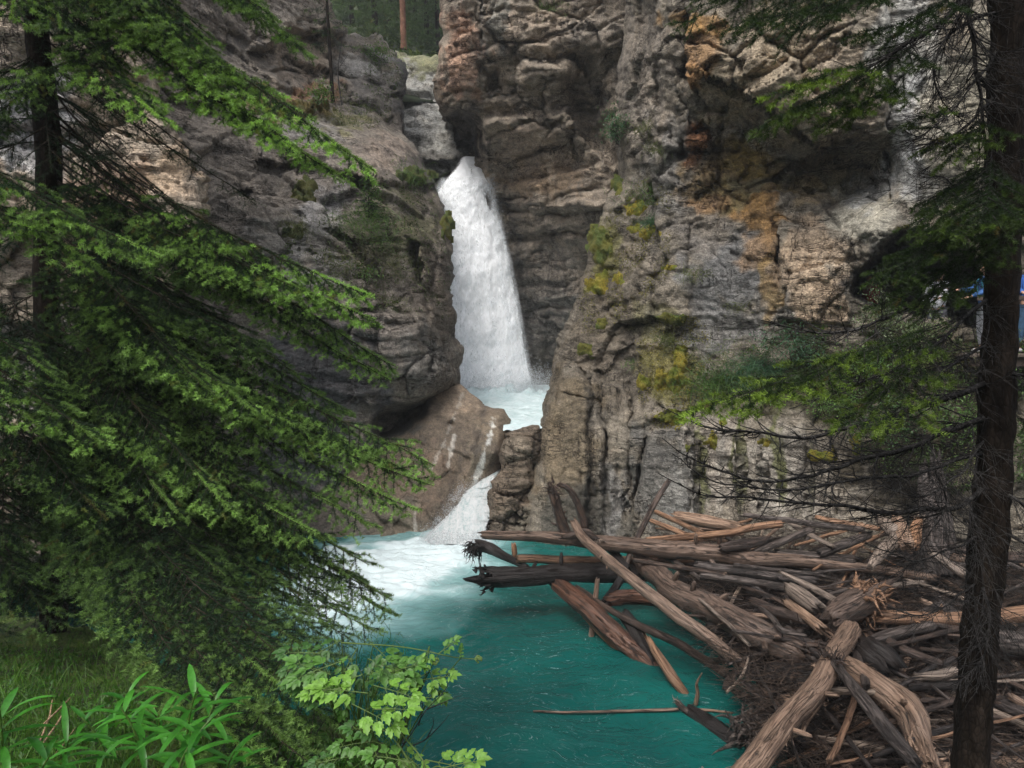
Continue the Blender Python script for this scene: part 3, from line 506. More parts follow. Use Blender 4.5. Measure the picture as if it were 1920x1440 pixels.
# falls: closed sheets of falling water with depth, frayed edges
def falls(name, rows, D, label, seed, thick=0.7, nu=120, nv=240, amp=0.07, parent=None):
    rows = np.array(rows, float); v = np.linspace(0, 1, nv); t = np.linspace(0, 1, len(rows))
    ly, lx, rx, dd = [np.interp(v, t, rows[:, k]) for k in range(4)]
    for a in (ly, lx, rx, dd): a[:] = np.convolve(np.pad(a, 6, 'edge'), np.ones(13) / 13, 'valid')
    u = np.linspace(0, 1, nu); U, V = np.meshgrid(u, v); PX = lx[:, None] + (rx - lx)[:, None] * U; PY = ly[:, None] + 0 * U
    bulge = np.sin(np.pi * U) ** 0.6
    Dm = dd[:, None] - thick * bulge
    W = at(PX.ravel(), PY.ravel(), Dm.ravel())
    st = np.c_[W[:, 0] * 1.7 + seed, V.ravel() * 11.0, np.zeros(W.shape[0])]
    W[:, 1] -= amp * fbm(st, 5, seed, 0.6) + amp * 0.8 * fbm(np.c_[W[:, 0] * 1.0, W[:, 2] * 0.8, np.zeros(len(W))], 3, seed + 1)
    ed = np.minimum(U, 1 - U).ravel() * (rx - lx).repeat(nu); al = -0.05 + 0.7 * sstep(0, 9, ed) + 0.9 * sstep(5, 20, ed); al = np.clip(al, 0, 1.4)
    if name in ('waterfall', 'falling_spray'): al -= 1.25 * np.exp(-((PX - 913 - (PY - 370) * 0.28) / 7) ** 2 - ((PY - 374) / 30) ** 2).ravel() + 0.9 * np.exp(-((PX - 884) / 4) ** 2 - ((PY - 322) / 16) ** 2).ravel()
    th = 0.5 + 0.5 * fbm(np.c_[W[:, 0] * 1.2, W[:, 2] * 0.35, W[:, 1] * 0], 3, seed + 7)
    back = W.copy(); back[:, 1] = at(PX.ravel(), PY.ravel(), (dd[:, None] + 0.25 * bulge).ravel())[:, 1]
    n = W.shape[0]; ix = np.arange(n).reshape(nv, nu); F = np.stack([ix[:-1, :-1].ravel(), ix[1:, :-1].ravel(), ix[1:, 1:].ravel(), ix[:-1, 1:].ravel()], -1)
    Fb = F[:, ::-1] + n; L = np.stack([ix[:-1, 0], ix[:-1, 0] + n, ix[1:, 0] + n, ix[1:, 0]], -1); Rr = np.stack([ix[:-1, -1], ix[1:, -1], ix[1:, -1] + n, ix[:-1, -1] + n], -1)
    uv = np.c_[W[:, 0], V.ravel() * (rows[-1, 0] - rows[0, 0]) / 60.0]
    c = np.c_[th, al, th * 0]
    o = mesh_obj(name, np.r_[W, back], [np.concatenate([F, Fb, L, Rr])], M_white, parent=parent, col=np.r_[c, c], uv=np.r_[uv, uv])
    return tag(o, kind="structure")
# rows: photo y, left x, right x, distance
falls("waterfall", [(292, 862, 912, 27.3), (315, 850, 917, 26.6), (345, 824, 922, 26.2), (375, 806, 930, 26.0), (430, 812, 946, 25.8), (500, 820, 962, 25.6), (570, 826, 975, 25.5), (650, 832, 988, 25.3), (712, 836, 1000, 25.1), (748, 836, 1012, 24.7)], None, "", 5)
falls("cascade", [(868, 934, 950, 17.6), (885, 922, 943, 17.1), (900, 896, 936, 16.8), (918, 872, 932, 16.5), (932, 860, 930, 16.35), (950, 850, 929, 16.1), (975, 828, 922, 15.75), (1000, 800, 914, 15.35), (1024, 780, 918, 14.9)], None, "", 9, thick=0.35, amp=0.06, nu=90, nv=120)

# spray in front of the main fall: a looser, half transparent veil of the same water
falls("falling_spray", [(330, 822, 924, 25.5), (375, 800, 934, 25.3), (430, 806, 950, 25.1), (500, 814, 967, 24.9), (570, 820, 980, 24.8), (650, 826, 994, 24.6), (712, 830, 1004, 24.3), (738, 832, 1010, 24.1)], None, "", 15, thick=0.3, amp=0.16, nu=120, nv=220)
k = NT("spray_veil"); uv = k.attr("UVMap", "Vector"); a_ = k.noise(k.pos((3.5, 1.6, 1), src=uv), 1.0, 8, .8, .8); b_ = k.noise(k.pos((8, 8, 4)), 2.0, 6, .8); f_ = k.n.new("ShaderNodeSeparateColor"); k.L(k.attr("Col"), f_.inputs[0])
k.b.inputs["Base Color"].default_value = (.86, .9, .94, 1); k.b.inputs["Roughness"].default_value = .8; k.b.inputs["Specular IOR Level"].default_value = .0
m_ = k.math('ADD', k.math('MULTIPLY', a_, .6), k.math('MULTIPLY', b_, .5)); k.L(k.math('MULTIPLY', k.ramp(m_, [(.42, 0.0), (.72, .40)]), k.ramp(f_.outputs[1], [(.1, 0.0), (.9, 1.0)])), k.b.inputs["Alpha"])
bpy.data.objects["falling_spray"].data.materials[0] = k.m
# mist hanging over the foot of the fall
def mist(name, c, s, dens):
    bm = bmesh.new(); bmesh.ops.create_icosphere(bm, subdivisions=4, radius=1)
    for v in bm.verts: v.co = Vector([v.co[i] * s[i] for i in range(3)])
    me = bpy.data.meshes.new(name); bm.to_mesh(me); bm.free(); o = bpy.data.objects.new(name, me); COL.objects.link(o); o.location = tuple(c)
    m = bpy.data.materials.new(name); m.use_nodes = True; t = m.node_tree; t.nodes.remove(t.nodes["Principled BSDF"]); v = t.nodes.new("ShaderNodeVolumePrincipled"); v.inputs["Color"].default_value = (.95, .97, 1, 1)
    tc = t.nodes.new("ShaderNodeTexCoord"); ln = t.nodes.new("ShaderNodeVectorMath"); ln.operation = 'LENGTH'; mp = t.nodes.new("ShaderNodeMapping"); mp.inputs["Scale"].default_value = (1 / s[0], 1 / s[1], 1 / s[2]); t.links.new(tc.outputs["Object"], mp.inputs[0]); t.links.new(mp.outputs[0], ln.inputs[0])
    mr = t.nodes.new("ShaderNodeMapRange"); mr.inputs[1].default_value = 1; mr.inputs[2].default_value = 0.1; mr.inputs[3].default_value = 0; mr.inputs[4].default_value = dens; mr.interpolation_type = 'SMOOTHSTEP'; t.links.new(ln.outputs["Value"], mr.inputs[0]); t.links.new(mr.outputs[0], v.inputs["Density"]); t.links.new(v.outputs[0], t.nodes["Material Output"].inputs["Volume"]); me.materials.append(m)
    return tag(o, "thin white mist at the foot of the waterfall", "mist", kind="stuff")

# rougher, greener water for the steep chute
k = NT("chute_water"); uv = k.attr("UVMap", "Vector"); a_ = k.noise(k.pos((7, 2.2, 1), src=uv), 1.0, 8, .78, 1.2); b_ = k.noise(k.pos((5, 5, 5)), 2.2, 7, .75, .6); f_ = k.n.new("ShaderNodeSeparateColor"); k.L(k.attr("Col"), f_.inputs[0]); s_ = k.math('ADD', k.math('MULTIPLY', a_, .55), k.math('MULTIPLY', b_, .45))
k.L(k.ramp(s_, [(.34, (.26, .46, .47)), (.42, (.56, .68, .69)), (.49, (.80, .85, .86)), (.58, (.93, .95, .96))]), k.b.inputs["Base Color"]); k.b.inputs["Roughness"].default_value = .5; k.L(k.bump(s_, .22, .9), k.b.inputs["Normal"])
k.L(k.ramp(k.math('ADD', f_.outputs[1], k.math('MULTIPLY', k.math('SUBTRACT', b_, .5), 2.4)), [(.35, 0.0), (.7, 1.0)]), k.b.inputs["Alpha"]); bpy.data.objects["cascade"].data.materials[0] = k.m
# thrown drops where the water lands
def drops(name, gens, n, r, label, seed):
    rs = np.random.RandomState(seed); Vs = []
    for c, s_, w in gens: q = np.array(c) + rs.normal(size=(int(n * w), 3)) * np.array(s_); q = q[q[:, 2] > (2.2 if c[2] > 2 else 0)]; Vs.append(q)
    Pn = np.concatenate(Vs); m = len(Pn); t = rs.normal(size=(m, 4, 3)); t /= np.linalg.norm(t, axis=2)[..., None]; V = Pn[:, None] + t * (r * rs.uniform(.4, 1.3, (m, 1, 1))); i = np.arange(m)[:, None] * 4; F = np.concatenate([i + np.array(f) for f in ([0, 1, 2], [0, 2, 3], [0, 3, 1], [1, 3, 2])])
    k = NT("thrown_water"); k.b.inputs["Base Color"].default_value = (.88, .92, .95, 1); k.b.inputs["Roughness"].default_value = .9; k.b.inputs["Alpha"].default_value = .5
    tag(mesh_obj(name, V.reshape(-1, 3), F, k.m), label, "spray", kind="stuff")
g_ = [(at(860 + 12 * i, 738 - 2 * abs(i - 6), 24.3), (.30, .3, .34), .07) for i in range(14)] + [(at(830 + 6 * i, 395 + 40 * i, 25.2), (.12, .2, .3), .012) for i in range(4)] + [(at(925 + 9 * i, 360 + 50 * i, 25.4), (.10, .2, .35), .02) for i in range(8)]
drops("spray_drops", g_, 40000, .015, "fine white drops thrown up where the main fall meets the upper pool", 2)
g_ = [(at(800 + 11 * i, 1008 + 4 * (i % 3), 14.9), (.14, .2, .07), .08) for i in range(11)] + [(at(*p), (.10, .12, .09), .07) for p in ((870, 918, 16.4), (856, 936, 16.2), (845, 958, 16.0), (826, 980, 15.7), (890, 903, 16.6), (812, 998, 15.3))]
drops("cascade_spray", g_, 12000, .011, "fine white drops along the left side and foot of the small cascade", 3)
# ================================================================== SPRUCES
def mk_needles(name):
    k = NT(name); c = k.attr("Col"); k.L(c, k.b.inputs["Base Color"]); k.b.inputs["Roughness"].default_value = 0.55; k.b.inputs["Specular IOR Level"].default_value = 0.25
    tr = k.n.new("ShaderNodeBsdfTranslucent"); k.L(k.mix(1.0, c, (1.3, 1.3, 0.7), 'MULTIPLY'), tr.inputs[0]); mx = k.n.new("ShaderNodeMixShader"); mx.inputs[0].default_value = 0.28
    k.t.links.new(k.b.outputs[0], mx.inputs[1]); k.t.links.new(tr.outputs[0], mx.inputs[2]); k.t.links.new(mx.outputs[0], k.out.inputs[0]); return k.m
M_need = mk_needles("spruce_needles")
def mk_bark(name, c1, c2, c3, sc=(14, 14, 3.5)):
    k = NT(name); p = k.pos(sc); a = k.noise(p, 1.0, 5, 0.65, 0.4); b = k.vor(k.pos((38, 38, 16)), 1.0, 'DISTANCE_TO_EDGE'); big = k.noise(k.pos(), 2.2, 3, 0.6)
    col = k.ramp(a, [(0.3, c1), (0.5, c2), (0.7, c3)]); col = k.mix(1.0, col, k.ramp(b, [(0.0, 0.45), (0.12, 1.0)]), 'MULTIPLY'); col = k.mix(1.0, col, k.ramp(big, [(0.3, 0.6), (0.65, 1.3)]), 'MULTIPLY')
    k.L(col, k.b.inputs["Base Color"]); k.b.inputs["Roughness"].default_value = 0.9; k.b.inputs["Specular IOR Level"].default_value = 0.12
    k.L(k.bump(k.math('ADD', a, k.math('MULTIPLY', b, 0.6)), 0.02, 0.9), k.b.inputs["Normal"]); return k.m
M_bark = mk_bark("spruce_bark", (0.006, 0.0045, 0.004), (0.014, 0.010, 0.007), (0.035, 0.026, 0.02))
M_twig = mk_bark("spruce_twig", (0.015, 0.012, 0.010), (0.035, 0.026, 0.02), (0.07, 0.052, 0.04), (30, 30, 30))
M_dead = mk_bark("dead_twig", (0.018, 0.017, 0.017), (0.035, 0.033, 0.032), (0.09, 0.085, 0.08), (30, 30, 30))

def tubes(paths, sides=5):
    """paths: list of (points (m,3), radii (m,)) -> V, F"""
    Vs, Fs, off = [], [], 0; ang = np.arange(sides) * 2 * np.pi / sides; ca, sa = np.cos(ang), np.sin(ang)
    for P, r in paths:
        P = np.asarray(P, float); r = np.asarray(r, float); T = np.gradient(P, axis=0); T /= np.linalg.norm(T, axis=1)[:, None] + 1e-9
        ref = np.array([0.13, 0.21, 0.97]) if abs(T[:, 2]).mean() < 0.85 else np.array([1.0, 0.1, 0])
        A = np.cross(T, ref); A /= np.linalg.norm(A, axis=1)[:, None] + 1e-9; B = np.cross(T, A); m = len(P)
        V = P[:, None] + r[:, None, None] * (A[:, None] * ca[None, :, None] + B[:, None] * sa[None, :, None]); Vs.append(V.reshape(-1, 3))
        i = np.arange(m * sides).reshape(m, sides); j = np.roll(i, -1, axis=1)
        Fs.append(np.stack([i[:-1], j[:-1], j[1:], i[1:]], -1).reshape(-1, 4) + off); off += m * sides
    return np.concatenate(Vs), np.concatenate(Fs)
def bez(A, C, B, n):
    t = np.linspace(0, 1, n)[:, None]; return (1 - t) ** 2 * A + 2 * t * (1 - t) * C + t * t * B
def spline(P, n):
    P = np.asarray(P, float); d = np.r_[0, np.cumsum(np.linalg.norm(np.diff(P, axis=0), axis=1))]; m = len(P)
    if m == 2: t = np.linspace(0, 1, n)[:, None]; return P[0] * (1 - t) + P[1] * t
    # catmull-rom
    Q = np.vstack([2 * P[0] - P[1], P, 2 * P[-1] - P[-2]]); u = np.interp(np.linspace(0, d[-1], n), d, np.arange(m)); i = np.minimum(u.astype(int), m - 2); f = (u - i)[:, None]
    a, b, c, e = Q[i], Q[i + 1], Q[i + 2], Q[i + 3]
    return 0.5 * (2 * b + (c - a) * f + (2 * a - 5 * b + 4 * c - e) * f * f + (3 * b - a - 3 * c + e) * f ** 3)
def nrm(v): return v / (np.linalg.norm(v) + 1e-9)
class Foliage:
    def __init__(s, seed): s.S = []; s.rs = np.random.RandomState(seed); s.tw = []
    def limb(s, path, lmax=0.6, bright=0.5, gap=0.048, subgap=0.042, droop=0.25, start=0.12, thin=0.0, r0=0.02, dens=1.0):
        rs = s.rs; path = np.asarray(path); seg = np.linalg.norm(np.diff(path, axis=0), axis=1); L = seg.sum(); cum = np.r_[0, np.cumsum(seg)] / L
        s.tw.append((path, np.interp(np.linspace(0, 1, len(path)), [0, 1], [r0 * 0.42, 0.002])))
        pt = lambda t: np.array([np.interp(t, cum, path[:, k]) for k in range(3)])
        s.S.append((pt(0.85), pt(1.0), bright, dens, 1.0)); [s.S.append((pt(q_), pt(q_ + .05), bright * .08, dens * 1.1, .9)) for q_ in np.arange(max(start, .2), .85, .05)]
        t = start; side = 1
        while t < 0.985:
            P = pt(t); T = nrm(pt(min(1, t + 0.03)) - pt(t - 0.03)); S_ = nrm(np.cross(T, (0, 0, 1))) * side; side = -side
            if rs.rand() < thin: t += gap / L; continue
            l = lmax * (1 - t) ** 0.6 * min(1, (t - start) / 0.12 + 0.45) * rs.uniform(0.55, 1.15) + 0.09
            bt = bright * (0.30 + 0.75 * t); a = R(rs.uniform(38, 62)); dr = droop * rs.uniform(0.3, 1.6); roll = rs.uniform(-0.35, 0.35)
            d = nrm(T * math.cos(a) + (S_ + np.array([0, 0, roll])) * math.sin(a) - np.array([0, 0, dr]))
            # lateral in three pieces, sagging
            n = 4; Q = [P]; dd = d.copy()
            for q in range(n): Q.append(Q[-1] + dd * l / n); dd = nrm(dd - np.array([0, 0, dr * 0.22 if q < 2 else -0.05]))
            Q = np.array(Q)
            if l > 0.12: s.tw.append((Q, np.linspace(max(0.0018, 0.005 * l / 0.5 + 0.001), 0.0009, n + 1)))
            for q in range(n): s.S.append((Q[q], Q[q + 1], bt if q == n - 1 else bt * 0.06, dens, 1.0))
            st = 0.22 * l; sd2 = 1
            while st < l * 0.97:
                f = st / l * n; q = min(int(f), n - 1); p = Q[q] + (Q[q + 1] - Q[q]) * (f - q); t2 = nrm(Q[q + 1] - Q[q]); s2 = nrm(np.cross(t2, (0, 0, 1)) + 1e-4) * sd2; sd2 = -sd2
                l2 = (0.42 * (l - st) + 0.055) * rs.uniform(0.7, 1.2); a2 = R(rs.uniform(30, 48))
                d2 = nrm(t2 * math.cos(a2) + s2 * math.sin(a2) + np.array([0, 0, rs.uniform(-0.42, 0.08)]))
                e = p + d2 * l2; h_ = p + d2 * l2 * max(0.0, 1 - 0.06 / l2)
                if l2 > 0.08: s.S.append((p, h_, bt * 0.06, dens, 1.0))
                s.S.append((h_, e, bt, dens, 1.0)); st += subgap * rs.uniform(0.7, 1.4)
            t += gap / L * rs.uniform(0.7, 1.35)
    def needles(s, per_m=880, ln=0.0225, wd=0.0027, old=(0.013, 0.034, 0.018), new=(0.30, 0.50, 0.125), hue=0.25):
        rs = s.rs; A = np.array([x[0] for x in s.S]); B = np.array([x[1] for x in s.S]); br = np.array([x[2] for x in s.S]); de = np.array([x[3] for x in s.S])
        L = np.linalg.norm(B - A, axis=1); cnt = rs.poisson(L * per_m * de); idx = np.repeat(np.arange(len(L)), cnt); n = len(idx)
        t = rs.rand(n); P = A[idx] + (B - A)[idx] * t[:, None]; T = (B - A)[idx] / L[idx][:, None]
        rv = rs.normal(size=(n, 3)); rv[:, 2] += 0.35; rv -= T * (rv * T).sum(1)[:, None]; rv /= np.linalg.norm(rv, axis=1)[:, None] + 1e-9
        d = T * rs.uniform(0.25, 0.8, n)[:, None] + rv; d /= np.linalg.norm(d, axis=1)[:, None]
        w = np.cross(d, rs.normal(size=(n, 3))); w /= np.linalg.norm(w, axis=1)[:, None] + 1e-9
        ll = ln * rs.uniform(0.7, 1.2, n)[:, None]; tw_ = (1 + 0.7 * np.clip(br[idx], 0, 1))[:, None]; ll = ll * (0.92 + 0.22 * np.clip(br[idx], 0, 1))[:, None]; V = np.empty((n, 3, 3)); V[:, 0] = P - w * wd * tw_ / 2; V[:, 1] = P + w * wd * tw_ / 2; V[:, 2] = P + d * ll
        sb = rs.rand(len(L)); b = (br[idx] * (0.55 + 0.6 * sb[idx]) * (0.75 + 0.5 * rs.rand(n)))[:, None]; b = np.clip(b, 0, 1)
        c = np.array(old) * (1 - b) + np.array(new) * b; c *= (0.75 + 0.5 * sb[idx] + 0.0 * t)[:, None]
        rare = (rs.rand(len(L)) < 0.02)[idx]; c[rare] = c[rare] * 0.4 + np.array((0.13, 0.10, 0.03)) * 0.6
        return V.reshape(-1, 3), np.arange(n * 3).reshape(-1, 3), np.repeat(c, 3, axis=0)
def trunk_mesh(pts, radii, sides=26, n=160, amp=0.012, seed=0, stubs=()):
    P = spline(pts, n); r = np.interp(np.linspace(0, 1, n), np.linspace(0, 1, len(radii)), radii); V, F = tubes([(P, r)], sides)
    c = np.repeat(P, sides, axis=0); d = V - c; L = np.linalg.norm(d, axis=1)[:, None]; V = V + d / L * (amp * fbm(V * np.array([9, 9, 4]), 4, seed))[:, None]
    return V, F

def spruce(name, label, trunk_pts, trunk_r, limbs, seed, needle_kw=None, cat="tree", group=None, bark=None, loc=None, dead=()):
    base = trunk_pts[-1] if trunk_pts[-1][2] < trunk_pts[0][2] else trunk_pts[0]
    e = empty(name, loc if loc is not None else base, label, cat, group)
    V, F = trunk_mesh(trunk_pts, trunk_r, seed=seed); mesh_obj("trunk", V, F, bark or M_bark, e)
    fo = Foliage(seed)
    for L in limbs: fo.limb(**L)
    V, F, c = fo.needles(**(needle_kw or {})); print('needles', len(F)); mesh_obj("crown", V, F, M_need, e, smooth=False, col=c)
    V, F = tubes(fo.tw, 4); mesh_obj("branches", V, F, M_twig, e)
    return e

# ---- the big spruce on the left
def lt(y): return at(np.interp(y, [-400, 0, 300, 600, 900, 1230], [52, 66, 92, 88, 108, 96]), y, 6.0)
TL = [lt(y) for y in (1230, 900, 600, 300, 0, -400, -900)]
r1 = random.Random(5); limbs = []
def LL(ay, tx, ty, tD, lmax=0.6, bright=0.5, sag=0.06, ax=None, aD=6.0, **kw):
    A = lt(ay) if ax is None else at(ax, ay, aD); B = at(tx, ty, tD); L = np.linalg.norm(B - A); C = (A * 0.45 + B * 0.55) - np.array([0, 0, sag * L]); n = 26
    P = bez(A, C, B, n); P += 0.025 * np.c_[fbm(P * 1.5, 2, int(abs(tx)) + 3), fbm(P * 1.5, 2, int(abs(ty)) + 4), fbm(P * 1.5, 2, int(abs(tx + ty)) + 5)]
    limbs.append(dict(path=P, lmax=lmax, bright=bright, r0=0.022, **kw))
# top boughs
LL(-420, 575, 92, 5.1, 0.75, 0.45); LL(-330, 500, 20, 4.7, 0.7, 0.35); LL(-300, 430, 130, 4.5, 0.7, 0.5); LL(-380, 300, 60, 4.6, 0.7, 0.25); LL(-260, 200, 40, 4.9, 0.6, 0.2); LL(-350, 480, -60, 5.2, .7, .3); LL(-200, 120, 60, 4.7, .5, .3)
LL(-420, 330, -40, 5.5, .8, .2); LL(-450, 60, 20, 5.0, .6, .3); LL(-300, -120, 60, 5.2, .7, .4); LL(-250, 20, 40, 4.6, .5, .6)
# bright bough
LL(-120, 695, 318, 4.25, 0.60, 1.0, -0.02, droop=0.35, start=0.3); LL(-80, 560, 290, 4.35, 0.5, 0.9, 0.0, start=0.35, droop=.3); LL(-140, 480, 190, 4.5, 0.5, 0.8, 0.0, start=0.35); LL(-60, 640, 330, 4.5, .4, .8, .02, start=.5)
LL(-40, 300, 220, 4.4, 0.45, 0.8, start=0.4)
# left boughs
LL(30, -40, 160, 4.9, 0.5, 0.7, ax=330, aD=5.4); LL(90, -60, 210, 5.2, 0.45, 0.4); LL(140, -180, 330, 5.0, 0.5, 0.3)
LL(230, 300, 482, 4.3, 0.5, 0.8, 0.03, ax=-160, aD=5.0, start=0.25, droop=.3); LL(250, 180, 500, 4.4, 0.4, 0.75, 0.03, ax=-200, aD=5.0, start=.3); LL(300, 60, 430, 4.3, .4, .8, .03, ax=-200, aD=4.8)
# thin dark limbs over the pale wall
for a in ((60, 380, 300, 5.6), (110, 470, 375, 5.6), (150, 360, 420, 5.4), (190, 400, 470, 5.8), (215, 330, 380, 6.2), (40, 300, 260, 6.5), (240, 480, 520, 5.8)):
    LL(a[0], a[1], a[2], a[3], 0.38, 0.06, 0.02, thin=0.35, dens=0.35, start=0.05)
# middle
LL(250, 745, 690, 4.9, 0.42, 0.55, 0.03, droop=.35); LL(235, 700, 555, 4.5, 0.45, 0.95, 0.05, start=.42, droop=.45); LL(275, 705, 600, 4.6, 0.45, 0.9, 0.04, start=.4, droop=.4); LL(290, 600, 560, 4.5, .4, .8, .05, start=.4, droop=.5)
LL(300, 640, 640, 5.0, .5, .4); LL(330, 735, 715, 4.9, .35, .7, .03, start=.4)
LL(330, 480, 560, 5.2, .5, .25); LL(360, 560, 700, 5.1, .55, .3); LL(400, 660, 770, 5.0, .5, .35); LL(420, 500, 650, 4.8, .5, .3)
LL(440, 480, 772, 4.4, 0.5, 0.75, 0.02, start=.3, droop=.35); LL(420, 400, 740, 4.4, 0.45, 0.8, 0.0, start=.3); LL(470, 340, 700, 4.6, .5, .4)
LL(560, 190, 830, 4.3, 0.45, 0.8, 0.02, ax=-160, aD=5.0, start=.2); LL(600, 80, 800, 4.2, .45, .75, .02, ax=-200, aD=4.8); LL(480, 100, 700, 4.5, .4, .5, ax=-200, aD=5.)
LL(450, 620, 850, 4.9, .5, .5); LL(470, 660, 830, 4.8, .5, .55); LL(490, 560, 800, 4.7, .5, .6, droop=.4)
LL(480, 815, 872, 4.6, 0.55, 0.75, 0.04, droop=.3); LL(530, 812, 912, 4.6, 0.5, 0.7, 0.05, droop=.35); LL(560, 780, 955, 4.5, 0.5, 0.65, 0.05, droop=.35); LL(500, 760, 880, 4.8, .5, .6)
LL(600, 700, 985, 4.5, 0.5, 0.6, 0.05, droop=.4); LL(640, 600, 1000, 4.4, .5, .6, .05, droop=.45); LL(560, 430, 955, 4.25, 0.5, 0.75, 0.03, start=.3, droop=.4); LL(600, 330, 960, 4.3, .5, .6, droop=.4); LL(640, 200, 980, 4.3, .5, .5, ax=-60, aD=4.8)
LL(620, 500, 930, 4.9, .5, .3); LL(570, 300, 880, 5.2, .6, .2); LL(540, 420, 840, 5.2, .6, .3); LL(620, 560, 1040, 4.9, .5, .3)
# low drooping limbs
LL(660, 640, 1075, 4.9, 0.5, 0.25, 0.05); LL(690, 700, 1112, 4.8, 0.5, 0.4, 0.04); LL(720, 742, 1158, 4.7, 0.5, 0.35, 0.04); LL(700, 560, 1120, 4.6, .5, .3, droop=.3); LL(740, 660, 1200, 4.4, .5, .2, droop=.3)
LL(740, 420, 1080, 4.3, .5, .3, droop=.28); LL(790, 300, 1060, 4.3, .5, .25, droop=.28); LL(760, 560, 1210, 4.3, .5, .2, droop=.3); LL(800, 600, 1290, 3.3, .5, .35, droop=.32); LL(830, 500, 1270, 3.4, .5, .3, droop=.3); LL(860, 540, 1390, 2.85, .45, .6, droop=.32); LL(880, 430, 1350, 3.0, .45, .45, droop=.35); LL(840, 640, 1370, 3.0, .4, .5, droop=.32); LL(850, 580, 1330, 3.1, .45, .5, droop=.3); LL(860, 480, 1440, 2.7, .4, .6, droop=.3); LL(820, 650, 1260, 3.5, .45, .4, droop=.3); LL(780, 540, 1200, 3.9, .5, .3, droop=.3); LL(800, 420, 1230, 3.7, .5, .25, droop=.3); LL(870, 600, 1450, 2.7, .35, .6, droop=.3)
LL(700, 100, 1180, 4.6, .5, .35, ax=-160, aD=5.2); LL(800, 40, 1090, 4.6, .5, .3, ax=-200, aD=5.); LL(780, 150, 1040, 4.8, .5, .3)
LL(660, 690, 1060, 4.75, .5, .5, .04); LL(690, 735, 1125, 4.65, .45, .5, .04); LL(700, 640, 1130, 4.6, .5, .4, .05); LL(740, 700, 1180, 4.45, .45, .45, .05); LL(760, 620, 1200, 4.2, .5, .4); LL(720, 520, 1100, 4.5, .55, .35); LL(780, 480, 1180, 4.1, .5, .35); LL(820, 560, 1300, 3.35, .5, .5); LL(760, 360, 1150, 4.1, .5, .3)
# inner and back limbs all round the trunk, crown shade put into their colour
for i in range(46):
    ay = -350 + i * 27 + r1.uniform(-14, 14); a = r1.uniform(-2.6, 1.9); ln = r1.uniform(0.9, 2.1) * (0.75 if 60 < ay < 330 else 1.0); A = lt(ay)
    B = A + np.array([math.cos(a) * ln, math.sin(a) * ln * 0.8, -ln * r1.uniform(0.25, 0.6)]); th = 0.6 if 60 < ay < 330 else 0.0
    limbs.append(dict(path=bez(A, (A + B) / 2 + np.array([0, 0, 0.06 * ln]), B, 14), lmax=0.55, bright=0.04, r0=0.014, thin=th, dens=0.8 - th * 0.6))
for i in range(26):   # lower left mass
    ay = r1.uniform(520, 1000); A = lt(ay) + np.array([r1.uniform(-1.6, 0.2), r1.uniform(-1, 0), 0]); ln = r1.uniform(1.0, 1.9); a = r1.uniform(-1.7, 0.6)
    B = A + np.array([math.cos(a) * ln, math.sin(a) * ln * .6, -ln * r1.uniform(.3, .6)]); limbs.append(dict(path=bez(A, (A + B) / 2, B, 12), lmax=0.55, bright=0.2, r0=0.012))
spruce("spruce_tree", "large dark green spruce with bright new tips filling the left side of the view", TL, [0.11, 0.11, 0.10, 0.095, 0.085, 0.07, 0.05], limbs, 3)

# ---- the right spruce: trunk and mostly bare limbs
def rt(y): return at(np.interp(y, [-300, 0, 300, 700, 1000, 1440, 1700], [1896, 1890, 1882, 1878, 1851, 1818, 1800]), y, 4.0)
TR = [rt(y) for y in (1750, 1440, 1150, 850, 500, 200, -100, -500)]
e = empty("spruce_tree", TR[0], "dark spruce trunk with bare drooping dead branches at the right edge", "tree")
V, F = trunk_mesh(TR, [0.11, 0.10, 0.097, 0.095, 0.092, 0.09, 0.086, 0.08], sides=40, n=260, amp=0.02, seed=8); mesh_obj("trunk", V, F, M_bark, e)
r2 = random.Random(12); rs2 = np.random.RandomState(4)
def dead_branch(pts, r0=0.014, n=40, tw=34, tl=0.3, down=0.25, lo=0.02):
    P = spline([at(*p) for p in pts], n); P += 0.02 * np.c_[fbm(P * 3, 3, 1), fbm(P * 3, 3, 2), fbm(P * 3, 3, 3)]
    out = [(P, np.linspace(r0, 0.002, n))]; L = np.linalg.norm(np.diff(P, axis=0), axis=1).sum()
    for i in range(tw):
        t = r2.uniform(lo, 0.97); k = int(t * (n - 1)); T = nrm(P[min(k + 1, n - 1)] - P[k]); S_ = nrm(np.cross(T, (0, 0, 1))) * (1 if i % 2 else -1); l = tl * (1.15 - t) * r2.uniform(0.4, 1.4)
        d = nrm(T * r2.uniform(.5, 1.1) + S_ * r2.uniform(.4, 1) + np.array([0, 0, r2.uniform(-down - .5, .35)])); m = 7; Q = [P[k]]
        for q in range(m): Q.append(Q[-1] + d * l / m); d = nrm(d + np.array([r2.uniform(-.2, .2), r2.uniform(-.2, .2), r2.uniform(-.1, .22)]))
        Q = np.array(Q); out.append((Q, np.linspace(max(0.0018, r0 * 0.25), 0.0008, m + 1)))
        for _ in range(int(l / 0.05)):
            q = r2.randrange(1, m); l2 = l * r2.uniform(.15, .4); d2 = nrm(nrm(Q[q + 1] - Q[q]) + np.array([r2.uniform(-.9, .9), r2.uniform(-.9, .9), r2.uniform(-.9, .4)])); Z = [Q[q], Q[q] + d2 * l2 * .5, Q[q] + d2 * l2 + np.array([0, 0, -.1 * l2])]
            out.append((np.array(Z), np.array([0.0014, 0.001, 0.0006])))
    return out
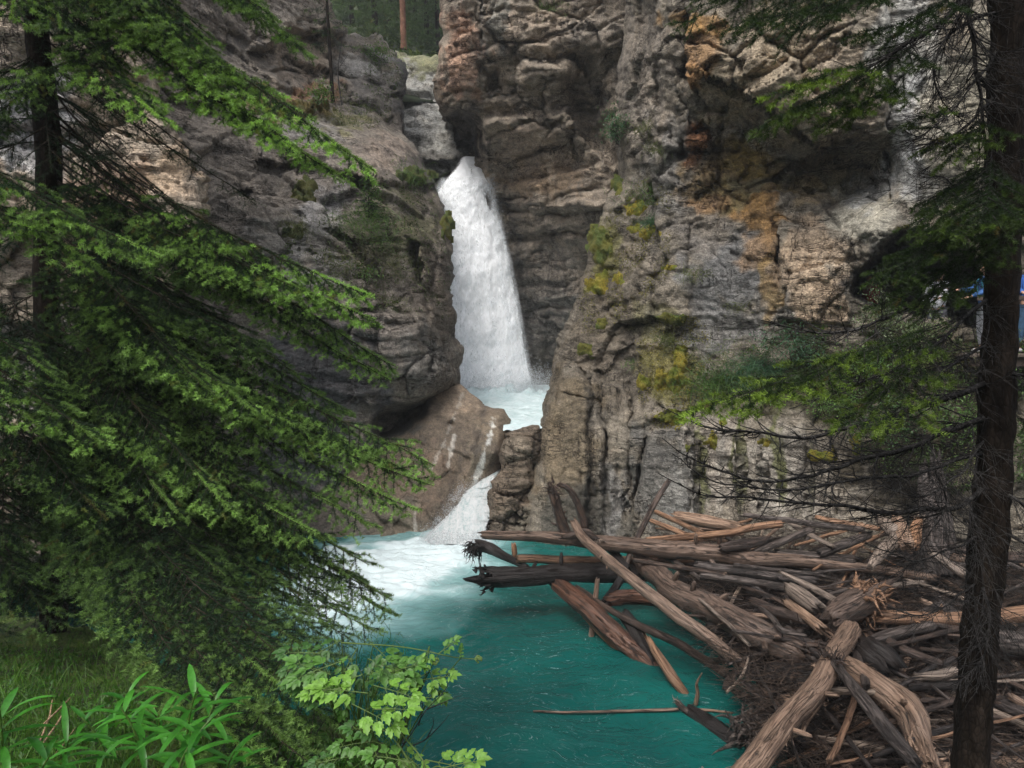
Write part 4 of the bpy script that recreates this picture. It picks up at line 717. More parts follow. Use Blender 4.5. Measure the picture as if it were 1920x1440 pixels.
DB = [
 ([(1860, 715, 4), (1760, 752, 3.9), (1656, 782, 3.8), (1560, 812, 3.7), (1487, 818, 3.6), (1400, 812, 3.5), (1320, 800, 3.45), (1236, 757, 3.4)], .015),
 ([(1850, 780, 4), (1720, 832, 3.8), (1632, 858, 3.7), (1560, 882, 3.6), (1495, 898, 3.5), (1432, 903, 3.4), (1320, 872, 3.3), (1240, 820, 3.2)], .015),
 ([(1850, 905, 4), (1789, 952, 3.9), (1632, 958, 3.7), (1551, 948, 3.6), (1430, 938, 3.5), (1320, 926, 3.4), (1232, 885, 3.3)], .013),
 ([(1850, 850, 4), (1720, 885, 3.7), (1600, 900, 3.5), (1480, 912, 3.3), (1360, 905, 3.2), (1260, 850, 3.1)], .010),
 ([(1850, 480, 4), (1760, 545, 3.8), (1650, 600, 3.6), (1547, 622, 3.5), (1480, 612, 3.4), (1427, 596, 3.35)], .011),
 ([(1850, 560, 4), (1760, 640, 3.7), (1680, 690, 3.5), (1600, 720, 3.3), (1480, 770, 3.1)], .010),
 ([(1880, -60, 4), (1780, 30, 3.8), (1687, 90, 3.6), (1612, 135, 3.5), (1540, 200, 3.4)], .014),
 ([(1820, -80, 3.7), (1815, 0, 3.7), (1832, 110, 3.75), (1850, 260, 3.8), (1862, 480, 3.9)], .014),
 ([(1870, 20, 4), (1790, 60, 3.8), (1752, 110, 3.7), (1752, 170, 3.7), (1790, 215, 3.75), (1850, 250, 3.8)], .008),
 ([(1870, 90, 4), (1800, 190, 3.7), (1740, 250, 3.6), (1690, 262, 3.5)], .007), ([(1870, 170, 4), (1790, 260, 3.8), (1745, 262, 3.6), (1700, 240, 3.5)], .007),
 ([(1870, 300, 4), (1800, 350, 3.8), (1760, 330, 3.7), (1720, 345, 3.6)], .006),
 ([(1850, 640, 4), (1760, 700, 3.7), (1680, 790, 3.5), (1600, 850, 3.4)], .008), ([(1850, 820, 4), (1790, 900, 3.7), (1710, 930, 3.5), (1640, 900, 3.4)], .007),
 ([(1840, 1000, 4), (1760, 1040, 3.7), (1690, 1045, 3.5), (1600, 1010, 3.4)], .007), ([(1835, 1090, 4), (1740, 1150, 3.6), (1660, 1140, 3.5)], .006), ([(1760, 880, 3.7), (1770, 960, 3.7), (1700, 1060, 3.6), (1690, 1100, 3.6)], .005),
 ([(1845, 1100, 3.85), (1860, 1160, 3.8), (1840, 1240, 3.8), (1790, 1300, 3.8)], .009), ([(1890, 1000, 3.9), (1960, 1040, 3.8), (2040, 1100, 3.7)], .008), ([(1900, 700, 3.9), (1990, 720, 3.8), (2080, 760, 3.7)], .009),
 ([(1890, 930, 3.9), (1940, 960, 3.8), (2000, 950, 3.7)], .007), ([(1870, 240, 4.1), (1930, 330, 4.1), (2000, 380, 4)], .008)]
for pts, r0 in DB:
    V, F = tubes(dead_branch(pts, r0 * 1.3, tw=int(40 + 2400 * r0), tl=0.42), 4); mesh_obj("branch", V, F, M_dead, e)
fo = Foliage(21)
def RL(pts, lmax, bright, **kw): fo.limb(spline([at(*p) for p in pts], 24), lmax=lmax, bright=bright, r0=0.006, **kw)
RL([(1760, 60, 3.6), (1600, 150, 3.45), (1440, 228, 3.3)], .30, .25, start=.15); RL([(1700, 90, 3.5), (1580, 130, 3.4), (1460, 172, 3.3)], .22, .6, start=.3); RL([(1720, 120, 3.6), (1640, 180, 3.5), (1560, 215, 3.4)], .26, .35)
RL([(1720, -60, 3.6), (1550, 10, 3.5), (1390, 40, 3.4)], .32, .08); RL([(1700, -80, 3.8), (1560, -20, 3.7), (1440, 0, 3.6)], .3, .06); RL([(1800, -20, 3.6), (1700, 40, 3.5), (1610, 60, 3.5)], .25, .08)
RL([(1760, 560, 3.6), (1600, 650, 3.35), (1450, 720, 3.2), (1292, 768, 3.05)], .30, .75, start=.45, droop=.1); RL([(1650, 620, 3.4), (1540, 700, 3.2), (1400, 760, 3.1)], .24, .6, start=.35, droop=.15); RL([(1740, 640, 3.5), (1680, 710, 3.3), (1600, 790, 3.1)], .24, .5, start=.2); RL([(1760, 640, 3.6), (1700, 720, 3.4), (1690, 800, 3.2)], .22, .6, start=.3); RL([(1780, 600, 3.6), (1680, 640, 3.3), (1560, 670, 3.2)], .22, .5, start=.3)
RL([(1860, 300, 3.9), (1780, 370, 3.6), (1730, 420, 3.5)], .32, .15); RL([(1870, 330, 3.8), (1820, 400, 3.5), (1760, 430, 3.4)], .3, .2); RL([(1860, 280, 3.8), (1850, 380, 3.4), (1810, 440, 3.3)], .3, .2); RL([(1860, 400, 3.9), (1740, 470, 3.6), (1640, 520, 3.5)], .3, .12); RL([(1850, 450, 3.9), (1740, 530, 3.6), (1660, 570, 3.5)], .28, .12); RL([(1860, 420, 3.8), (1780, 520, 3.6), (1740, 590, 3.5)], .26, .15)
RL([(1880, 250, 4.2), (1960, 300, 4.0), (2000, 400, 3.9)], .3, .2); RL([(1870, 180, 3.9), (1800, 260, 3.7), (1730, 210, 3.6)], .18, .3, start=.3); RL([(1860, 220, 3.8), (1790, 290, 3.6)], .2, .3)
RL([(1880, 760, 4.1), (1960, 820, 4), (2020, 900, 4)], .25, .2); RL([(1880, 380, 3.9), (1900, 430, 3.5), (1880, 480, 3.4)], .26, .12)
for i in range(34):   # the crown above the frame
    A = rt(-250 - 12 * i) ; a = r2.uniform(0, 6.28); l = r2.uniform(.9, 2.0); B = A + np.array([math.cos(a) * l, math.sin(a) * l, -.25 * l]); fo.limb(bez(A, (A + B) / 2, B, 12), lmax=.5, bright=.1, r0=.01, gap=.08)
V, F, c = fo.needles(old=(0.014, 0.03, 0.010), new=(0.24, 0.36, 0.05)); mesh_obj("crown", V, F, M_need, e, smooth=False, col=c); V, F = tubes(fo.tw, 4); mesh_obj("branches", V, F, M_dead, e)
# ================================================================== DRIFTWOOD
def mk_wood(name, core, dark, barkc, barkamt, rough=0.48, spec=0.5):
    k = NT(name); uv = k.attr("UVMap", "Vector"); oi = k.n.new("ShaderNodeObjectInfo"); rd = oi.outputs["Random"]
    sh = k.n.new("ShaderNodeVectorMath"); sh.operation = 'ADD'; k.L(uv, sh.inputs[0]); cm = k.n.new("ShaderNodeCombineXYZ"); k.L(k.math('MULTIPLY', rd, 37.0), cm.inputs[0]); k.L(k.math('MULTIPLY', rd, 11.0), cm.inputs[1]); k.L(cm, sh.inputs[1]); u = sh.outputs[0]
    g = k.noise(k.pos((3.5, 70, 1), src=u), 1.0, 5, 0.65, 0.3); g2 = k.noise(k.pos((1.6, 22, 1), src=u), 1.0, 4, 0.6, 0.4); m = k.noise(k.pos((3.5, 14, 1), src=u), 1.0, 6, 0.72, 0.6); f = k.noise(k.pos((30, 60, 1), src=u), 1.0, 3, 0.7)
    col = k.mix(k.ramp(g, [(0.32, 0.0), (0.62, 1.0)]), dark, core); col = k.mix(1.0, col, k.ramp(g2, [(0.3, 0.45), (0.52, 1.0), (0.72, 1.35)]), 'MULTIPLY')
    bm = k.ramp(k.math('ADD', m, barkamt - 0.5), [(0.46, 0.0), (0.54, 1.0)]); bk = k.mix(k.ramp(f, [(0.35, 0.0), (0.65, 1.0)]), tuple(x * 0.45 for x in barkc), barkc)
    ck = k.ramp(k.math('ABSOLUTE', k.math('SUBTRACT', k.noise(k.pos((1.1, 26, 1), src=u), 1.0, 3, 0.55, 0.5), 0.5)), [(0.0, 0.0), (0.022, 1.0)]); col = k.mix(1.0, col, k.mix(ck, (.28, .25, .24), (1, 1, 1)), 'MULTIPLY'); col = k.mix(bm, col, bk); col = k.mix(1.0, col, k.mix(rd, (0.75, 0.75, 0.78), (1.15, 1.1, 1.05)), 'MULTIPLY')
    k.L(col, k.b.inputs["Base Color"]); h = k.math('ADD', k.math('MULTIPLY', g, 0.8), k.math('MULTIPLY', g2, 0.8)); h = k.math('ADD', h, k.math('MULTIPLY', ck, 0.6)); h = k.math('ADD', h, k.math('MULTIPLY', bm, k.math('ADD', 0.3, k.math('MULTIPLY', f, 0.5))))
    k.L(k.bump(h, 0.022, 1.0), k.b.inputs["Normal"]); k.b.inputs["Roughness"].default_value = rough; k.b.inputs["Specular IOR Level"].default_value = spec; return k.m
W = dict(
 tan=mk_wood("peeled_tan_wood", (0.38, 0.265, 0.19), (0.17, 0.10, 0.065), (0.08, 0.06, 0.05), 0.38),
 orange=mk_wood("fresh_orange_wood", (0.38, 0.225, 0.135), (0.17, 0.088, 0.05), (0.07, 0.045, 0.035), 0.34),
 grey=mk_wood("weathered_grey_wood", (0.125, 0.102, 0.092), (0.042, 0.034, 0.031), (0.045, 0.036, 0.032), 0.46),
 pale=mk_wood("bleached_wood", (0.36, 0.29, 0.235), (0.14, 0.105, 0.08), (0.10, 0.085, 0.075), 0.28),
 brown=mk_wood("brown_wood", (0.11, 0.072, 0.054), (0.036, 0.025, 0.02), (0.055, 0.042, 0.036), 0.45),
 red=mk_wood("wet_red_brown_wood", (0.20, 0.095, 0.055), (0.06, 0.028, 0.02), (0.035, 0.026, 0.022), 0.42, 0.38, 0.5),
 dark=mk_wood("dark_wet_bark", (0.038, 0.027, 0.023), (0.014, 0.011, 0.010), (0.03, 0.024, 0.022), 0.6, 0.45, 0.4),
 mossy=mk_wood("patchy_barked_wood", (0.23, 0.16, 0.12), (0.07, 0.046, 0.036), (0.055, 0.046, 0.04), 0.42))
def log_mesh(P, r, sides, seed, jag=(1, 1), ridge=0.10, flat=1.0):
    m = len(P); T = np.gradient(P, axis=0); T /= np.linalg.norm(T, axis=1)[:, None] + 1e-9
    ref = np.array([0, 0, 1.0]) if abs(T[:, 2]).mean() < 0.8 else np.array([1.0, 0.2, 0]); A = np.cross(T, ref); A /= np.linalg.norm(A, axis=1)[:, None]; B = np.cross(A, T)
    th = np.arange(sides) * 2 * np.pi / sides; s = np.r_[0, np.cumsum(np.linalg.norm(np.diff(P, axis=0), axis=1))]
    TH, SS = np.meshgrid(th, s); q = np.stack([np.cos(TH) * 2.2, np.sin(TH) * 2.2, SS * 0.9 + seed * 3.7], -1).reshape(-1, 3)
    k = 1 + ridge * fbm(q, 4, seed, .6).reshape(m, sides) + 0.5 * ridge * fbm(q * np.array([4, 4, 1.0]), 3, seed + 5).reshape(m, sides)
    kn = gn(np.stack([np.cos(TH) * 1.4, np.sin(TH) * 1.4, SS * 2.3 + seed], -1).reshape(-1, 3), seed + 9).reshape(m, sides); k += 0.22 * np.clip(kn - 0.55, 0, 1) * 3
    rr = r[:, None] * k
    V = P[:, None] + rr[..., None] * (A[:, None] * np.cos(th)[None, :, None] + B[:, None] * np.sin(th)[None, :, None] * flat)
    # jagged broken ends
    for e, sg, amt in ((0, -1, jag[0]), (m - 1, 1, jag[1])):
        j = r[e] * amt * (fbm(np.c_[np.cos(th) * 3, np.sin(th) * 3, np.full(sides, seed + e)], 3, seed + 3) * 1.6 + 0.4 * _U[(np.arange(sides) * 7 + seed * 13 + e) & 1023, 0]); V[e] += T[e] * sg * j[:, None]
        V[e] = V[e] * 0.86 + (P[e] + T[e] * sg * j[:, None]) * 0.14
    V = V.reshape(-1, 3); uv = np.c_[SS.ravel(), (TH * r[:, None]).ravel()]
    i = np.arange(m * sides).reshape(m, sides); jx = np.roll(i, -1, 1); F = np.stack([i[:-1], jx[:-1], jx[1:], i[1:]], -1).reshape(-1, 4)
    c0, c1 = len(V), len(V) + 1; V = np.r_[V, [P[0] + T[0] * r[0] * 0.35 * jag[0]], [P[-1] - T[-1] * r[-1] * 0.35 * jag[1]]]; uv = np.r_[uv, [[0, 0]], [[s[-1], 0]]]
    Ft = np.concatenate([np.stack([jx[0], i[0], np.full(sides, c0)], -1), np.stack([i[-1], jx[-1], np.full(sides, c1)], -1)])
    return V, [F, Ft], uv
def pz(p):  # (photo x, photo y, height) or (photo x, photo y, 'D', distance)
    return at(p[0], p[1], p[3]) if len(p) == 4 else onz(p[0], p[1], p[2])
r3 = random.Random(99); _lc = [0]
def root_tubes(c, axis, n, ln, r, spread=1.0, seed=0, bias=(0, 0, 0)):
    rr = random.Random(seed); out = []; axis = nrm(np.array(axis, float))
    for i in range(n):
        d = nrm(axis * rr.uniform(0.1, 1.0) + spread * np.array([rr.gauss(0, .6), rr.gauss(0, .6), rr.gauss(0, .6)]) + np.array(bias)); l = ln * rr.uniform(.35, 1.1); p = np.array(c) + d * r * 0.5 + 0.4 * r * np.array([rr.gauss(0, 1), rr.gauss(0, 1), rr.gauss(0, 1)]); Q = [p]
        for q in range(7): Q.append(Q[-1] + d * l / 7); d = nrm(d + np.array([rr.gauss(0, .38), rr.gauss(0, .38), rr.gauss(0, .38)]))
        out.append((np.array(Q), np.linspace(max(0.0035, r * rr.uniform(.08, .3)), 0.0012, 8)))
    return out
def log(label, pts, w, mat, cat="log", name="driftwood_log", stubs=0, roots=None, group=None, jag=(1, 1), ridge=0.10, flat=1.0, sides=None, bend=0.008, fuzz=0):
    _lc[0] += 1; sd = _lc[0]; C = np.array([pz(p) for p in pts]); L = np.linalg.norm(np.diff(C, axis=0), axis=1).sum()
    wr = np.array(w if isinstance(w, (list, tuple)) else [w, w], float); dist = np.linalg.norm(C - np.array([0, 0, CAMZ]), axis=1)
    rc = np.interp(np.linspace(0, 1, len(C)), np.linspace(0, 1, len(wr)), wr) / 2 / FPX * dist * 1.04; big = rc.max() > 0.03
    n = int(np.clip(L / (0.035 if big else 0.07), 10, 110)); P = spline(C, n); r = np.interp(np.linspace(0, 1, n), np.linspace(0, 1, len(rc)), rc)
    P = P + bend * min(L, 2) * np.c_[fbm(P * 1.3, 2, sd), fbm(P * 1.3, 2, sd + 1), fbm(P * 1.3, 2, sd + 2)]
    V, F, uv = log_mesh(P, r, sides or (20 if big else 9), sd, jag, ridge, flat)
    if stubs or roots or fuzz:
        e = empty(name, P[n // 2], label, cat, group); mesh_obj("trunk", V, F, mat, e, uv=uv)
        for i in range(stubs):
            k = r3.randrange(3, n - 3); T = nrm(P[k + 1] - P[k]); d = nrm(np.cross(T, (r3.gauss(0, 1), r3.gauss(0, 1), r3.gauss(0, 1)))); d = nrm(d + np.array([0, -.3, .35]) + T * r3.uniform(-.2, .8)); l = r[k] * r3.uniform(.6, 1.6) + 0.03; q = P[k] + d * r[k] * 0.7
            V2, F2, u2 = log_mesh(np.array([q + d * l * t for t in (0, .4, .8, 1)]), np.linspace(r[k] * .28, r[k] * .15, 4), 8, sd + i); mesh_obj("branch_stub", V2, F2, mat, e, uv=u2)
        if fuzz:
            tb_ = []
            for i in range(fuzz):
                k = r3.randrange(2, n - 2); T = nrm(P[k + 1] - P[k]); d = nrm(np.cross(T, (r3.gauss(0, 1), r3.gauss(0, 1), r3.gauss(0, 1)))); q = P[k] + d * r[k] * .93; dd = nrm(T * r3.choice([-1, 1]) * r3.uniform(.6, 1.6) + d + np.array([0, 0, -.5])); l = r3.uniform(.03, .13); tb_.append((np.array([q, q + dd * l * .5, q + dd * l + np.array([0, 0, -.2 * l])]), np.array([.004, .003, .0008])))
            V2, F2 = tubes(tb_, 3); mesh_obj("splinters", V2, F2, mat, e, uv=np.c_[V2[:, 0] * 2, V2[:, 2]])
        for rt_ in (roots or []):
            end, nn, ln, spread, m2 = rt_[:5]; k, k2 = (0, 1) if end == 0 else (-1, -2); V2, F2 = tubes(root_tubes(P[k], P[k] - P[k2], nn, ln, r[k], spread, sd, rt_[5] if len(rt_) > 5 else (0, 0, 0)), 4)
            uv2 = np.c_[V2[:, 0] * 2, V2[:, 2]]; mesh_obj("roots", V2, F2, m2, e, uv=uv2)
    else:
        ce = P.mean(0); o = mesh_obj(name, V - ce, F, mat, uv=uv); o.location = ce; tag(o, label, cat, group)
D_, O_, G_, P_w, B_, R_w, T_, X_ = W['dark'], W['orange'], W['grey'], W['pale'], W['brown'], W['red'], W['tan'], W['mossy']
log("long grey log spanning the top of the jam, its left end over the water", [(907, 1003, 1.3), (1054, 1009, 1.3), (1126, 1019, 1.25), (1282, 1031, 1.2), (1400, 1046, 1.15), (1507, 1053, 1.1), (1640, 1068, 1.05), (1751, 1084, 1.0)], [15, 20, 25, 32, 28, 20, 15, 12], X_, stubs=4, fuzz=60)
log("thick black barked log with splintered left end above the teal water", [(919, 1081, 0.75), (985, 1080, .75), (1047, 1075, .75), (1157, 1072, .75), (1200, 1076, .7)], [36, 32, 31, 34, 30], D_, stubs=3, roots=[(0, 34, .22, .8, D_)], jag=(2.5, 1), ridge=.16, fuzz=90)
log("thin bright orange log lying between the grey and the black logs", [(972, 1048, .85), (1072, 1050, .85), (1200, 1052, .85), (1297, 1050, .85)], [15, 15, 16, 14], O_)
log("dark bent log with dangling roots, leftmost tip of the jam", [(893, 1022, 'D', 12.1), (916, 1028, 'D', 12.1), (954, 1047, 'D', 11.8), (988, 1063, 'D', 11.5)], [22, 17, 13, 9], D_, roots=[(0, 60, .34, .8, D_, (-.1, 0, -1.1))])
log("pale peeled pole lying diagonally across the front of the jam", [(1076, 981, 1.62), (1091, 1006, 1.5), (1126, 1037, 1.42), (1172, 1075, 1.3), (1235, 1125, 1.1), (1266, 1150, 1.0), (1313, 1184, .85), (1394, 1250, .55)], [14, 17, 18, 19, 21, 22, 21, 18], T_, stubs=3, jag=(3, 1), ridge=.07)
log("upright broken snag with a frayed root crown", [(1060, 1006, 'D', 11.4), (1052, 975, 'D', 11.4), (1044, 947, 'D', 11.4), (1035, 921, 'D', 11.45)], [23, 19, 17, 19], B_, stubs=3, roots=[(1, 46, .22, 1.2, B_)], name="snag", cat="snag")
log("curved bare limb arching up beside the frayed snag", [(1095, 990, 'D', 11.5), (1089, 962, 'D', 11.5), (1077, 932, 'D', 11.5), (1064, 915, 'D', 11.5), (1048, 909, 'D', 11.5)], [16, 14, 13, 11, 8], B_, name="snag", cat="snag", roots=[(1, 10, .1, 1, B_)])
log("short splintered fork where the pale pole meets the grey log", [(1054, 1008, 1.42), (1076, 1003, 1.48), (1098, 1000, 1.5), (1122, 1012, 1.42)], [8, 16, 18, 6], B_, roots=[(1, 16, .15, .8, P_w)])
log("split red brown log slanting down into the teal water", [(1042, 1090, .62), (1080, 1122, .5), (1110, 1147, .4), (1157, 1191, .2), (1200, 1230, .02), (1235, 1262, -.12)], [24, 32, 33, 32, 30, 26], R_w, jag=(1.5, 1), ridge=.22)
log("narrow split half of the red brown log along its lower edge", [(1050, 1102, .5), (1090, 1145, .3), (1130, 1190, .1), (1165, 1222, -.02)], [12, 13, 13, 9], O_, jag=(1.5, 2), ridge=.2)
log("thickest log of the jam, mottled bark, running down to the right", [(1197, 1050, .9), (1235, 1081, .88), (1266, 1109, .88), (1329, 1137, .88), (1391, 1172, .85), (1454, 1203, .8), (1500, 1224, .75)], [28, 34, 40, 42, 45, 46, 38], X_, stubs=7, roots=[(1, 60, .3, 1.0, B_)], ridge=.12, fuzz=120)
log("thin dark pole slanting beneath the pale peeled pole", [(1080, 1100, .55), (1141, 1141, .5), (1204, 1175, .42), (1266, 1203, .38), (1360, 1262, .3)], [8, 10, 12, 14, 14], B_, stubs=1)
log("orange splintered stake standing in the water at the jam foot", [(1216, 1197, .42), (1235, 1231, .3), (1260, 1269, .15), (1288, 1306, -.05)], [9, 15, 17, 12], O_, jag=(3, 1), ridge=.2)
log("straight pole leaning up against the cliff above the jam", [(1172, 1060, 'D', 11.0), (1194, 1012, 'D', 11.2), (1226, 947, 'D', 11.4), (1254, 903, 'D', 11.6)], [9, 10, 10, 9], B_, stubs=2, jag=(1, 2))
log("stout pale log crossing the bottom edge of the view", [(1340, 1520, .95), (1405, 1440, 1.0), (1473, 1353, 1.05), (1514, 1307, 1.08), (1541, 1272, 1.1), (1566, 1226, 1.1), (1597, 1180, 1.1)], [44, 40, 37, 34, 32, 32, 30], T_, stubs=3, roots=[(0, 4, .1, 1, P_w)], ridge=.08, fuzz=160)
log("fat tan log with a flared root end by the spruce trunk", [(1578, 1238, .98), (1612, 1262, .98), (1650, 1290, .95), (1690, 1318, .9), (1716, 1352, .85), (1728, 1392, .75), (1745, 1440, .7)], [24, 32, 38, 44, 38, 26, 30], T_, stubs=2, roots=[(1, 40, .35, 1.0, T_)], ridge=.16, fuzz=120)
log("long grey split slab lying in front of the fat tan log", [(1562, 1240, 1.2), (1590, 1275, 1.15), (1622, 1315, 1.1), (1660, 1365, 1.0), (1716, 1430, .9)], [16, 18, 22, 26, 22], G_, ridge=.2, flat=.6, roots=[(0, 50, .28, 1.2, B_)])
log("hollow stump end with a burst of orange splinters", [(1558, 1166, 1.05), (1589, 1142, 1.12), (1622, 1124, 1.2)], [30, 40, 44], X_, roots=[(1, 130, .30, 1.0, O_)], jag=(1, 3), ridge=.2, cat="stump", name="driftwood_stump")
log("smooth orange log disappearing behind the right spruce trunk", [(1648, 1156, 1.0), (1720, 1160, 1.0), (1798, 1162, 1.0), (1920, 1152, 1.0), (2060, 1150, 1.0)], [20, 20, 22, 24, 24], O_, stubs=2, ridge=.06)
log("blue grey pointed slab just above the dark root clump", [(1388, 1274, .55), (1405, 1288, .5), (1430, 1308, .45), (1475, 1352, .4)], [8, 20, 26, 22], G_, flat=.5, ridge=.15, jag=(4, 1))
log("knotted black root clump at the water's edge", [(1470, 1372, .3), (1440, 1372, .38), (1412, 1368, .45)], [40, 52, 44], D_, roots=[(1, 90, .30, 1.3, G_), (0, 40, .3, 1.2, D_)], cat="root clump", name="root_clump", ridge=.35)
log("grey log lying just below the long top log", [(1306, 1060, 1.05), (1390, 1071, 1.05), (1460, 1081, 1.05), (1529, 1090, 1.05)], [15, 16, 16, 13], G_, stubs=2)
log("dark straight log second below the long top log", [(1312, 1079, .98), (1400, 1090, .98), (1476, 1101, .98), (1560, 1112, .95)], [11, 12, 12, 10], G_)
log("thin rod poking left from under the long top log", [(1188, 1050, 1.05), (1250, 1061, 1.05), (1310, 1070, 1.05), (1360, 1078, 1)], [7, 8, 8, 7], B_)
log("slim grey rod resting on the middle grey log", [(1376, 1059, 1.15), (1450, 1068, 1.15), (1526, 1076, 1.15)], [7, 7, 7], G_)
log("pale tan slat pointing down right in the jam centre", [(1465, 1073, 1.2), (1510, 1095, 1.15), (1568, 1127, 1.1)], [7, 14, 13], P_w, flat=.7, jag=(3, 1))
log("short plump bleached log in the jam centre", [(1482, 1104, 1.1), (1505, 1120, 1.08), (1532, 1140, 1.05)], [22, 27, 24], P_w, ridge=.06)
log("reddish log in the jam centre ending near the splintered stump", [(1410, 1128, 1.0), (1460, 1147, 1.0), (1512, 1164, 1.0)], [15, 16, 15], B_, stubs=1)
log("brown log with a broken orange tip beside the splintered stump", [(1474, 1129, 1.08), (1510, 1155, 1.06), (1541, 1180, 1.04)], [13, 16, 18], T_, jag=(1, 4))
log("dark grey beam tilting up to the right near the cliff foot", [(1405, 1039, 1.2), (1460, 1018, 1.35), (1522, 992, 1.5)], [13, 14, 12], G_, flat=.8)
log("grey beam with a chipped upper end below the bleached slab", [(1537, 1038, 1.25), (1585, 1020, 1.4), (1630, 1002, 1.5)], [14, 15, 13], G_)
log("grey barked log half hidden behind the long top log", [(1455, 1040, 1.15), (1530, 1046, 1.15), (1603, 1052, 1.15)], [16, 18, 16], G_, ridge=.16)
log("thick tan log at the foot of the cliff", [(1266, 967, 1.4), (1320, 977, 1.4), (1388, 990, 1.35)], [16, 22, 18], T_, stubs=1)
log("upper of two orange poles at the jam's left corner", [(1228, 960, 1.4), (1270, 978, 1.38), (1318, 1000, 1.35)], [8, 9, 9], O_)
log("lower of two orange poles at the jam's left corner", [(1220, 976, 1.35), (1250, 988, 1.33), (1292, 1006, 1.3)], [8, 10, 9], O_)
log("slender log, dark on its left half and orange on its right", [(1213, 1013, 1.3), (1347, 1001, 1.42), (1400, 992, 1.48), (1466, 983, 1.55)], [9, 11, 12, 12], O_)
log("short upright post standing in the jam near the cliff", [(1349, 1024, 'D', 11.9), (1348, 998, 'D', 11.9), (1347, 975, 'D', 11.9)], [8, 9, 8], B_, name="post", cat="post")
log("chunky brown broken block behind the long top log", [(1352, 1027, 1.35), (1390, 1021, 1.38), (1436, 1012, 1.4)], [14, 20, 12], B_, jag=(1, 4), ridge=.2)
log("long purple grey pole at the top of the jam", [(1395, 965, 1.6), (1470, 975, 1.6), (1555, 986, 1.6), (1620, 994, 1.6)], [8, 9, 10, 9], G_)
log("orange pole end near the top right of the jam", [(1530, 970, 1.65), (1580, 980, 1.65), (1650, 992, 1.65)], [9, 9, 8], O_)
log("flat bleached slab at the top of the jam", [(1471, 972, 1.5), (1500, 992, 1.45), (1562, 1024, 1.4)], [9, 17, 10], P_w, flat=.35)
log("pale bent log shaped like an elbow under the bare branches", [(1648, 972, 1.75), (1668, 990, 1.7), (1686, 1006, 1.6), (1660, 1030, 1.45), (1632, 1064, 1.3)], [14, 21, 22, 18, 12], P_w, ridge=.08)
log("smooth tan stump leaning right of the elbow log", [(1678, 966, 1.85), (1690, 992, 1.7), (1702, 1024, 1.55)], [14, 23, 22], T_, cat="stump", name="driftwood_stump")
log("dark orange rotten chunk with ragged edge", [(1722, 975, 1.75), (1715, 1000, 1.6), (1708, 1025, 1.5)], [12, 20, 20], O_, roots=[(0, 26, .16, 1, P_w)], ridge=.3)
log("weathered grey dead stump standing behind the jam", [(1758, 1075, 'D', 10.9), (1756, 1010, 'D', 11.0), (1752, 950, 'D', 11.2), (1746, 893, 'D', 11.4)], [52, 44, 44, 36], G_, ridge=.2, cat="stump", name="dead_stump", jag=(1, 2.5), sides=30)
log("pale slanting pole in front of the grey standing stump", [(1745, 1035, 1.7), (1775, 1055, 1.6), (1808, 1077, 1.5)], [10, 12, 13], P_w)
log("upper short log between the grey stump and the spruce trunk", [(1780, 1024, 1.5), (1815, 1032, 1.5), (1900, 1046, 1.5), (1980, 1054, 1.5)], [10, 12, 12, 12], B_)
log("lower short log between the grey stump and the spruce trunk", [(1785, 1044, 1.4), (1820, 1050, 1.4), (1880, 1062, 1.4)], [12, 13, 12], T_)
log("reddish stick slanting below the smooth orange log", [(1650, 1192, .95), (1700, 1220, .92), (1766, 1246, .9)], [11, 14, 12], B_)
log("silvery bent branch beside the spruce trunk", [(1728, 1268, .95), (1760, 1266, .97), (1795, 1256, 1.0)], [10, 15, 14], P_w, jag=(3, 1))
log("charred knobbly lump behind the stout pale log", [(1618, 1212, 1.0), (1645, 1230, .98), (1668, 1252, .9)], [34, 44, 36], D_, ridge=.45)
log("dark rod at the right edge below the silvery branch", [(1704, 1288, .85), (1760, 1286, .85), (1860, 1284, .85)], [10, 12, 12], D_)
log("long thin stick floating alone on the teal water", [(1000, 1333, .02), (1080, 1336, .03), (1180, 1333, .03), (1272, 1329, .04)], [3, 4, 5, 5], T_, cat="stick", name="driftwood_stick")
log("short stick floating right of the long thin stick", [(1312, 1331, .03), (1340, 1333, .03), (1374, 1337, .02)], [5, 4, 3], T_, cat="stick", name="driftwood_stick")
log("slim vertical stick hanging below the black barked log", [(1120, 1086, 'D', 10.7), (1116, 1130, 'D', 10.6), (1112, 1165, 'D', 10.5), (1107, 1205, 'D', 10.4)], [8, 9, 9, 9], T_, cat="stick", name="driftwood_stick")
log("dark prop slanting under the black barked log", [(1170, 1070, 'D', 10.8), (1158, 1095, 'D', 10.7), (1132, 1130, 'D', 10.6)], [14, 13, 12], D_)
log("dark stub rising right of the snag beneath the pale pole", [(1141, 1026, 'D', 11.4), (1158, 1045, 'D', 11.2), (1178, 1068, 'D', 10.9)], [12, 14, 14], D_)
log("glossy black log pointing down into the water", [(1168, 1150, .45), (1191, 1181, .3), (1224, 1240, .02)], [20, 23, 14], D_, ridge=.2)
log("brown jagged chunk in the shade under the pale pole", [(1142, 1124, .55), (1185, 1120, .6), (1240, 1126, .6)], [20, 26, 22], R_w, ridge=.3)
log("thin hooked twig standing by the water at the jam foot", [(1304, 1322, 0.0), (1308, 1300, .18), (1306, 1282, .32), (1316, 1262, .5)], [8, 6, 4, 2], T_, cat="stick", name="driftwood_stick", roots=[(0, 14, .16, 1.2, D_)])
log("small broken root piece at the waterline", [(1270, 1316, .1), (1284, 1330, .05), (1310, 1345, 0)], [10, 9, 6], B_, roots=[(0, 10, .1, 1, P_w)])
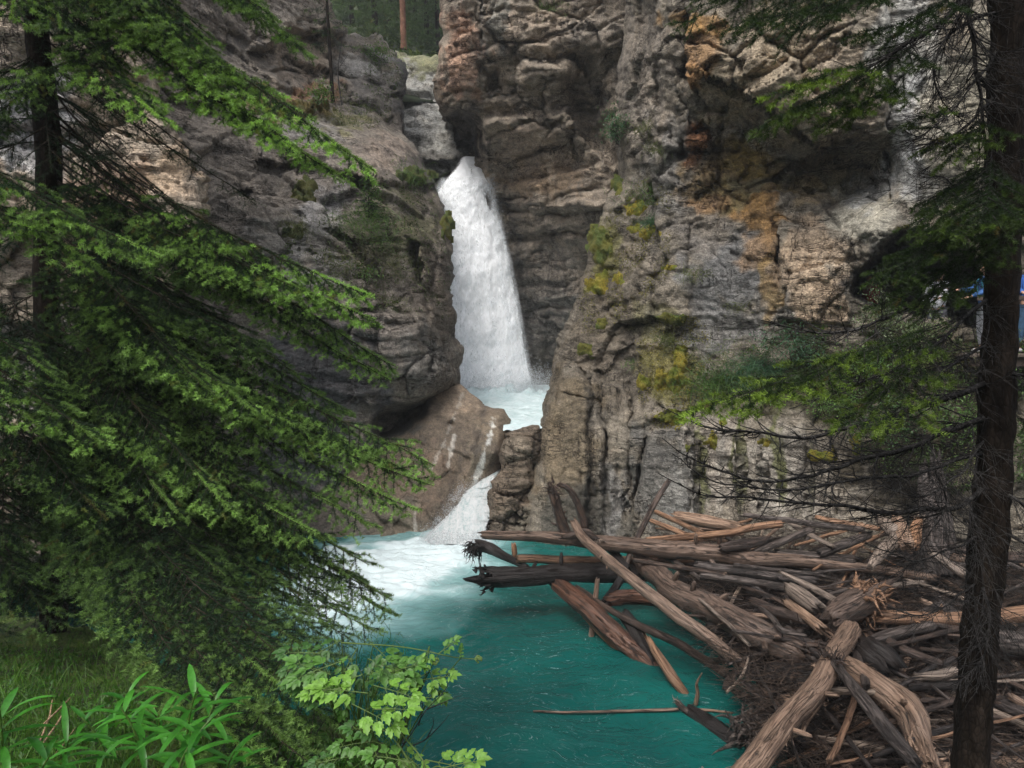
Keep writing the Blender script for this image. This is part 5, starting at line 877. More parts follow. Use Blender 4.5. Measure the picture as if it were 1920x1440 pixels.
log("crooked light twig crossing the dark hollow", [(1362, 1298, .45), (1388, 1272, .55), (1399, 1248, .65), (1404, 1228, .75)], [5, 6, 5, 3], P_w, cat="stick", name="driftwood_stick")
log("upright light twig in the dark hollow", [(1401, 1292, .4), (1402, 1262, .55), (1406, 1225, .75)], [6, 6, 4], G_, cat="stick", name="driftwood_stick")
log("broad brown chip by the dark hollow", [(1358, 1292, .4), (1368, 1275, .48), (1380, 1258, .55)], [8, 16, 10], B_, flat=.4)
log("forked twisting root on top of the mottled thick log", [(1425, 1140, 1.1), (1450, 1160, 1.1), (1468, 1182, 1.05), (1512, 1192, 1.0)], [7, 9, 9, 5], G_, stubs=3, cat="root", name="driftwood_root")
log("log vanishing behind the spruce trunk low on the right", [(1860, 1200, 1.1), (1920, 1208, 1.1), (2050, 1215, 1.1)], [30, 34, 34], G_)
log("submerged mossy log dim beneath the teal water", [(1290, 1335, -.02), (1330, 1360, -.03), (1385, 1400, -.02)], [24, 34, 24], D_, ridge=.2)
log("black beam lying low in front of the hollow", [(1440, 1256, .5), (1500, 1262, .6), (1550, 1250, .7)], [26, 30, 26], D_)
log("light orange upright splinter pair under the top log's left end", [(966, 1052, 'D', 12.0), (965, 1036, 'D', 12.0), (963, 1020, 'D', 12.0)], [6, 10, 8], O_)
LM = [("the frayed upright snag", 1040, 950), ("the leaning straight pole", 1230, 950), ("the thick tan log at the cliff foot", 1325, 978), ("the short upright post", 1348, 1000), ("the chunky broken block", 1392, 1020), ("the purple grey pole", 1500, 978), ("the flat bleached slab", 1512, 998), ("the tilted dark grey beam", 1462, 1018), ("the beam with the chipped end", 1585, 1020), ("the pale elbow shaped log", 1670, 1005), ("the grey standing stump", 1752, 1000), ("the top log's thick middle", 1290, 1033), ("the top log's orange end", 1640, 1068), ("the grey barked log", 1530, 1047), ("the middle grey log", 1440, 1078), ("the pale tan slat", 1520, 1100), ("the short plump bleached log", 1507, 1122), ("the reddish centre log", 1455, 1146), ("the splintered stump", 1600, 1135), ("the thick mottled log's upper part", 1250, 1090), ("the thick mottled log's middle", 1340, 1142), ("the thick mottled log's root end", 1470, 1215), ("the smooth orange log", 1740, 1162), ("the broken orange tip", 1540, 1180), ("the charred knobbly lump", 1645, 1232), ("the silvery bent branch", 1765, 1262), ("the fat tan log's upper end", 1600, 1255), ("the fat tan log's flared root", 1720, 1370), ("the grey split slab", 1640, 1345), ("the stout pale log's middle", 1500, 1325), ("the stout pale log's lower end", 1420, 1430), ("the black root clump", 1430, 1375), ("the blue grey pointed slab", 1430, 1310), ("the crooked light twig", 1385, 1265), ("the dark hollow", 1460, 1280), ("the spruce trunk's left side", 1790, 1120), ("the right frame edge", 1915, 1130), ("the lower right corner", 1900, 1400), ("the spruce trunk's foot", 1800, 1400), ("the rod at the right", 1780, 1290), ("the small log pair by the trunk", 1800, 1040)]
USED = {}
def locate(lab, x, y):
    o = sorted(LM, key=lambda q: (q[1] - x) ** 2 + (q[2] - y) ** 2)
    for q in o[:6]:
        dx, dy = x - q[1], y - q[2]; s_ = ("right of" if dx > 0 else "left of") if abs(dx) > abs(dy) * 1.3 else ("below" if dy > 0 else "above"); t = "%s %s %s" % (lab, s_, q[0])
        if t not in USED: USED[t] = 1; return t
    return "%s near %s" % (lab, o[0][0])
# many smaller pieces filling the jam
JAM = [(1215, 985), (1300, 975), (1450, 968), (1700, 975), (1960, 1000), (2100, 1440), (1450, 1500), (1430, 1400), (1360, 1290), (1290, 1190), (1225, 1110)]
_s = np.array(JAM, float)
kinds = [("thin grey stick", G_, 3, 6, 40), ("small brown branch", B_, 4, 8, 46), ("short tan log piece", T_, 6, 11, 20), ("dark wet log", D_, 10, 22, 46), ("middling grey log", G_, 7, 13, 30), ("pale broken slat", P_w, 3, 8, 20), ("orange splintered piece", O_, 3, 8, 18)]  # low-lying dark logs put the jam's underside shadow into colour
for lab, mt, w0, w1, cnt in kinds:
    got = 0
    while got < cnt:
        x = r3.uniform(1215, 2000); y = 975 + 465 * r3.random() ** 1.5; s_, _, _ = sdf(np.array([x]), np.array([y]), _s)
        if s_[0] < 6: continue
        sc = (y - 600) / 480.0; a = R(r3.gauss(12, 22)) if r3.random() < .75 else R(r3.uniform(-70, 80)); hl = (r3.uniform(50, 135) if w1 <= 8 else r3.uniform(26, 90)) * sc; z = (1.15 - (y - 980) / 480 * .35) * r3.uniform(.55, .98) - (0.25 if mt is D_ else 0)
        dx, dy = math.cos(a) * hl, math.sin(a) * hl
        if sdf(np.array([x - dx]), np.array([y - dy]), _s)[0][0] < 2: continue
        w_ = r3.uniform(w0, w1) * sc; zt = r3.uniform(-.12, .12)
        log(locate(lab, x, y), [(x - dx, y - dy, z - zt), (x + r3.uniform(-3, 3), y + r3.uniform(-3, 3), z), (x + dx, y + dy, z + zt)], [w_ * r3.uniform(.6, 1), w_, w_ * r3.uniform(.5, 1)], mt, name="driftwood_log" if w1 > 10 else "driftwood_stick", cat="log" if w1 > 10 else "stick", group=lab + "s filling the log jam", bend=.012, ridge=.14, flat=r3.choice([1, 1, .7]))
        got += 1
# the litter of splinters and a bed coloured dark for the shadowed gaps beneath
X, Yg = np.meshgrid(np.arange(0.5, 13, .07), np.arange(3.2, 15.5, .07)); P = np.stack([X.ravel(), Yg.ravel(), np.zeros(X.size)], -1); qx, qy = pix(P)
s_, _, _ = sdf(qx + 18 * fbm(P * 1.2, 3, 3), qy + 14 * fbm(P * 1.2, 3, 4), _s + np.array([14, 8])); s2_ = np.where((qx > 1500) & (qy > 1200), 60, s_)
hgt = -0.35 + 0.72 * sstep(-20, 90, s2_) + 0.14 * fbm(P * 2.2, 4, 8) + 0.0 * sstep(11, 13.5, P[:, 1]); P[:, 2] = np.where(qy > 1440, np.minimum(hgt, .4), hgt)
ix = np.arange(X.size).reshape(X.shape); F = np.stack([ix[:-1, :-1].ravel(), ix[:-1, 1:].ravel(), ix[1:, 1:].ravel(), ix[1:, :-1].ravel()], -1)
k = NT("gap_shadow_debris"); n_ = k.noise(k.pos(), 9.0, 6, .7); k.L(k.ramp(n_, [(.3, (.006, .005, .004)), (.55, (.018, .013, .011)), (.75, (.045, .034, .026))]), k.b.inputs["Base Color"]); k.b.inputs["Roughness"].default_value = .9; k.L(k.bump(n_, .06, 1), k.b.inputs["Normal"])
tag(mesh_obj("gap_shadow_bed", P, F, k.m), kind="structure")
rs5 = np.random.RandomState(8); tb = []
M_spl = mk_wood("splinter_wood", (0.15, 0.10, 0.07), (0.045, 0.03, 0.022), (0.06, 0.045, 0.038), 0.45)
while len(tb) < 8000:
    x = rs5.uniform(1210, 1960); y = 975 + 480 * rs5.rand() ** 1.1; s_ = sdf(np.array([x]), np.array([y]), _s)[0][0]
    if s_ < 8: continue
    z = 1.05 - (y - 980) / 480 * .35; z *= rs5.uniform(.45, 1.0); c = onz(x, y, z); a = rs5.normal(0.1, .9); l = rs5.uniform(.05, .30) * rs5.uniform(.5, 1.5)
    d = np.array([math.cos(a), -math.sin(a) * .9, rs5.normal(0, .35)]); b_ = rs5.normal(0, .12, 3) * l; tb.append((np.array([c - d * l, c + b_, c + d * l]), np.array([.5, 1, .3]) * rs5.uniform(.002, .008)))
V, F = tubes(tb, 3); uv = np.c_[V[:, 0] * 2, V[:, 1] * .7 + V[:, 2]]; tag(mesh_obj("splinter_litter", V, F, M_spl, uv=uv), "litter of thin splinters and twigs strewn through the log jam", "driftwood litter", kind="stuff")
# ================================================================== GROUND OF THE NEAR BANK
k = NT("mossy_soil"); p_ = k.pos(); a_ = k.noise(p_, 3.0, 5, .65); b_ = k.noise(p_, 40.0, 4, .7)
c_ = k.ramp(a_, [(.32, (.012, .010, .007)), (.46, (.04, .055, .01)), (.58, (.08, .13, .015)), (.75, (.13, .17, .025))]); k.L(k.mix(1.0, c_, k.ramp(b_, [(.3, .5), (.7, 1.5)]), 'MULTIPLY'), k.b.inputs["Base Color"]); k.b.inputs["Roughness"].default_value = .9
k.L(k.bump(k.math('ADD', b_, a_), .04, 1), k.b.inputs["Normal"]); M_soil = k.m
relief("bank_ground", [(-500, 1150), (60, 1160), (190, 1185), (260, 1225), (330, 1262), (420, 1300), (540, 1335), (660, 1362), (720, 1392), (760, 1440), (790, 1560), (900, 2300), (-900, 2300)],
       [(-500, 1160, 6.6), (0, 1165, 6.4), (200, 1190, 6.0), (300, 1245, 5.2), (420, 1300, 4.5), (560, 1338, 3.9), (700, 1380, 3.4), (760, 1440, 3.0), (790, 1550, 2.4), (0, 1300, 4.0), (250, 1320, 3.9), (0, 1440, 2.9), (400, 1440, 3.0), (600, 1440, 3.0), (400, 1800, 1.9), (0, 1800, 1.9), (880, 2280, 1.2), (-800, 2200, 1.3)],
       mat=M_soil, base=(.1, .1, .1), P_=dict(big=.10, mid=.06, strata=0, ridge=0, fine=.02, blocks=((2.5, .03, (1, 1, 1)),)), seed=81, rough=6, step=7, rnd_d=.25, rnd_w=30, skirt=(.3, .9, 2.0))
# unseen canyon side added behind the viewer to cut off level sky light
X, Yg = np.meshgrid(np.linspace(-60, 60, 90), np.linspace(0, 1, 40)); P = np.stack([X.ravel(), -9 - 26 * Yg.ravel(), -1 + 24 * Yg.ravel() ** 0.8], -1); P[:, 1] += 2.5 * fbm(P * .12, 4, 2); ix = np.arange(X.size).reshape(X.shape)
k = NT("forested_slope"); k.L(k.ramp(k.noise(k.pos(), .8, 6, .7), [(.35, (.02, .03, .015)), (.6, (.06, .075, .035)), (.75, (.14, .125, .10))]), k.b.inputs["Base Color"]); k.b.inputs["Roughness"].default_value = .95; M_slope = k.m
tag(mesh_obj("unseen_hillside", P, np.stack([ix[:-1, :-1].ravel(), ix[:-1, 1:].ravel(), ix[1:, 1:].ravel(), ix[1:, :-1].ravel()], -1), M_slope), kind="structure")
# wooded slope beyond the canyon rim
relief("far_hillside", [(440, -500), (1300, -500), (1300, 60), (930, 190), (700, 190), (440, 120)],
       [(450, 100, 40), (700, 110, 38), (780, 100, 38), (820, 130, 37), (930, 180, 36), (700, 0, 60), (800, 0, 60), (600, -200, 75), (900, -400, 95), (900, -850, 120), (500, -850, 120), (1250, -300, 90)],
       mat=M_slope, base=(.1, .1, .1), P_=dict(big=.6, mid=.3, strata=0, ridge=0, fine=.1, blocks=((.5, .2, (1, 1, 1)),)), seed=85, rough=6, step=9, rnd_d=.2, skirt=(1, 3))

# ================================================================== SMALL PLANTS
def mk_leaf(name, gloss=.45, trans=.35, spec=.4):
    k = NT(name); c = k.attr("Col"); n = k.noise(k.pos(), 60.0, 3, .6); c2 = k.mix(1.0, c, k.ramp(n, [(.3, .8), (.7, 1.2)]), 'MULTIPLY'); k.L(c2, k.b.inputs["Base Color"]); k.b.inputs["Roughness"].default_value = gloss; k.b.inputs["Specular IOR Level"].default_value = spec
    tr = k.n.new("ShaderNodeBsdfTranslucent"); k.L(k.mix(1.0, c2, (1.3, 1.25, .5), 'MULTIPLY'), tr.inputs[0]); mx = k.n.new("ShaderNodeMixShader"); mx.inputs[0].default_value = trans
    k.t.links.new(k.b.outputs[0], mx.inputs[1]); k.t.links.new(tr.outputs[0], mx.inputs[2]); k.t.links.new(mx.outputs[0], k.out.inputs[0]); return k.m
M_leaf = mk_leaf("soft_leaf"); M_gloss = mk_leaf("glossy_leaf", .32, .3, .35); M_blade = mk_leaf("grass_blade", .5, .35, .3)
def blades(roots, lens, dirs, wd, cols, sag=.9, seed=0, nseg=5):
    """curved grass blades"""
    rs = np.random.RandomState(seed); n = len(roots); P = np.array(roots, float); d = np.array(dirs, float); d /= np.linalg.norm(d, axis=1)[:, None]; L = np.array(lens)[:, None] / nseg
    side = np.cross(d, rs.normal(size=(n, 3))); side /= np.linalg.norm(side, axis=1)[:, None] + 1e-9; W_ = np.array(wd).reshape(-1, 1) if np.ndim(wd) else np.full((n, 1), wd); V = []
    for q in range(nseg + 1):
        f = q / nseg; w = W_ * (1 - f) ** .7 * .5 + .0002; V.append(P - side * w); V.append(P + side * w); P = P + d * L; d = d + np.array([0, 0, -sag / nseg]) * (0.4 + f * 1.6); d /= np.linalg.norm(d, axis=1)[:, None]
    V = np.stack(V, 1); m = 2 * (nseg + 1); base = np.arange(n)[:, None] * m; F = np.concatenate([base + np.array([2 * q, 2 * q + 1, 2 * q + 3, 2 * q + 2]) for q in range(nseg)]); C = np.repeat(np.array(cols), m, 0)
    return V.reshape(-1, 3), F, C
def tuft(label, c, n, ln, lean=(0, -.3, .6), rad=.12, col=((.06, .13, .03), (.13, .20, .06)), wd=.006, sag=1.3, seed=0, name="grass_tuft", cat="grass tuft", group=None, spread=.6):
    rs = np.random.RandomState(seed + 7); c = np.array(c); r = c + rs.normal(size=(n, 3)) * np.array([rad, rad * .3, rad * .45]); d = np.array(lean) + rs.normal(size=(n, 3)) * spread
    t = rs.rand(n, 1); V, F, C = blades(r, ln * rs.uniform(.4, 1.15, n), d, wd, np.array(col[0]) * (1 - t) + np.array(col[1]) * t, sag, seed)
    o = mesh_obj(name, V - c, F, M_blade, col=C); o.location = tuple(c); return tag(o, label, cat, group)
def leaf_faces(rs, P, d, up, ln, wd, n=5, ser=0.0, sag=.4, shape='lance'):
    """one leaf as a folded strip: returns V (3(n+1)), F"""
    d = nrm(d); V = []; side = nrm(np.cross(d, up)); p = np.array(P, float)
    for q in range(n + 1):
        f = q / n; w = (math.sin(math.pi * min(1, f * .93 + .05)) ** (.8 if shape == 'lance' else .6)) * (1 - .35 * f if shape != 'lance' else 1) * wd / 2; w *= (1 + ser * (1 if q % 2 else -1)) if 0 < q < n else 1
        if q == n: w = 0.0004
        u2 = np.cross(side, d); back = -d * ser * wd * .35 if q % 2 == 0 else 0
        V += [p - side * w + u2 * w * .35 + back, p, p + side * w + u2 * w * .35 + back]; p = p + d * ln / n; d = nrm(d + np.array([0, 0, -sag / n]))
    F = []
    for q in range(n): a = 3 * q; F += [[a, a + 1, a + 4, a + 3], [a + 1, a + 2, a + 5, a + 4]]
    return np.array(V), np.array(F)
def leaves_mesh(name, L, mat, parent, cols):
    V = np.concatenate([l[0] for l in L]); off = np.cumsum([0] + [len(l[0]) for l in L[:-1]]); F = np.concatenate([l[1] + o for l, o in zip(L, off)]); C = np.concatenate([np.tile(c, (len(l[0]), 1)) for l, c in zip(L, cols)])
    return mesh_obj(name, V, F, mat, parent, col=C)
def shrub(label, c, rad, n, lf=.05, col=((.03, .07, .03), (.10, .17, .07)), seed=0, name="shrub", cat="shrub", group=None, stems=7, asp=.45):
    rs = np.random.RandomState(seed + 31); c = np.array(c, float); e = empty(name, c - np.array([0, 0, rad[2]]), label, cat, group); base = c - np.array([0, -rad[1] * .4, rad[2] * .95]); tb = []; L = []; cols = []
    tips = [c + rs.normal(size=3) * np.array(rad) * .42 for _ in range(stems)]
    for t in tips: tb.append((bez(base + rs.normal(size=3) * .03, (base + t) / 2 + rs.normal(size=3) * .06, t, 8), np.linspace(.008, .002, 8)))
    for i in range(n):
        t = tips[rs.randint(stems)]; q = t + rs.normal(size=3) * np.array(rad) * .30 if rs.rand() < .8 else c + rs.normal(size=3) * np.array(rad) * .45
        d = nrm(q - base + rs.normal(size=3) * rad[0]); d = nrm(d + np.array([0, -.3, -.25]) + rs.normal(size=3) * .5); L.append(leaf_faces(rs, q, d, (0, 0, 1) + rs.normal(size=3) * .3, lf * rs.uniform(.5, 1.2), lf * asp * rs.uniform(.7, 1.2), 2, 0, .4))
        v = rs.rand(); cols.append(np.array(col[0]) * (1 - v) + np.array(col[1]) * v)
        if i % 7 == 0: tb.append((np.array([t, (t + q) / 2 + rs.normal(size=3) * .01, q]), np.array([.003, .002, .001])))
    leaves_mesh("leaves", L, M_leaf, e, cols); V, F = tubes(tb, 4); mesh_obj("stems", V, F, M_twig, e); return e
k = NT("cushion_moss"); c_ = k.attr("Col"); n_ = k.noise(k.pos(), 26.0, 5, .7); n2_ = k.noise(k.pos(), 110.0, 3, .7); k.L(k.mix(1.0, c_, k.ramp(k.math('ADD', k.math('MULTIPLY', n_, .6), k.math('MULTIPLY', n2_, .4)), [(.35, .35), (.5, 1.0), (.68, 1.7)]), 'MULTIPLY'), k.b.inputs["Base Color"]); k.b.inputs["Roughness"].default_value = .95
k.L(k.bump(k.math('ADD', n_, n2_), .05, 1.0), k.b.inputs["Normal"]); M_moss = k.m
def moss(label, sname, cx, cy, rx, ry, h=.07, col=(.15, .145, .02), seed=0):
    s = SURF[sname]; X, Y, G, N = s[4], s[5], s[3], s[6]; j0, j1 = np.searchsorted(X, [cx - rx * 1.5, cx + rx * 1.5]); i0, i1 = np.searchsorted(Y, [cy - ry * 1.5, cy + ry * 1.5])
    P = G[i0:i1, j0:j1].reshape(-1, 3); Nn = N[i0:i1, j0:j1].reshape(-1, 3); XX, YY = np.meshgrid(X[j0:j1], Y[i0:i1]); d = np.sqrt(((XX - cx) / rx) ** 2 + ((YY - cy) / ry) ** 2).ravel() + .55 * fbm(P * 3.6, 4, seed)
    w = 1 - sstep(.62, .98, d); hh = w * h * (1.0 + .9 * fbm(P * 7, 3, seed + 2)) - (1 - w) * .06; V = P + (Nn * .7 + np.array([0, -.2, .35])) * hh[:, None]
    ix = np.arange(len(P)).reshape(i1 - i0, j1 - j0); F = np.stack([ix[:-1, :-1].ravel(), ix[1:, :-1].ravel(), ix[1:, 1:].ravel(), ix[:-1, 1:].ravel()], -1); F = F[(w[F].max(1) > .02)]
    us = np.unique(F); rm = -np.ones(len(P), int); rm[us] = np.arange(len(us)); t = sstep(-.4, .5, fbm(P * 3, 3, seed + 4))[:, None]; C = (np.array(col) * (1 - t) + np.array(col) * np.array([.55, .8, .8]) * t)[us]
    ce = V[us].mean(0); o = mesh_obj("moss", V[us] - ce, rm[F], M_moss, col=C); o.location = tuple(ce); tag(o, label, "moss"); return o
YM = (.30, .24, .025); GM = (.16, .155, .025)
for i, (lb, cx, cy, rx, ry, h, c) in enumerate([
    ("long yellow green moss cushion high on the buttress edge above the falls base", 1125, 458, 22, 40, .12, GM), ("bright moss hump hanging on the buttress edge left of a smaller one", 1121, 530, 28, 22, .14, YM), ("smaller moss hump just right of the bright hump on the buttress edge", 1158, 524, 14, 13, .10, YM),
    ("moss strip draped over the upper rib near the leafy bush", 1160, 348, 12, 20, .10, GM), ("moss pad beneath the small grass ledge", 1188, 388, 20, 20, .12, YM), ("yellow moss pad below the bluish grass tuft", 1200, 432, 26, 14, .09, YM), ("tiny moss dot right of the bluish grass tuft", 1236, 438, 14, 9, .06, YM),
    ("thin moss patch in the middle of the rough grey face", 1255, 503, 26, 9, .04, YM), ("green moss patch low on the buttress left side", 1102, 658, 16, 15, .09, GM), ("small green moss tuft above the low left patch", 1125, 605, 14, 12, .07, GM),
    ("largest yellow moss mat on the buttress, spreading from a vertical streak", 1256, 712, 46, 26, .13, YM), ("moss column climbing above the largest yellow mat", 1276, 672, 18, 30, .11, YM), ("round moss cushion left of the largest yellow mat", 1200, 712, 16, 20, .09, YM), ("isolated moss cushion below the largest yellow mat", 1258, 782, 26, 20, .11, YM), ("dull moss streak across the grey face", 1262, 600, 34, 14, .05, GM),
    ("small moss dot right of the isolated cushion", 1352, 788, 12, 9, .06, YM), ("moss trickle on the pale wall above the log jam", 1332, 828, 13, 22, .05, YM), ("faint moss spot left of the moss trickle", 1292, 838, 12, 9, .05, YM), ("moss spot in the middle of the pale wall", 1430, 830, 14, 8, .05, YM), ("wide moss patch on the pale wall behind the bare branches", 1546, 854, 32, 18, .06, YM), ("moss patch on the pale wall nearest the spruce trunk", 1604, 832, 12, 22, .06, YM)]):
    moss(lb, "right_cliff", cx, cy, rx, ry, h, c, i * 5)
for i, (lb, cx, cy, rx, ry, h, c) in enumerate([("orange brown moss bank on the left cliff ledge", 556, 206, 60, 15, .16, (.15, .11, .025)), ("ochre moss strip at the left end of the cliff ledge", 486, 166, 18, 8, .12, (.2, .16, .02)), ("hanging moss beard in the middle of the left cliff", 572, 352, 24, 26, .14, (.12, .12, .03)), ("mossy rim along the left cliff edge beside the fall", 775, 330, 34, 16, .12, (.11, .12, .03)), ("moss along the outer edge of the left cliff by the falling water", 838, 424, 12, 30, .08, GM), ("dull moss patch on the left cliff below the grass tuft", 560, 430, 26, 14, .08, (.10, .10, .03))]):
    moss(lb, "left_cliff", cx, cy, rx, ry, h, c, 200 + i * 5)
BG = ((.04, .10, .06), (.10, .20, .11)); OG = ((.06, .09, .03), (.16, .18, .07)); LG = ((.05, .12, .03), (.13, .22, .06))
for i, (lb, sn, x, y, n, ln, rad, col) in enumerate([
    ("long hanging grass tuft, the largest on the left cliff", "left_cliff", 680, 425, 520, .55, .55, LG), ("olive grass tuft low on the left cliff", "left_cliff", 636, 500, 240, .4, .35, OG), ("dry grass tuft below the moss beard on the left cliff", "left_cliff", 560, 425, 200, .35, .3, OG), ("green tuft on the rounded edge of the left cliff", "left_cliff", 765, 335, 300, .4, .5, LG),
    ("brownish grass fringe on the dark ledge", "left_cliff", 640, 228, 260, .4, .6, OG), ("green grass on the dark overhang near the cliff top", "left_cliff", 700, 116, 240, .4, .6, LG), ("grass fringe along the top edge of the left cliff", "left_cliff", 690, 76, 300, .4, .7, OG), ("pale grass tuft above the dark notch of the left cliff", "left_cliff", 735, 570, 200, .35, .3, OG), ("grass hanging beside the dark notch on the left cliff", "left_cliff", 730, 500, 260, .45, .5, OG),
    ("grass tuft on the upper rib right of the leafy bush", "right_cliff", 1212, 248, 180, .35, .2, OG), ("small grass tuft under the leafy bush", "right_cliff", 1228, 290, 120, .3, .15, OG), ("grass ledge tuft on the buttress", "right_cliff", 1210, 372, 260, .35, .35, LG), ("bluish grass tuft among yellow moss", "right_cliff", 1212, 418, 260, .3, .18, BG), ("small drooping grass tuft on the grey face", "right_cliff", 1296, 520, 160, .3, .2, OG),
    ("tiny pale grass tuft on the grey face", "right_cliff", 1375, 578, 80, .22, .15, OG), ("dry drooping grass above the yellow mat", "right_cliff", 1245, 640, 130, .4, .12, OG), ("little green tuft low on the buttress", "right_cliff", 1178, 680, 90, .2, .12, LG), ("lush grass slope left half above the pale wall", "right_cliff", 1350, 720, 800, .6, .5, LG), ("lush grass slope right half above the pale wall", "right_cliff", 1425, 695, 800, .55, .45, BG), ("dry grass fringe above the lush slope", "right_cliff", 1350, 668, 260, .45, .5, OG)]):
    P, N = surf(sn, x, y); tuft(lb, P + N * .05 + np.array([0, -.12, .03]), n, ln, (-.1, -.6, .45), rad, col, .010, 1.5, seed=i * 3)
P, N = surf("middle_cliff", 1030, 18); tuft("grass tuft hanging from the brown cliff right of the fall", P + N * .06, 160, .5, (0, -.5, .3), .3, LG, .014, 1.4, seed=91)
for i, (lb, sn, x, y, rad, n, lf, col) in enumerate([
    ("feathery green bush on the buttress edge at mid height", "right_cliff", 1160, 246, (.42, .3, .38), 520, .055, BG), ("small leafy bush beside the ochre ledge moss", "left_cliff", 592, 198, (.35, .25, .25), 260, .07, LG), ("little bush on the left cliff above the grass tuft", "left_cliff", 700, 372, (.35, .25, .35), 260, .055, LG), ("leafy sprig low on the left cliff near the notch", "left_cliff", 690, 520, (.35, .25, .2), 160, .055, LG), ("green bush on the far ledge near the cliff top", "left_cliff", 720, 108, (.6, .3, .25), 300, .07, LG),
    ("blue green bush right of the lush grass slope", "right_cliff", 1490, 655, (.42, .35, .38), 800, .05, BG), ("pale leaved bush at the foot of the cave", "right_cliff", 1630, 600, (.40, .3, .36), 620, .042, ((.09, .14, .08), (.26, .32, .20))), ("pale leaved bush below the dark cave mouth", "right_cliff", 1700, 625, (.42, .3, .28), 520, .042, ((.07, .12, .05), (.22, .28, .15))), ("tall sprig rising in front of the cave mouth", "right_cliff", 1628, 566, (.14, .12, .2), 90, .045, ((.12, .16, .09), (.32, .34, .22))),
    ("mid green bush in the undergrowth below the cave", "right_cliff", 1600, 690, (.5, .35, .35), 600, .05, LG), ("olive bush in the undergrowth left of the spruce trunk", "right_cliff", 1700, 700, (.5, .35, .35), 600, .045, OG), ("brownish tangle of twigs and leaves by the walkway", "right_cliff", 1790, 690, (.45, .3, .35), 420, .045, ((.05, .05, .025), (.13, .13, .06))), ("low green bush above the pale wall end", "right_cliff", 1560, 770, (.45, .3, .28), 500, .05, LG), ("low dark bush under the olive bush", "right_cliff", 1680, 790, (.5, .3, .3), 560, .05, ((.02, .05, .02), (.07, .15, .05))), ("green leafy clump close to the spruce trunk", "right_cliff", 1790, 790, (.45, .3, .35), 460, .05, LG), ("dark bush at the end of the jam", "right_cliff", 1700, 860, (.5, .3, .28), 420, .05, ((.03, .05, .02), (.08, .12, .04))), ("sparse bush at the right end under the trunk", "right_cliff", 1800, 880, (.45, .3, .3), 260, .05, OG), ("bright leafed bush at the right frame edge", "right_cliff", 1915, 700, (.4, .3, .4), 420, .06, LG), ("shady bush at the right frame edge low down", "right_cliff", 1915, 860, (.4, .3, .4), 300, .05, ((.03, .07, .02), (.08, .15, .04)))]):
    P, N = surf(sn, x, y); shrub(lb, P + N * .15 + np.array([0, -.28, .1]), tuple(q_ * 1.15 for q_ in rad), int(n * 1.6), lf * 1.35, col, seed=i * 7)

# low undergrowth over the slope under the walkway, and creeping green on the ledges
def ground_cover(name, sname, poly, n, lf, cols, label, seed, off=.12):
    rs = np.random.RandomState(seed); L, C = [], []; po = np.array(poly, float); lo, hi = po.min(0), po.max(0)
    while len(L) < n:
        q = lo + rs.rand(2) * (hi - lo)
        if sdf(q[:1], q[1:], po)[0][0] < 6 * rs.rand(): continue
        P, N = surf(sname, q[0], q[1])
        if gn(P[None] * 1.6, 7)[0] < -.18: continue
        d = nrm(np.array([0, -.6, .3]) + rs.normal(size=3) * .8); L.append(leaf_faces(rs, P + N * off * rs.rand() + np.array([0, -.1 * rs.rand(), .05]), d, (0, 0, 1) + rs.normal(size=3) * .4, lf * rs.uniform(.4, 1.3), lf * .45, 2, 0, .4)); v = rs.rand() * (.5 + .9 * max(0, gn(P[None] * 2.3, 17)[0])); C.append(np.array(cols[0]) * (1 - v) + np.array(cols[1]) * v)
    o = leaves_mesh(name, L, M_leaf, None, C); tag(o, label, "undergrowth", kind="stuff")
ground_cover("undergrowth", "right_cliff", [(1430, 640), (1560, 590), (1900, 620), (1960, 900), (1780, 930), (1640, 880), (1560, 820), (1500, 770), (1320, 770), (1300, 700)], 9000, .07, ((.03, .055, .018), (.16, .27, .08)), "leafy undergrowth covering the slope under the cave", 3, .3)
ground_cover("ledge_plants", "left_cliff", [(640, 330), (780, 330), (850, 470), (840, 600), (700, 590), (600, 540), (520, 470), (600, 400)], 2600, .07, ((.03, .05, .018), (.12, .17, .05)), "sparse small plants scattered over the left cliff beside the fall", 5, .12)
ground_cover("ledge_plants", "left_cliff", [(600, 180), (760, 80), (760, 150), (740, 240), (640, 250)], 900, .08, ((.03, .05, .018), (.12, .17, .05)), "sparse small plants on the dark ledges at the top of the left cliff", 6, .12)
ground_cover("rib_moss", "right_cliff", [(1130, 400), (1200, 330), (1260, 360), (1260, 520), (1180, 600), (1090, 640), (1085, 560)], 2600, .05, ((.09, .10, .02), (.26, .23, .04)), "thin moss and small tufts creeping over the buttress edge", 11, .05)
ground_cover("wall_moss", "right_cliff", [(1185, 640), (1290, 560), (1330, 640), (1330, 800), (1240, 820), (1190, 760)], 2800, .05, ((.10, .10, .02), (.30, .25, .035)), "thin yellow moss creeping around the large mossy mat", 12, .05)
ground_cover("rim_plants", "far_hillside", [(640, -40), (860, -40), (860, 110), (740, 120), (640, 70)], 5000, .30, ((.04, .07, .03), (.13, .17, .06)), "low green growth under the far forest trees", 7, .5)
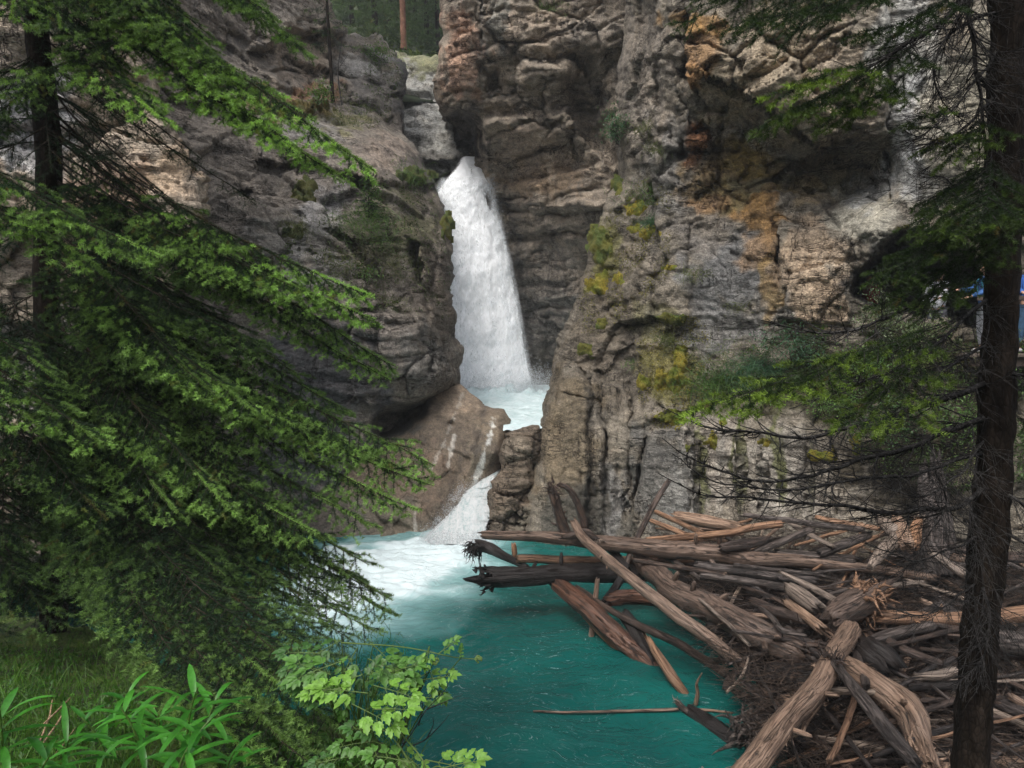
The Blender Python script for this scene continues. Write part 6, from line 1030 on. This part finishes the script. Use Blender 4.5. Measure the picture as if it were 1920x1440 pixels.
# --- small conifers on the cliffs
def little_spruce(label, base, h, seed, sparse=.3, bright=.4, lmax=.5, name="young_spruce", group=None, start=.25, nl=None, kw=None, cat="tree"):
    rr = random.Random(seed); base = np.array(base, float); top = base + np.array([rr.gauss(0, .03) * h, 0, h]); L = []
    for i in range(nl or int(h * 14)):
        f = start + (1 - start) * (i / (nl or h * 14)); a = i * 2.4 + rr.uniform(-.4, .4); l = lmax * h * (1 - f) ** .8 * rr.uniform(.5, 1.1) + .06; A = base + (top - base) * f; B = A + np.array([math.cos(a) * l, math.sin(a) * l, -.12 * l + .1 * l * f])
        L.append(dict(path=bez(A, (A + B) / 2 + np.array([0, 0, -.05 * l]), B, 8), lmax=l * .45, bright=bright, thin=sparse, gap=.07 * max(1, h / 4), subgap=.05 * max(1, h / 4), r0=.006 * max(1, h / 4)))
    L.append(dict(path=np.array([base + (top - base) * .85, top, top + np.array([0, 0, .06 * h])]), lmax=.1, bright=bright))
    k_ = dict(per_m=160, ln=.035, wd=.007); k_.update(kw or {})
    return spruce(name, label, [base, base + (top - base) * .5, top], [.012 * h, .009 * h, .003 * h], L, seed, k_, cat, group)
P, N = surf("left_cliff", 628, 190); little_spruce("tall sparse young spruce growing from the left cliff ledge", P + np.array([0, -.4, -.1]), 5.2, 5, .35, .35, .22, start=.35, nl=40)
P, N = surf("left_cliff", 636, 200); V, F = tubes([(spline([P + np.array([.15, -.3, 0]), P + np.array([.05, -.3, 1.0]), P + np.array([.2, -.25, 2.1])], 12), np.linspace(.03, .012, 12)), (spline([P + np.array([.06, -.3, 1.1]), P + np.array([.4, -.4, 1.5])], 5), np.linspace(.01, .004, 5))], 6); tag(mesh_obj("dead_sapling", V, F, M_dead), "thin bare grey sapling beside the sparse young spruce", "dead tree")
P, N = surf("left_cliff", 695, 400); little_spruce("tiny dense spruce in the recess of the left cliff", P + np.array([0, -.25, -.05]), 1.15, 8, 0, .3, .42, start=.05, nl=34, kw=dict(per_m=260, ln=.03, wd=.006))
# --- forest behind the rim
ftr = [(757, 84, 36.5, 13), (705, 66, 40, 14), (730, 70, 47, 15), (780, 70, 46, 13), (800, 84, 42, 12), (822, 96, 40, 12), (690, 40, 52, 15), (745, 44, 56, 16), (790, 44, 58, 16), (660, 40, 50, 14), (830, 60, 52, 15), (715, 20, 66, 16), (770, 20, 68, 16), (812, 20, 68, 16), (675, 10, 70, 16), (640, 20, 60, 16), (850, 40, 62, 16)]
flab = ["forest spruce with a bare orange red trunk above the canyon rim", "forest spruce with a pale grey trunk at the rim"]
proto = []
for i, (x, y, d, h) in enumerate(ftr):
    b = at(x, y + 8, d)
    if i < 4:
        e = little_spruce(flab[i] if i < 2 else "hazy spruce in the far forest above the slot", b, h, 60 + i, .25, .3, .2, name="forest_spruce", group=None if i < 2 else "far forest spruces", start=.28 if i < 1 else .01, nl=110, kw=dict(per_m=44, ln=.20, wd=.04, old=(.06, .10, .04), new=(.16, .24, .08))); proto.append(e)
        if i == 0: m_ = mk_bark("orange_bark", (.10, .05, .035), (.17, .085, .055), (.24, .13, .09), (6, 6, 3)); [setattr(c.data.materials, '__dummy__', 0) if False else c.data.materials.__setitem__(0, m_) for c in e.children if c.name.startswith("trunk")]
    else:
        s_ = proto[2 + i % 2]; e = s_.copy(); COL.objects.link(e); e.location = tuple(b); e.rotation_euler = (0, 0, i * 1.3); e.scale = (h / 14,) * 3; e["label"] = "hazy spruce in the far forest above the slot"; e["group"] = "far forest spruces"
        for c in s_.children: q = c.copy(); COL.objects.link(q); q.parent = e

# ================================================================== FOREGROUND PLANTS
rs6 = np.random.RandomState(5)
def grass_field(n, seed):
    rs = np.random.RandomState(seed); R_, L_, D2, C_ = [], [], [], []
    while len(R_) < n:
        x = rs.uniform(-60, 760); y = 1180 + 300 * rs.rand() ** .8; P, N = surf("bank_ground", x, y); qx, qy = pix(P)
        if abs(qx - x) > 40: continue
        dens = gn(np.array([[P[0] * 1.5, P[1] * 1.5, 3.0]]), 3)[0]
        if dens < -.15 and rs.rand() < .7: continue
        R_.append(P + rs.normal(size=3) * [.05, .05, .0] - [0, 0, .02]); L_.append(rs.uniform(.05, .20) * (1.3 if x < 260 else .7)); D2.append(np.array([0, 0, 1.0]) + rs.normal(size=3) * .5); t = rs.rand(); C_.append(np.array([.015, .055, .010]) * (1 - t) + np.array([.09, .20, .025]) * t)
    return blades(R_, L_, D2, np.full(n, .0045), C_, 1.2, seed)
V, F, C = grass_field(9000, 4); tag(mesh_obj("grass", V, F, M_blade, col=C), "green grass growing on the near bank at the lower left", "grass", kind="stuff")
ground_cover("ground_plants", "bank_ground", [(-40, 1200), (200, 1215), (330, 1290), (560, 1350), (740, 1420), (740, 1500), (-40, 1500)], 3600, .045, ((.02, .07, .012), (.10, .26, .03)), "low broad leaved weeds and moss among the near grass", 9, .05)
def lance_plant(label, px, py, D, h, n, seed, lean=(0, 0), ln=.21, wd=.027):
    rs = np.random.RandomState(seed); b = at(px, py, D); e = empty("willowherb_plant", b, label, "plant"); top = b + np.array([lean[0], lean[1], h]); path = bez(b, b + np.array([0, 0, h * .6]), top, 14); V, F = tubes([(path, np.linspace(.006, .003, 14))], 6); V = V; mesh_obj("stem", V, F, M_gloss, e, col=np.tile((.08, .15, .03), (len(V), 1)))
    L, cols = [], []
    for i in range(n):
        f = .25 + .75 * i / n; p = path[min(13, int(f * 13))]; a = i * 2.4 + rs.uniform(-.4, .4); el = rs.uniform(.0, .5) + .5 * (i > n - 5); d = np.array([math.cos(a), math.sin(a), el]); L.append(leaf_faces(rs, p, d, (0, 0, 1), ln * rs.uniform(.65, 1.1) * (1 - .3 * (f > .92)), wd * rs.uniform(.8, 1.15), 8, 0, rs.uniform(.5, 1.3))); t = rs.rand(); cols.append(np.array([.02, .10, .012]) * (1 - t) + np.array([.06, .24, .025]) * t)
    leaves_mesh("leaves", L, M_gloss, e, cols)
for i, (lb, x, y, D, h, n, ln_) in enumerate([("tallest glossy narrow leaved plant at the lower left", 350, 1440, 2.6, .34, 16, (.06, 0)), ("glossy narrow leaved plant left of the tallest one", 270, 1450, 2.65, .28, 15, (-.08, 0)), ("glossy narrow leaved plant leaning left over the grass", 200, 1440, 2.9, .24, 12, (-.1, 0)), ("glossy narrow leaved plant leaning right under the drooping spruce", 330, 1480, 2.4, .22, 12, (.1, .1)), ("glossy narrow leaved plant cut by the left frame edge", 10, 1470, 2.3, .28, 16, (0, 0)), ("small glossy narrow leaved plant near the left frame corner", 70, 1500, 2.3, .16, 10, (.05, 0)), ("low glossy narrow leaved plant in the middle of the grass", 300, 1400, 3.1, .16, 10, (0, 0)), ("broad tuft of glossy narrow leaves at the bottom edge below the straw stalks", 120, 1480, 2.5, .2, 16, (.03, 0)), ("glossy narrow leaved plant at the bottom edge beside the moss bank", 420, 1500, 2.5, .2, 14, (.05, 0)), ("small glossy narrow leaved plant behind the tallest one", 385, 1400, 2.9, .2, 12, (.04, .05)), ("small glossy narrow leaved plant in front of the dark bank hollow", 235, 1380, 3.2, .2, 12, (0, .05))]):
    lance_plant(lb, x, y, D, h, n, 40 + i, ln_)
def comp_leaf(rs, base, d, ln, L, cols, tb, col, groups=3, up=(0, -.35, 1)):
    """a baneberry-like compound leaf"""
    d = nrm(np.array(d, float)); up = np.array(up, float); s = nrm(np.cross(d, up)); p = np.array(base, float); tb.append((np.array([p, p + d * ln * .5, p + d * ln * .85 + np.array([0, 0, -.03 * ln])]), np.array([.0028, .002, .0012])))
    for g_ in range(groups):
        f = .25 + .25 * g_; q = p + d * ln * f
        for sd in (-1, 1):
            dd = nrm(d * .75 + s * sd * 1.0); l2 = ln * (.42 - .07 * g_); tb.append((np.array([q, q + dd * l2 * .5]), np.array([.0015, .001])))
            for a, k2, r2_ in ((0, .5, 1.0), (.9, .38, .8), (-.9, .38, .8)):
                d3 = nrm(dd + (d * a * sd * 0 + nrm(np.cross(dd, up)) * a)); L.append(leaf_faces(rs, q + dd * l2 * k2, d3, up + rs.normal(size=3) * .15, l2 * .62 * r2_ * rs.uniform(.85, 1.15), l2 * .42 * r2_, 7, .16, rs.uniform(.2, .7), 'ov')); cols.append(np.array(col) * rs.uniform(.8, 1.2))
    q = p + d * ln * .85
    for a in (-.8, 0, .8): d3 = nrm(d + s * a); L.append(leaf_faces(rs, q, d3, up, ln * (.34 if a == 0 else .26), ln * .17, 7, .16, .4, 'ov')); cols.append(np.array(col) * rs.uniform(.85, 1.2))
def baneberry(label, base, leafs, seed, stems=(), berries=()):
    rs = np.random.RandomState(seed); b = at(*base); e = empty("baneberry_plant", b, label, "plant"); L, cols, tb, st = [], [], [], []
    for (x, y, D, ang, ln, col) in leafs:
        q = at(x, y, D); d = np.array([math.cos(R(ang)), rs.uniform(-.3, .1), -math.sin(R(ang))]); st.append((bez(b, (b + q) / 2 + np.array([0, 0, .08]), q, 12), np.linspace(.0045, .0022, 12))); comp_leaf(rs, q, d, ln * 1.35, L, cols, tb, col)
    for pts in stems: P = spline([at(*p) for p in pts], 20); st.append((P, np.linspace(.004, .0022, 20)))
    leaves_mesh("leaves", L, M_leaf, e, cols); V, F = tubes(st + tb, 5); mesh_obj("stems", V, F, M_leaf, e, col=np.tile((.12, .19, .05), (len(V), 1)))
    for c in berries:
        bm = bmesh.new(); cc = at(*c)
        for i in range(22): d = nrm(rs.normal(size=3)); bmesh.ops.create_icosphere(bm, subdivisions=1, radius=.0055, matrix=Matrix.Translation(Vector(cc - b + d * .014)))
        me = bpy.data.meshes.new("berries"); bm.to_mesh(me); bm.free(); me.materials.append(M_leaf); ca = me.color_attributes.new("Col", 'FLOAT_COLOR', 'POINT'); ca.data.foreach_set("color", np.tile((.17, .26, .07, 1), len(me.vertices)).astype(np.float32)); o = bpy.data.objects.new("berries", me); COL.objects.link(o); o.parent = e
BRT = (.17, .34, .05); MID = (.09, .21, .04); DKL = (.05, .13, .03); MG = (.15, .30, .05)
baneberry("bright lime green compound leaved plant at the bank edge", (700, 1460, 3.0), [(690, 1300, 2.75, -170, .17, BRT), (660, 1320, 2.7, 20, .17, BRT), (700, 1285, 2.75, 15, .15, BRT), (640, 1290, 2.75, 175, .12, BRT), (680, 1265, 2.8, 160, .13, BRT), (700, 1330, 2.7, -10, .14, BRT)], 3)
baneberry("mid green compound leaved plant under the spruce bough tips", (660, 1440, 3.3), [(590, 1250, 3.2, 170, .13, DKL), (650, 1275, 3.1, 100, .13, MID), (715, 1235, 3.1, 10, .13, DKL), (670, 1250, 3.15, 60, .12, DKL), (620, 1320, 3.0, 200, .13, DKL), (640, 1240, 3.0, 165, .18, MID), (670, 1215, 3.1, 120, .16, MID), (690, 1235, 3.0, 20, .18, MID), (620, 1265, 3.0, 200, .15, MID), (700, 1210, 3.1, 40, .15, MID), (640, 1200, 3.2, 150, .17, DKL), (600, 1225, 3.1, 180, .15, DKL), (720, 1265, 3.0, -20, .15, MID), (680, 1290, 2.95, -60, .13, DKL), (610, 1290, 3.0, 190, .14, DKL)], 4)
baneberry("long stemmed plant reaching right over the teal water with berry heads", (740, 1430, 3.2), [(800, 1262, 3.0, 150, .10, MG), (805, 1258, 3.0, 60, .11, MG), (790, 1275, 3.0, -10, .12, MG), (770, 1275, 3.0, 190, .12, MG), (822, 1226, 3.0, -40, .09, MID), (805, 1212, 3.0, 100, .075, MG), (862, 1236, 3.0, -80, .06, MID), (785, 1308, 3.0, -10, .11, DKL)], 5, stems=[[(640, 1205, 3.2), (745, 1212, 3.1), (805, 1222, 3.0), (850, 1232, 3.0), (897, 1236, 3.0)]], berries=[(897, 1236, 3.0), (817, 1240, 3.0)])
baneberry("leafy plant with a thick pale stem at the bottom edge", (790, 1480, 2.6), [(700, 1390, 2.7, 170, .13, MID), (740, 1400, 2.7, 30, .12, MG), (800, 1425, 2.6, 10, .14, MG), (770, 1430, 2.6, 190, .14, MID), (830, 1440, 2.5, -20, .13, MG), (720, 1370, 2.7, 190, .12, DKL), (650, 1420, 2.7, 170, .12, DKL)], 6, stems=[[(728, 1352, 2.75), (760, 1385, 2.7), (795, 1430, 2.6), (800, 1480, 2.6)]])
tb = []
for pts in ([(740, 1420, 2.9), (775, 1370, 2.9), (800, 1330, 2.9), (830, 1300, 2.9), (850, 1262, 2.9)], [(770, 1400, 2.9), (800, 1385, 2.9), (830, 1355, 2.9), (842, 1340, 2.9)], [(800, 1330, 2.9), (830, 1318, 2.9), (868, 1302, 2.9)], [(785, 1360, 2.9), (792, 1330, 2.9), (790, 1310, 2.9)], [(755, 1395, 2.9), (760, 1350, 2.9), (740, 1300, 2.9)], [(800, 1385, 2.9), (812, 1360, 2.9), (812, 1345, 2.9)]): tb.append((spline([at(*p) for p in pts], 12), np.linspace(.0032, .001, 12)))
V, F = tubes(tb, 4); tag(mesh_obj("bare_twig", V, F, M_dead), "dark leafless twigs sticking out over the teal water at the bank edge", "twig")
for i in range(5):
    a = rs6.uniform(30, 260); b_ = 1290 + rs6.uniform(0, 120); P = [at(a, b_, 3.4), at(a - rs6.uniform(20, 60), b_ + rs6.uniform(40, 90), 3.0)]; V, F = tubes([(np.array([P[0], (P[0] + P[1]) / 2 + .01, P[1]]), np.array([.003, .005, .004]))], 5)
    tag(mesh_obj("dry_stalk", V, F, mk_bark("straw%d" % i, (.2, .13, .08), (.3, .2, .12), (.4, .28, .18), (30, 30, 30)) if i == 0 else bpy.data.materials["straw0"]), "dry straw coloured stalk lying in the near grass", "stalk", group="dry stalks in the near grass")
# ================================================================== WALKWAY AND VISITORS
def flatmat(name, c, rough=.8, sc=14):
    k = NT(name); n = k.noise(k.pos(), sc, 4, .6); k.L(k.mix(1.0, c, k.ramp(n, [(.3, .7), (.7, 1.25)]), 'MULTIPLY'), k.b.inputs["Base Color"]); k.b.inputs["Roughness"].default_value = rough; k.L(k.bump(n, .01, .6), k.b.inputs["Normal"]); return k.m
def box(bm, c, s, rot=0):
    bmesh.ops.create_cube(bm, size=1, matrix=Matrix.Translation(Vector(c)) @ Matrix.Rotation(rot, 4, 'Z') @ Matrix.Diagonal((*s, 1)))
def bmobj(name, bm, mat, parent=None, bev=.006):
    if bev: bmesh.ops.bevel(bm, geom=bm.edges[:], offset=bev, segments=1, affect='EDGES')
    me = bpy.data.meshes.new(name); bm.to_mesh(me); bm.free(); me.materials.append(mat); o = bpy.data.objects.new(name, me); COL.objects.link(o)
    if parent: o.parent = parent
    return o
ZW = 4.38; M_deck = flatmat("weathered_timber", (.10, .08, .065)); M_rail = flatmat("rail_timber", (.07, .05, .04))
w0 = np.array([8.0, 13.2]); w = empty("walkway", (9.2, 13.2, ZW), "timber walkway with a rail under the cliff behind the right spruce trunk", "walkway")
bm = bmesh.new()
for i in range(40): box(bm, (i * .15 - .6, 0, -.04), (.14, 1.1, .06))
bmobj("deck", bm, M_deck, w)
for z in (1.02,): bm = bmesh.new(); box(bm, (2.4, -.5, z), (6, .05, .09)); bmobj("rail", bm, M_rail, w)
for i in range(5): bm = bmesh.new(); box(bm, (i * 1.4 - .4, -.5, .52), (.09, .09, 1.1)); bmobj("post", bm, M_rail, w)
bm = bmesh.new(); box(bm, (2.4, -.42, -.16), (6, .08, .18)); bmobj("beam", bm, M_rail, w)

SKIN = flatmat("skin", (.50, .29, .20), .5, 30)
def skin_obj(name, verts, edges, mat, parent, root=0, sub=1):
    me = bpy.data.meshes.new(name); me.from_pydata([v[:3] for v in verts], edges, []); me.materials.append(mat); o = bpy.data.objects.new(name, me); COL.objects.link(o); o.parent = parent
    m = o.modifiers.new("skin", 'SKIN'); m.use_smooth_shade = True
    for i, v in enumerate(verts): r = v[3]; me.skin_vertices[0].data[i].radius = (r, v[4] if len(v) > 4 else r); me.skin_vertices[0].data[i].use_root = (i == root)
    s = o.modifiers.new("sub", 'SUBSURF'); s.levels = s.render_levels = sub; return o
def person(label, x, y, z, face, top_c, leg_c, hair_c, pack=None, hgt=1.7, arm=(0, 0), shoe=(.4, .4, .42)):
    """face: heading in degrees (0 = away from the camera); arm: forward lift of each arm in degrees"""
    e = empty("person", (x, y, z), label, "person"); e.rotation_euler = (0, 0, R(face)); s = hgt / 1.7; e.scale = (s, s, s)
    # body: pelvis root, spine, neck, head, arms with hands, legs
    v = [(0, 0, .95, .13, .10), (0, .01, 1.12, .12, .09), (0, 0, 1.32, .15, .10), (0, 0, 1.46, .07), (0, .01, 1.54, .055), (0, .02, 1.60, .085, .10), (0, .015, 1.68, .078, .095)]; ed = [(0, 1), (1, 2), (2, 3), (3, 4), (4, 5), (5, 6)]
    def add(p, q, r1=None): v.append(p); ed.append((q, len(v) - 1)); return len(v) - 1
    hands = []
    for sd, al in ((-1, arm[0]), (1, arm[1])):
        sh = add((sd * .18, 0, 1.42, .055), 2); a = R(al); el = add((sd * .23, .26 * math.sin(a), 1.42 - .28 * math.cos(a), .042), sh); a2 = a + R(25 if al == 0 else 45); wr = add((sd * .22, v[el][1] + .25 * math.sin(a2), v[el][2] - .25 * math.cos(a2), .028), el); d = (0, math.sin(a2), -math.cos(a2)); pm = add((sd * .22, v[wr][1] + .08 * d[1], v[wr][2] + .08 * d[2], .032, .016), wr)
        for f in range(4): fx = sd * .22 + (f - 1.5) * .017; ll = (.065, .078, .072, .055)[f]; k1 = add((fx, v[pm][1] + .035 * d[1] + .006, v[pm][2] + .035 * d[2], .009), pm); add((fx, v[k1][1] + ll * math.sin(a2 + .5), v[k1][2] - ll * math.cos(a2 + .5), .007), k1)
        th = add((sd * .22 - sd * .035, v[wr][1] + .05 * d[1] + .02, v[wr][2] + .05 * d[2], .010), wr); add((sd * .22 - sd * .045, v[th][1] + .035, v[th][2] - .025, .008), th)
        hip = add((sd * .09, 0, .90, .085), 0); kn = add((sd * .11, .03, .50, .058), hip); an = add((sd * .12, -.02, .09, .040), kn); add((sd * .13, .13, .035, .035, .03), an)
    skin_obj("body", v, ed, SKIN, e)
    cm = flatmat("jacket_cloth_%s" % label[:12].replace(" ", "_"), top_c); tv = [(0, 0, .84, .185, .15), (0, .0, 1.10, .165, .135), (0, 0, 1.32, .18, .135), (0, 0, 1.48, .085)]; te = [(0, 1), (1, 2), (2, 3)]
    for sd, al in ((-1, arm[0]), (1, arm[1])):
        a = R(al); a2 = a + R(25 if al == 0 else 45); tv.append((sd * .185, 0, 1.41, .078)); te.append((2, len(tv) - 1)); tv.append((sd * .235, .26 * math.sin(a), 1.42 - .28 * math.cos(a), .060)); te.append((len(tv) - 2, len(tv) - 1)); q = tv[-1]; tv.append((sd * .22, q[1] + .23 * math.sin(a2), q[2] - .23 * math.cos(a2), .046)); te.append((len(tv) - 2, len(tv) - 1))
    skin_obj("jacket", tv, te, cm, e)
    lm = flatmat("trouser_cloth_%s" % label[:12].replace(" ", "_"), leg_c); lv = [(0, 0, 1.0, .16, .13)]; le = []
    for sd in (-1, 1):
        for p, q in (((sd * .085, 0, .86, .125), 0), ((sd * .11, .03, .50, .078), None), ((sd * .12, -.02, .12, .062), None)): lv.append(p); le.append((0 if q == 0 else len(lv) - 2, len(lv) - 1))
    skin_obj("trousers", lv, le, lm, e); sm = flatmat("shoe_leather_%s" % label[:12].replace(" ", "_"), shoe, .6)
    for sd in (-1, 1): skin_obj("shoe", [(sd * .12, -.06, .05, .05, .045), (sd * .125, .03, .05, .052, .045), (sd * .13, .16, .04, .045, .035)], [(0, 1), (1, 2)], sm, e, 0)
    hm = flatmat("hair_%s" % label[:12].replace(" ", "_"), hair_c, .6, 60); skin_obj("hair", [(0, -.035, 1.60, .085, .085), (0, -.02, 1.68, .092, .10), (0, .015, 1.735, .072, .085)], [(0, 1), (1, 2)], hm, e)
    fm = flatmat("face_%s" % label[:12].replace(" ", "_"), (.06, .035, .03), .4)
    for sd in (-1, 1): bm = bmesh.new(); bmesh.ops.create_uvsphere(bm, u_segments=8, v_segments=6, radius=.011, matrix=Matrix.Translation((sd * .032, .108, 1.635))); bmobj("eye", bm, fm, e, 0); bm = bmesh.new(); bmesh.ops.create_uvsphere(bm, u_segments=8, v_segments=6, radius=.022, matrix=Matrix.Translation((sd * .088, .01, 1.625)) @ Matrix.Diagonal((.4, .8, 1.3, 1))); bmobj("ear", bm, SKIN, e, 0)
    bm = bmesh.new(); bmesh.ops.create_cone(bm, segments=8, radius1=.017, radius2=.004, depth=.045, matrix=Matrix.Translation((0, .118, 1.61)) @ Matrix.Rotation(R(-20), 4, 'X')); bmobj("nose", bm, SKIN, e, 0); bm = bmesh.new(); box(bm, (0, .108, 1.575), (.045, .012, .009)); bmobj("mouth", bm, flatmat("lip_%s" % label[:12].replace(" ", "_"), (.35, .13, .11)), e, .003)
    if pack:
        pm = flatmat("pack_cloth_%s" % label[:12].replace(" ", "_"), pack); o = skin_obj("backpack", [(0, -.19, 1.02, .13, .10), (0, -.21, 1.2, .15, .12), (0, -.19, 1.40, .12, .09)], [(0, 1), (1, 2)], pm, e)
        for sd in (-1, 1): skin_obj("strap", [(sd * .11, -.12, 1.46, .02, .012), (sd * .12, .02, 1.52, .02, .012), (sd * .13, .14, 1.38, .02, .012), (sd * .15, .08, 1.12, .018, .012)], [(0, 1), (1, 2), (2, 3)], pm, e)
    return e
def px_x(px, D): return at(px, 600, D)[0]
person("visitor in a blue jacket with a teal backpack, half hidden left of the spruce trunk", px_x(1846, 13.0), 13.0, ZW, 75, (.03, .10, .28), (.30, .31, .34), (.05, .03, .02), pack=(.02, .16, .22), hgt=1.66, arm=(25, 45))
person("visitor in a bright blue jacket and blue jeans right of the spruce trunk", px_x(1928, 13.1), 13.1, ZW, 160, (.02, .10, .36), (.05, .12, .22), (.04, .03, .02), hgt=1.72, arm=(0, 30))
person("visitor in a white jacket standing at the cave mouth", px_x(1757, 13.9), 13.9, ZW, 120, (.62, .62, .68), (.10, .10, .12), (.03, .025, .02), hgt=1.60, arm=(30, 10))
person("visitor in a dark red jacket inside the dark cave", px_x(1630, 15.3), 15.3, ZW, 100, (.22, .012, .02), (.03, .03, .05), (.03, .02, .02), hgt=1.62)

# ================================================================== AIR
bm = bmesh.new(); bmesh.ops.create_cube(bm, size=1, matrix=Matrix.Translation((0, 50, 48)) @ Matrix.Diagonal((260, 200, 104, 1))); me = bpy.data.meshes.new("haze"); bm.to_mesh(me); bm.free()
m = bpy.data.materials.new("haze"); m.use_nodes = True; t = m.node_tree; t.nodes.remove(t.nodes["Principled BSDF"]); v = t.nodes.new("ShaderNodeVolumePrincipled"); v.inputs["Color"].default_value = (.88, .93, 1, 1); v.inputs["Density"].default_value = .0010; t.links.new(v.outputs[0], t.nodes["Material Output"].inputs["Volume"]); me.materials.append(m)
o = bpy.data.objects.new("haze", me); COL.objects.link(o); tag(o, "thin moist haze filling the canyon air", "haze", kind="stuff")
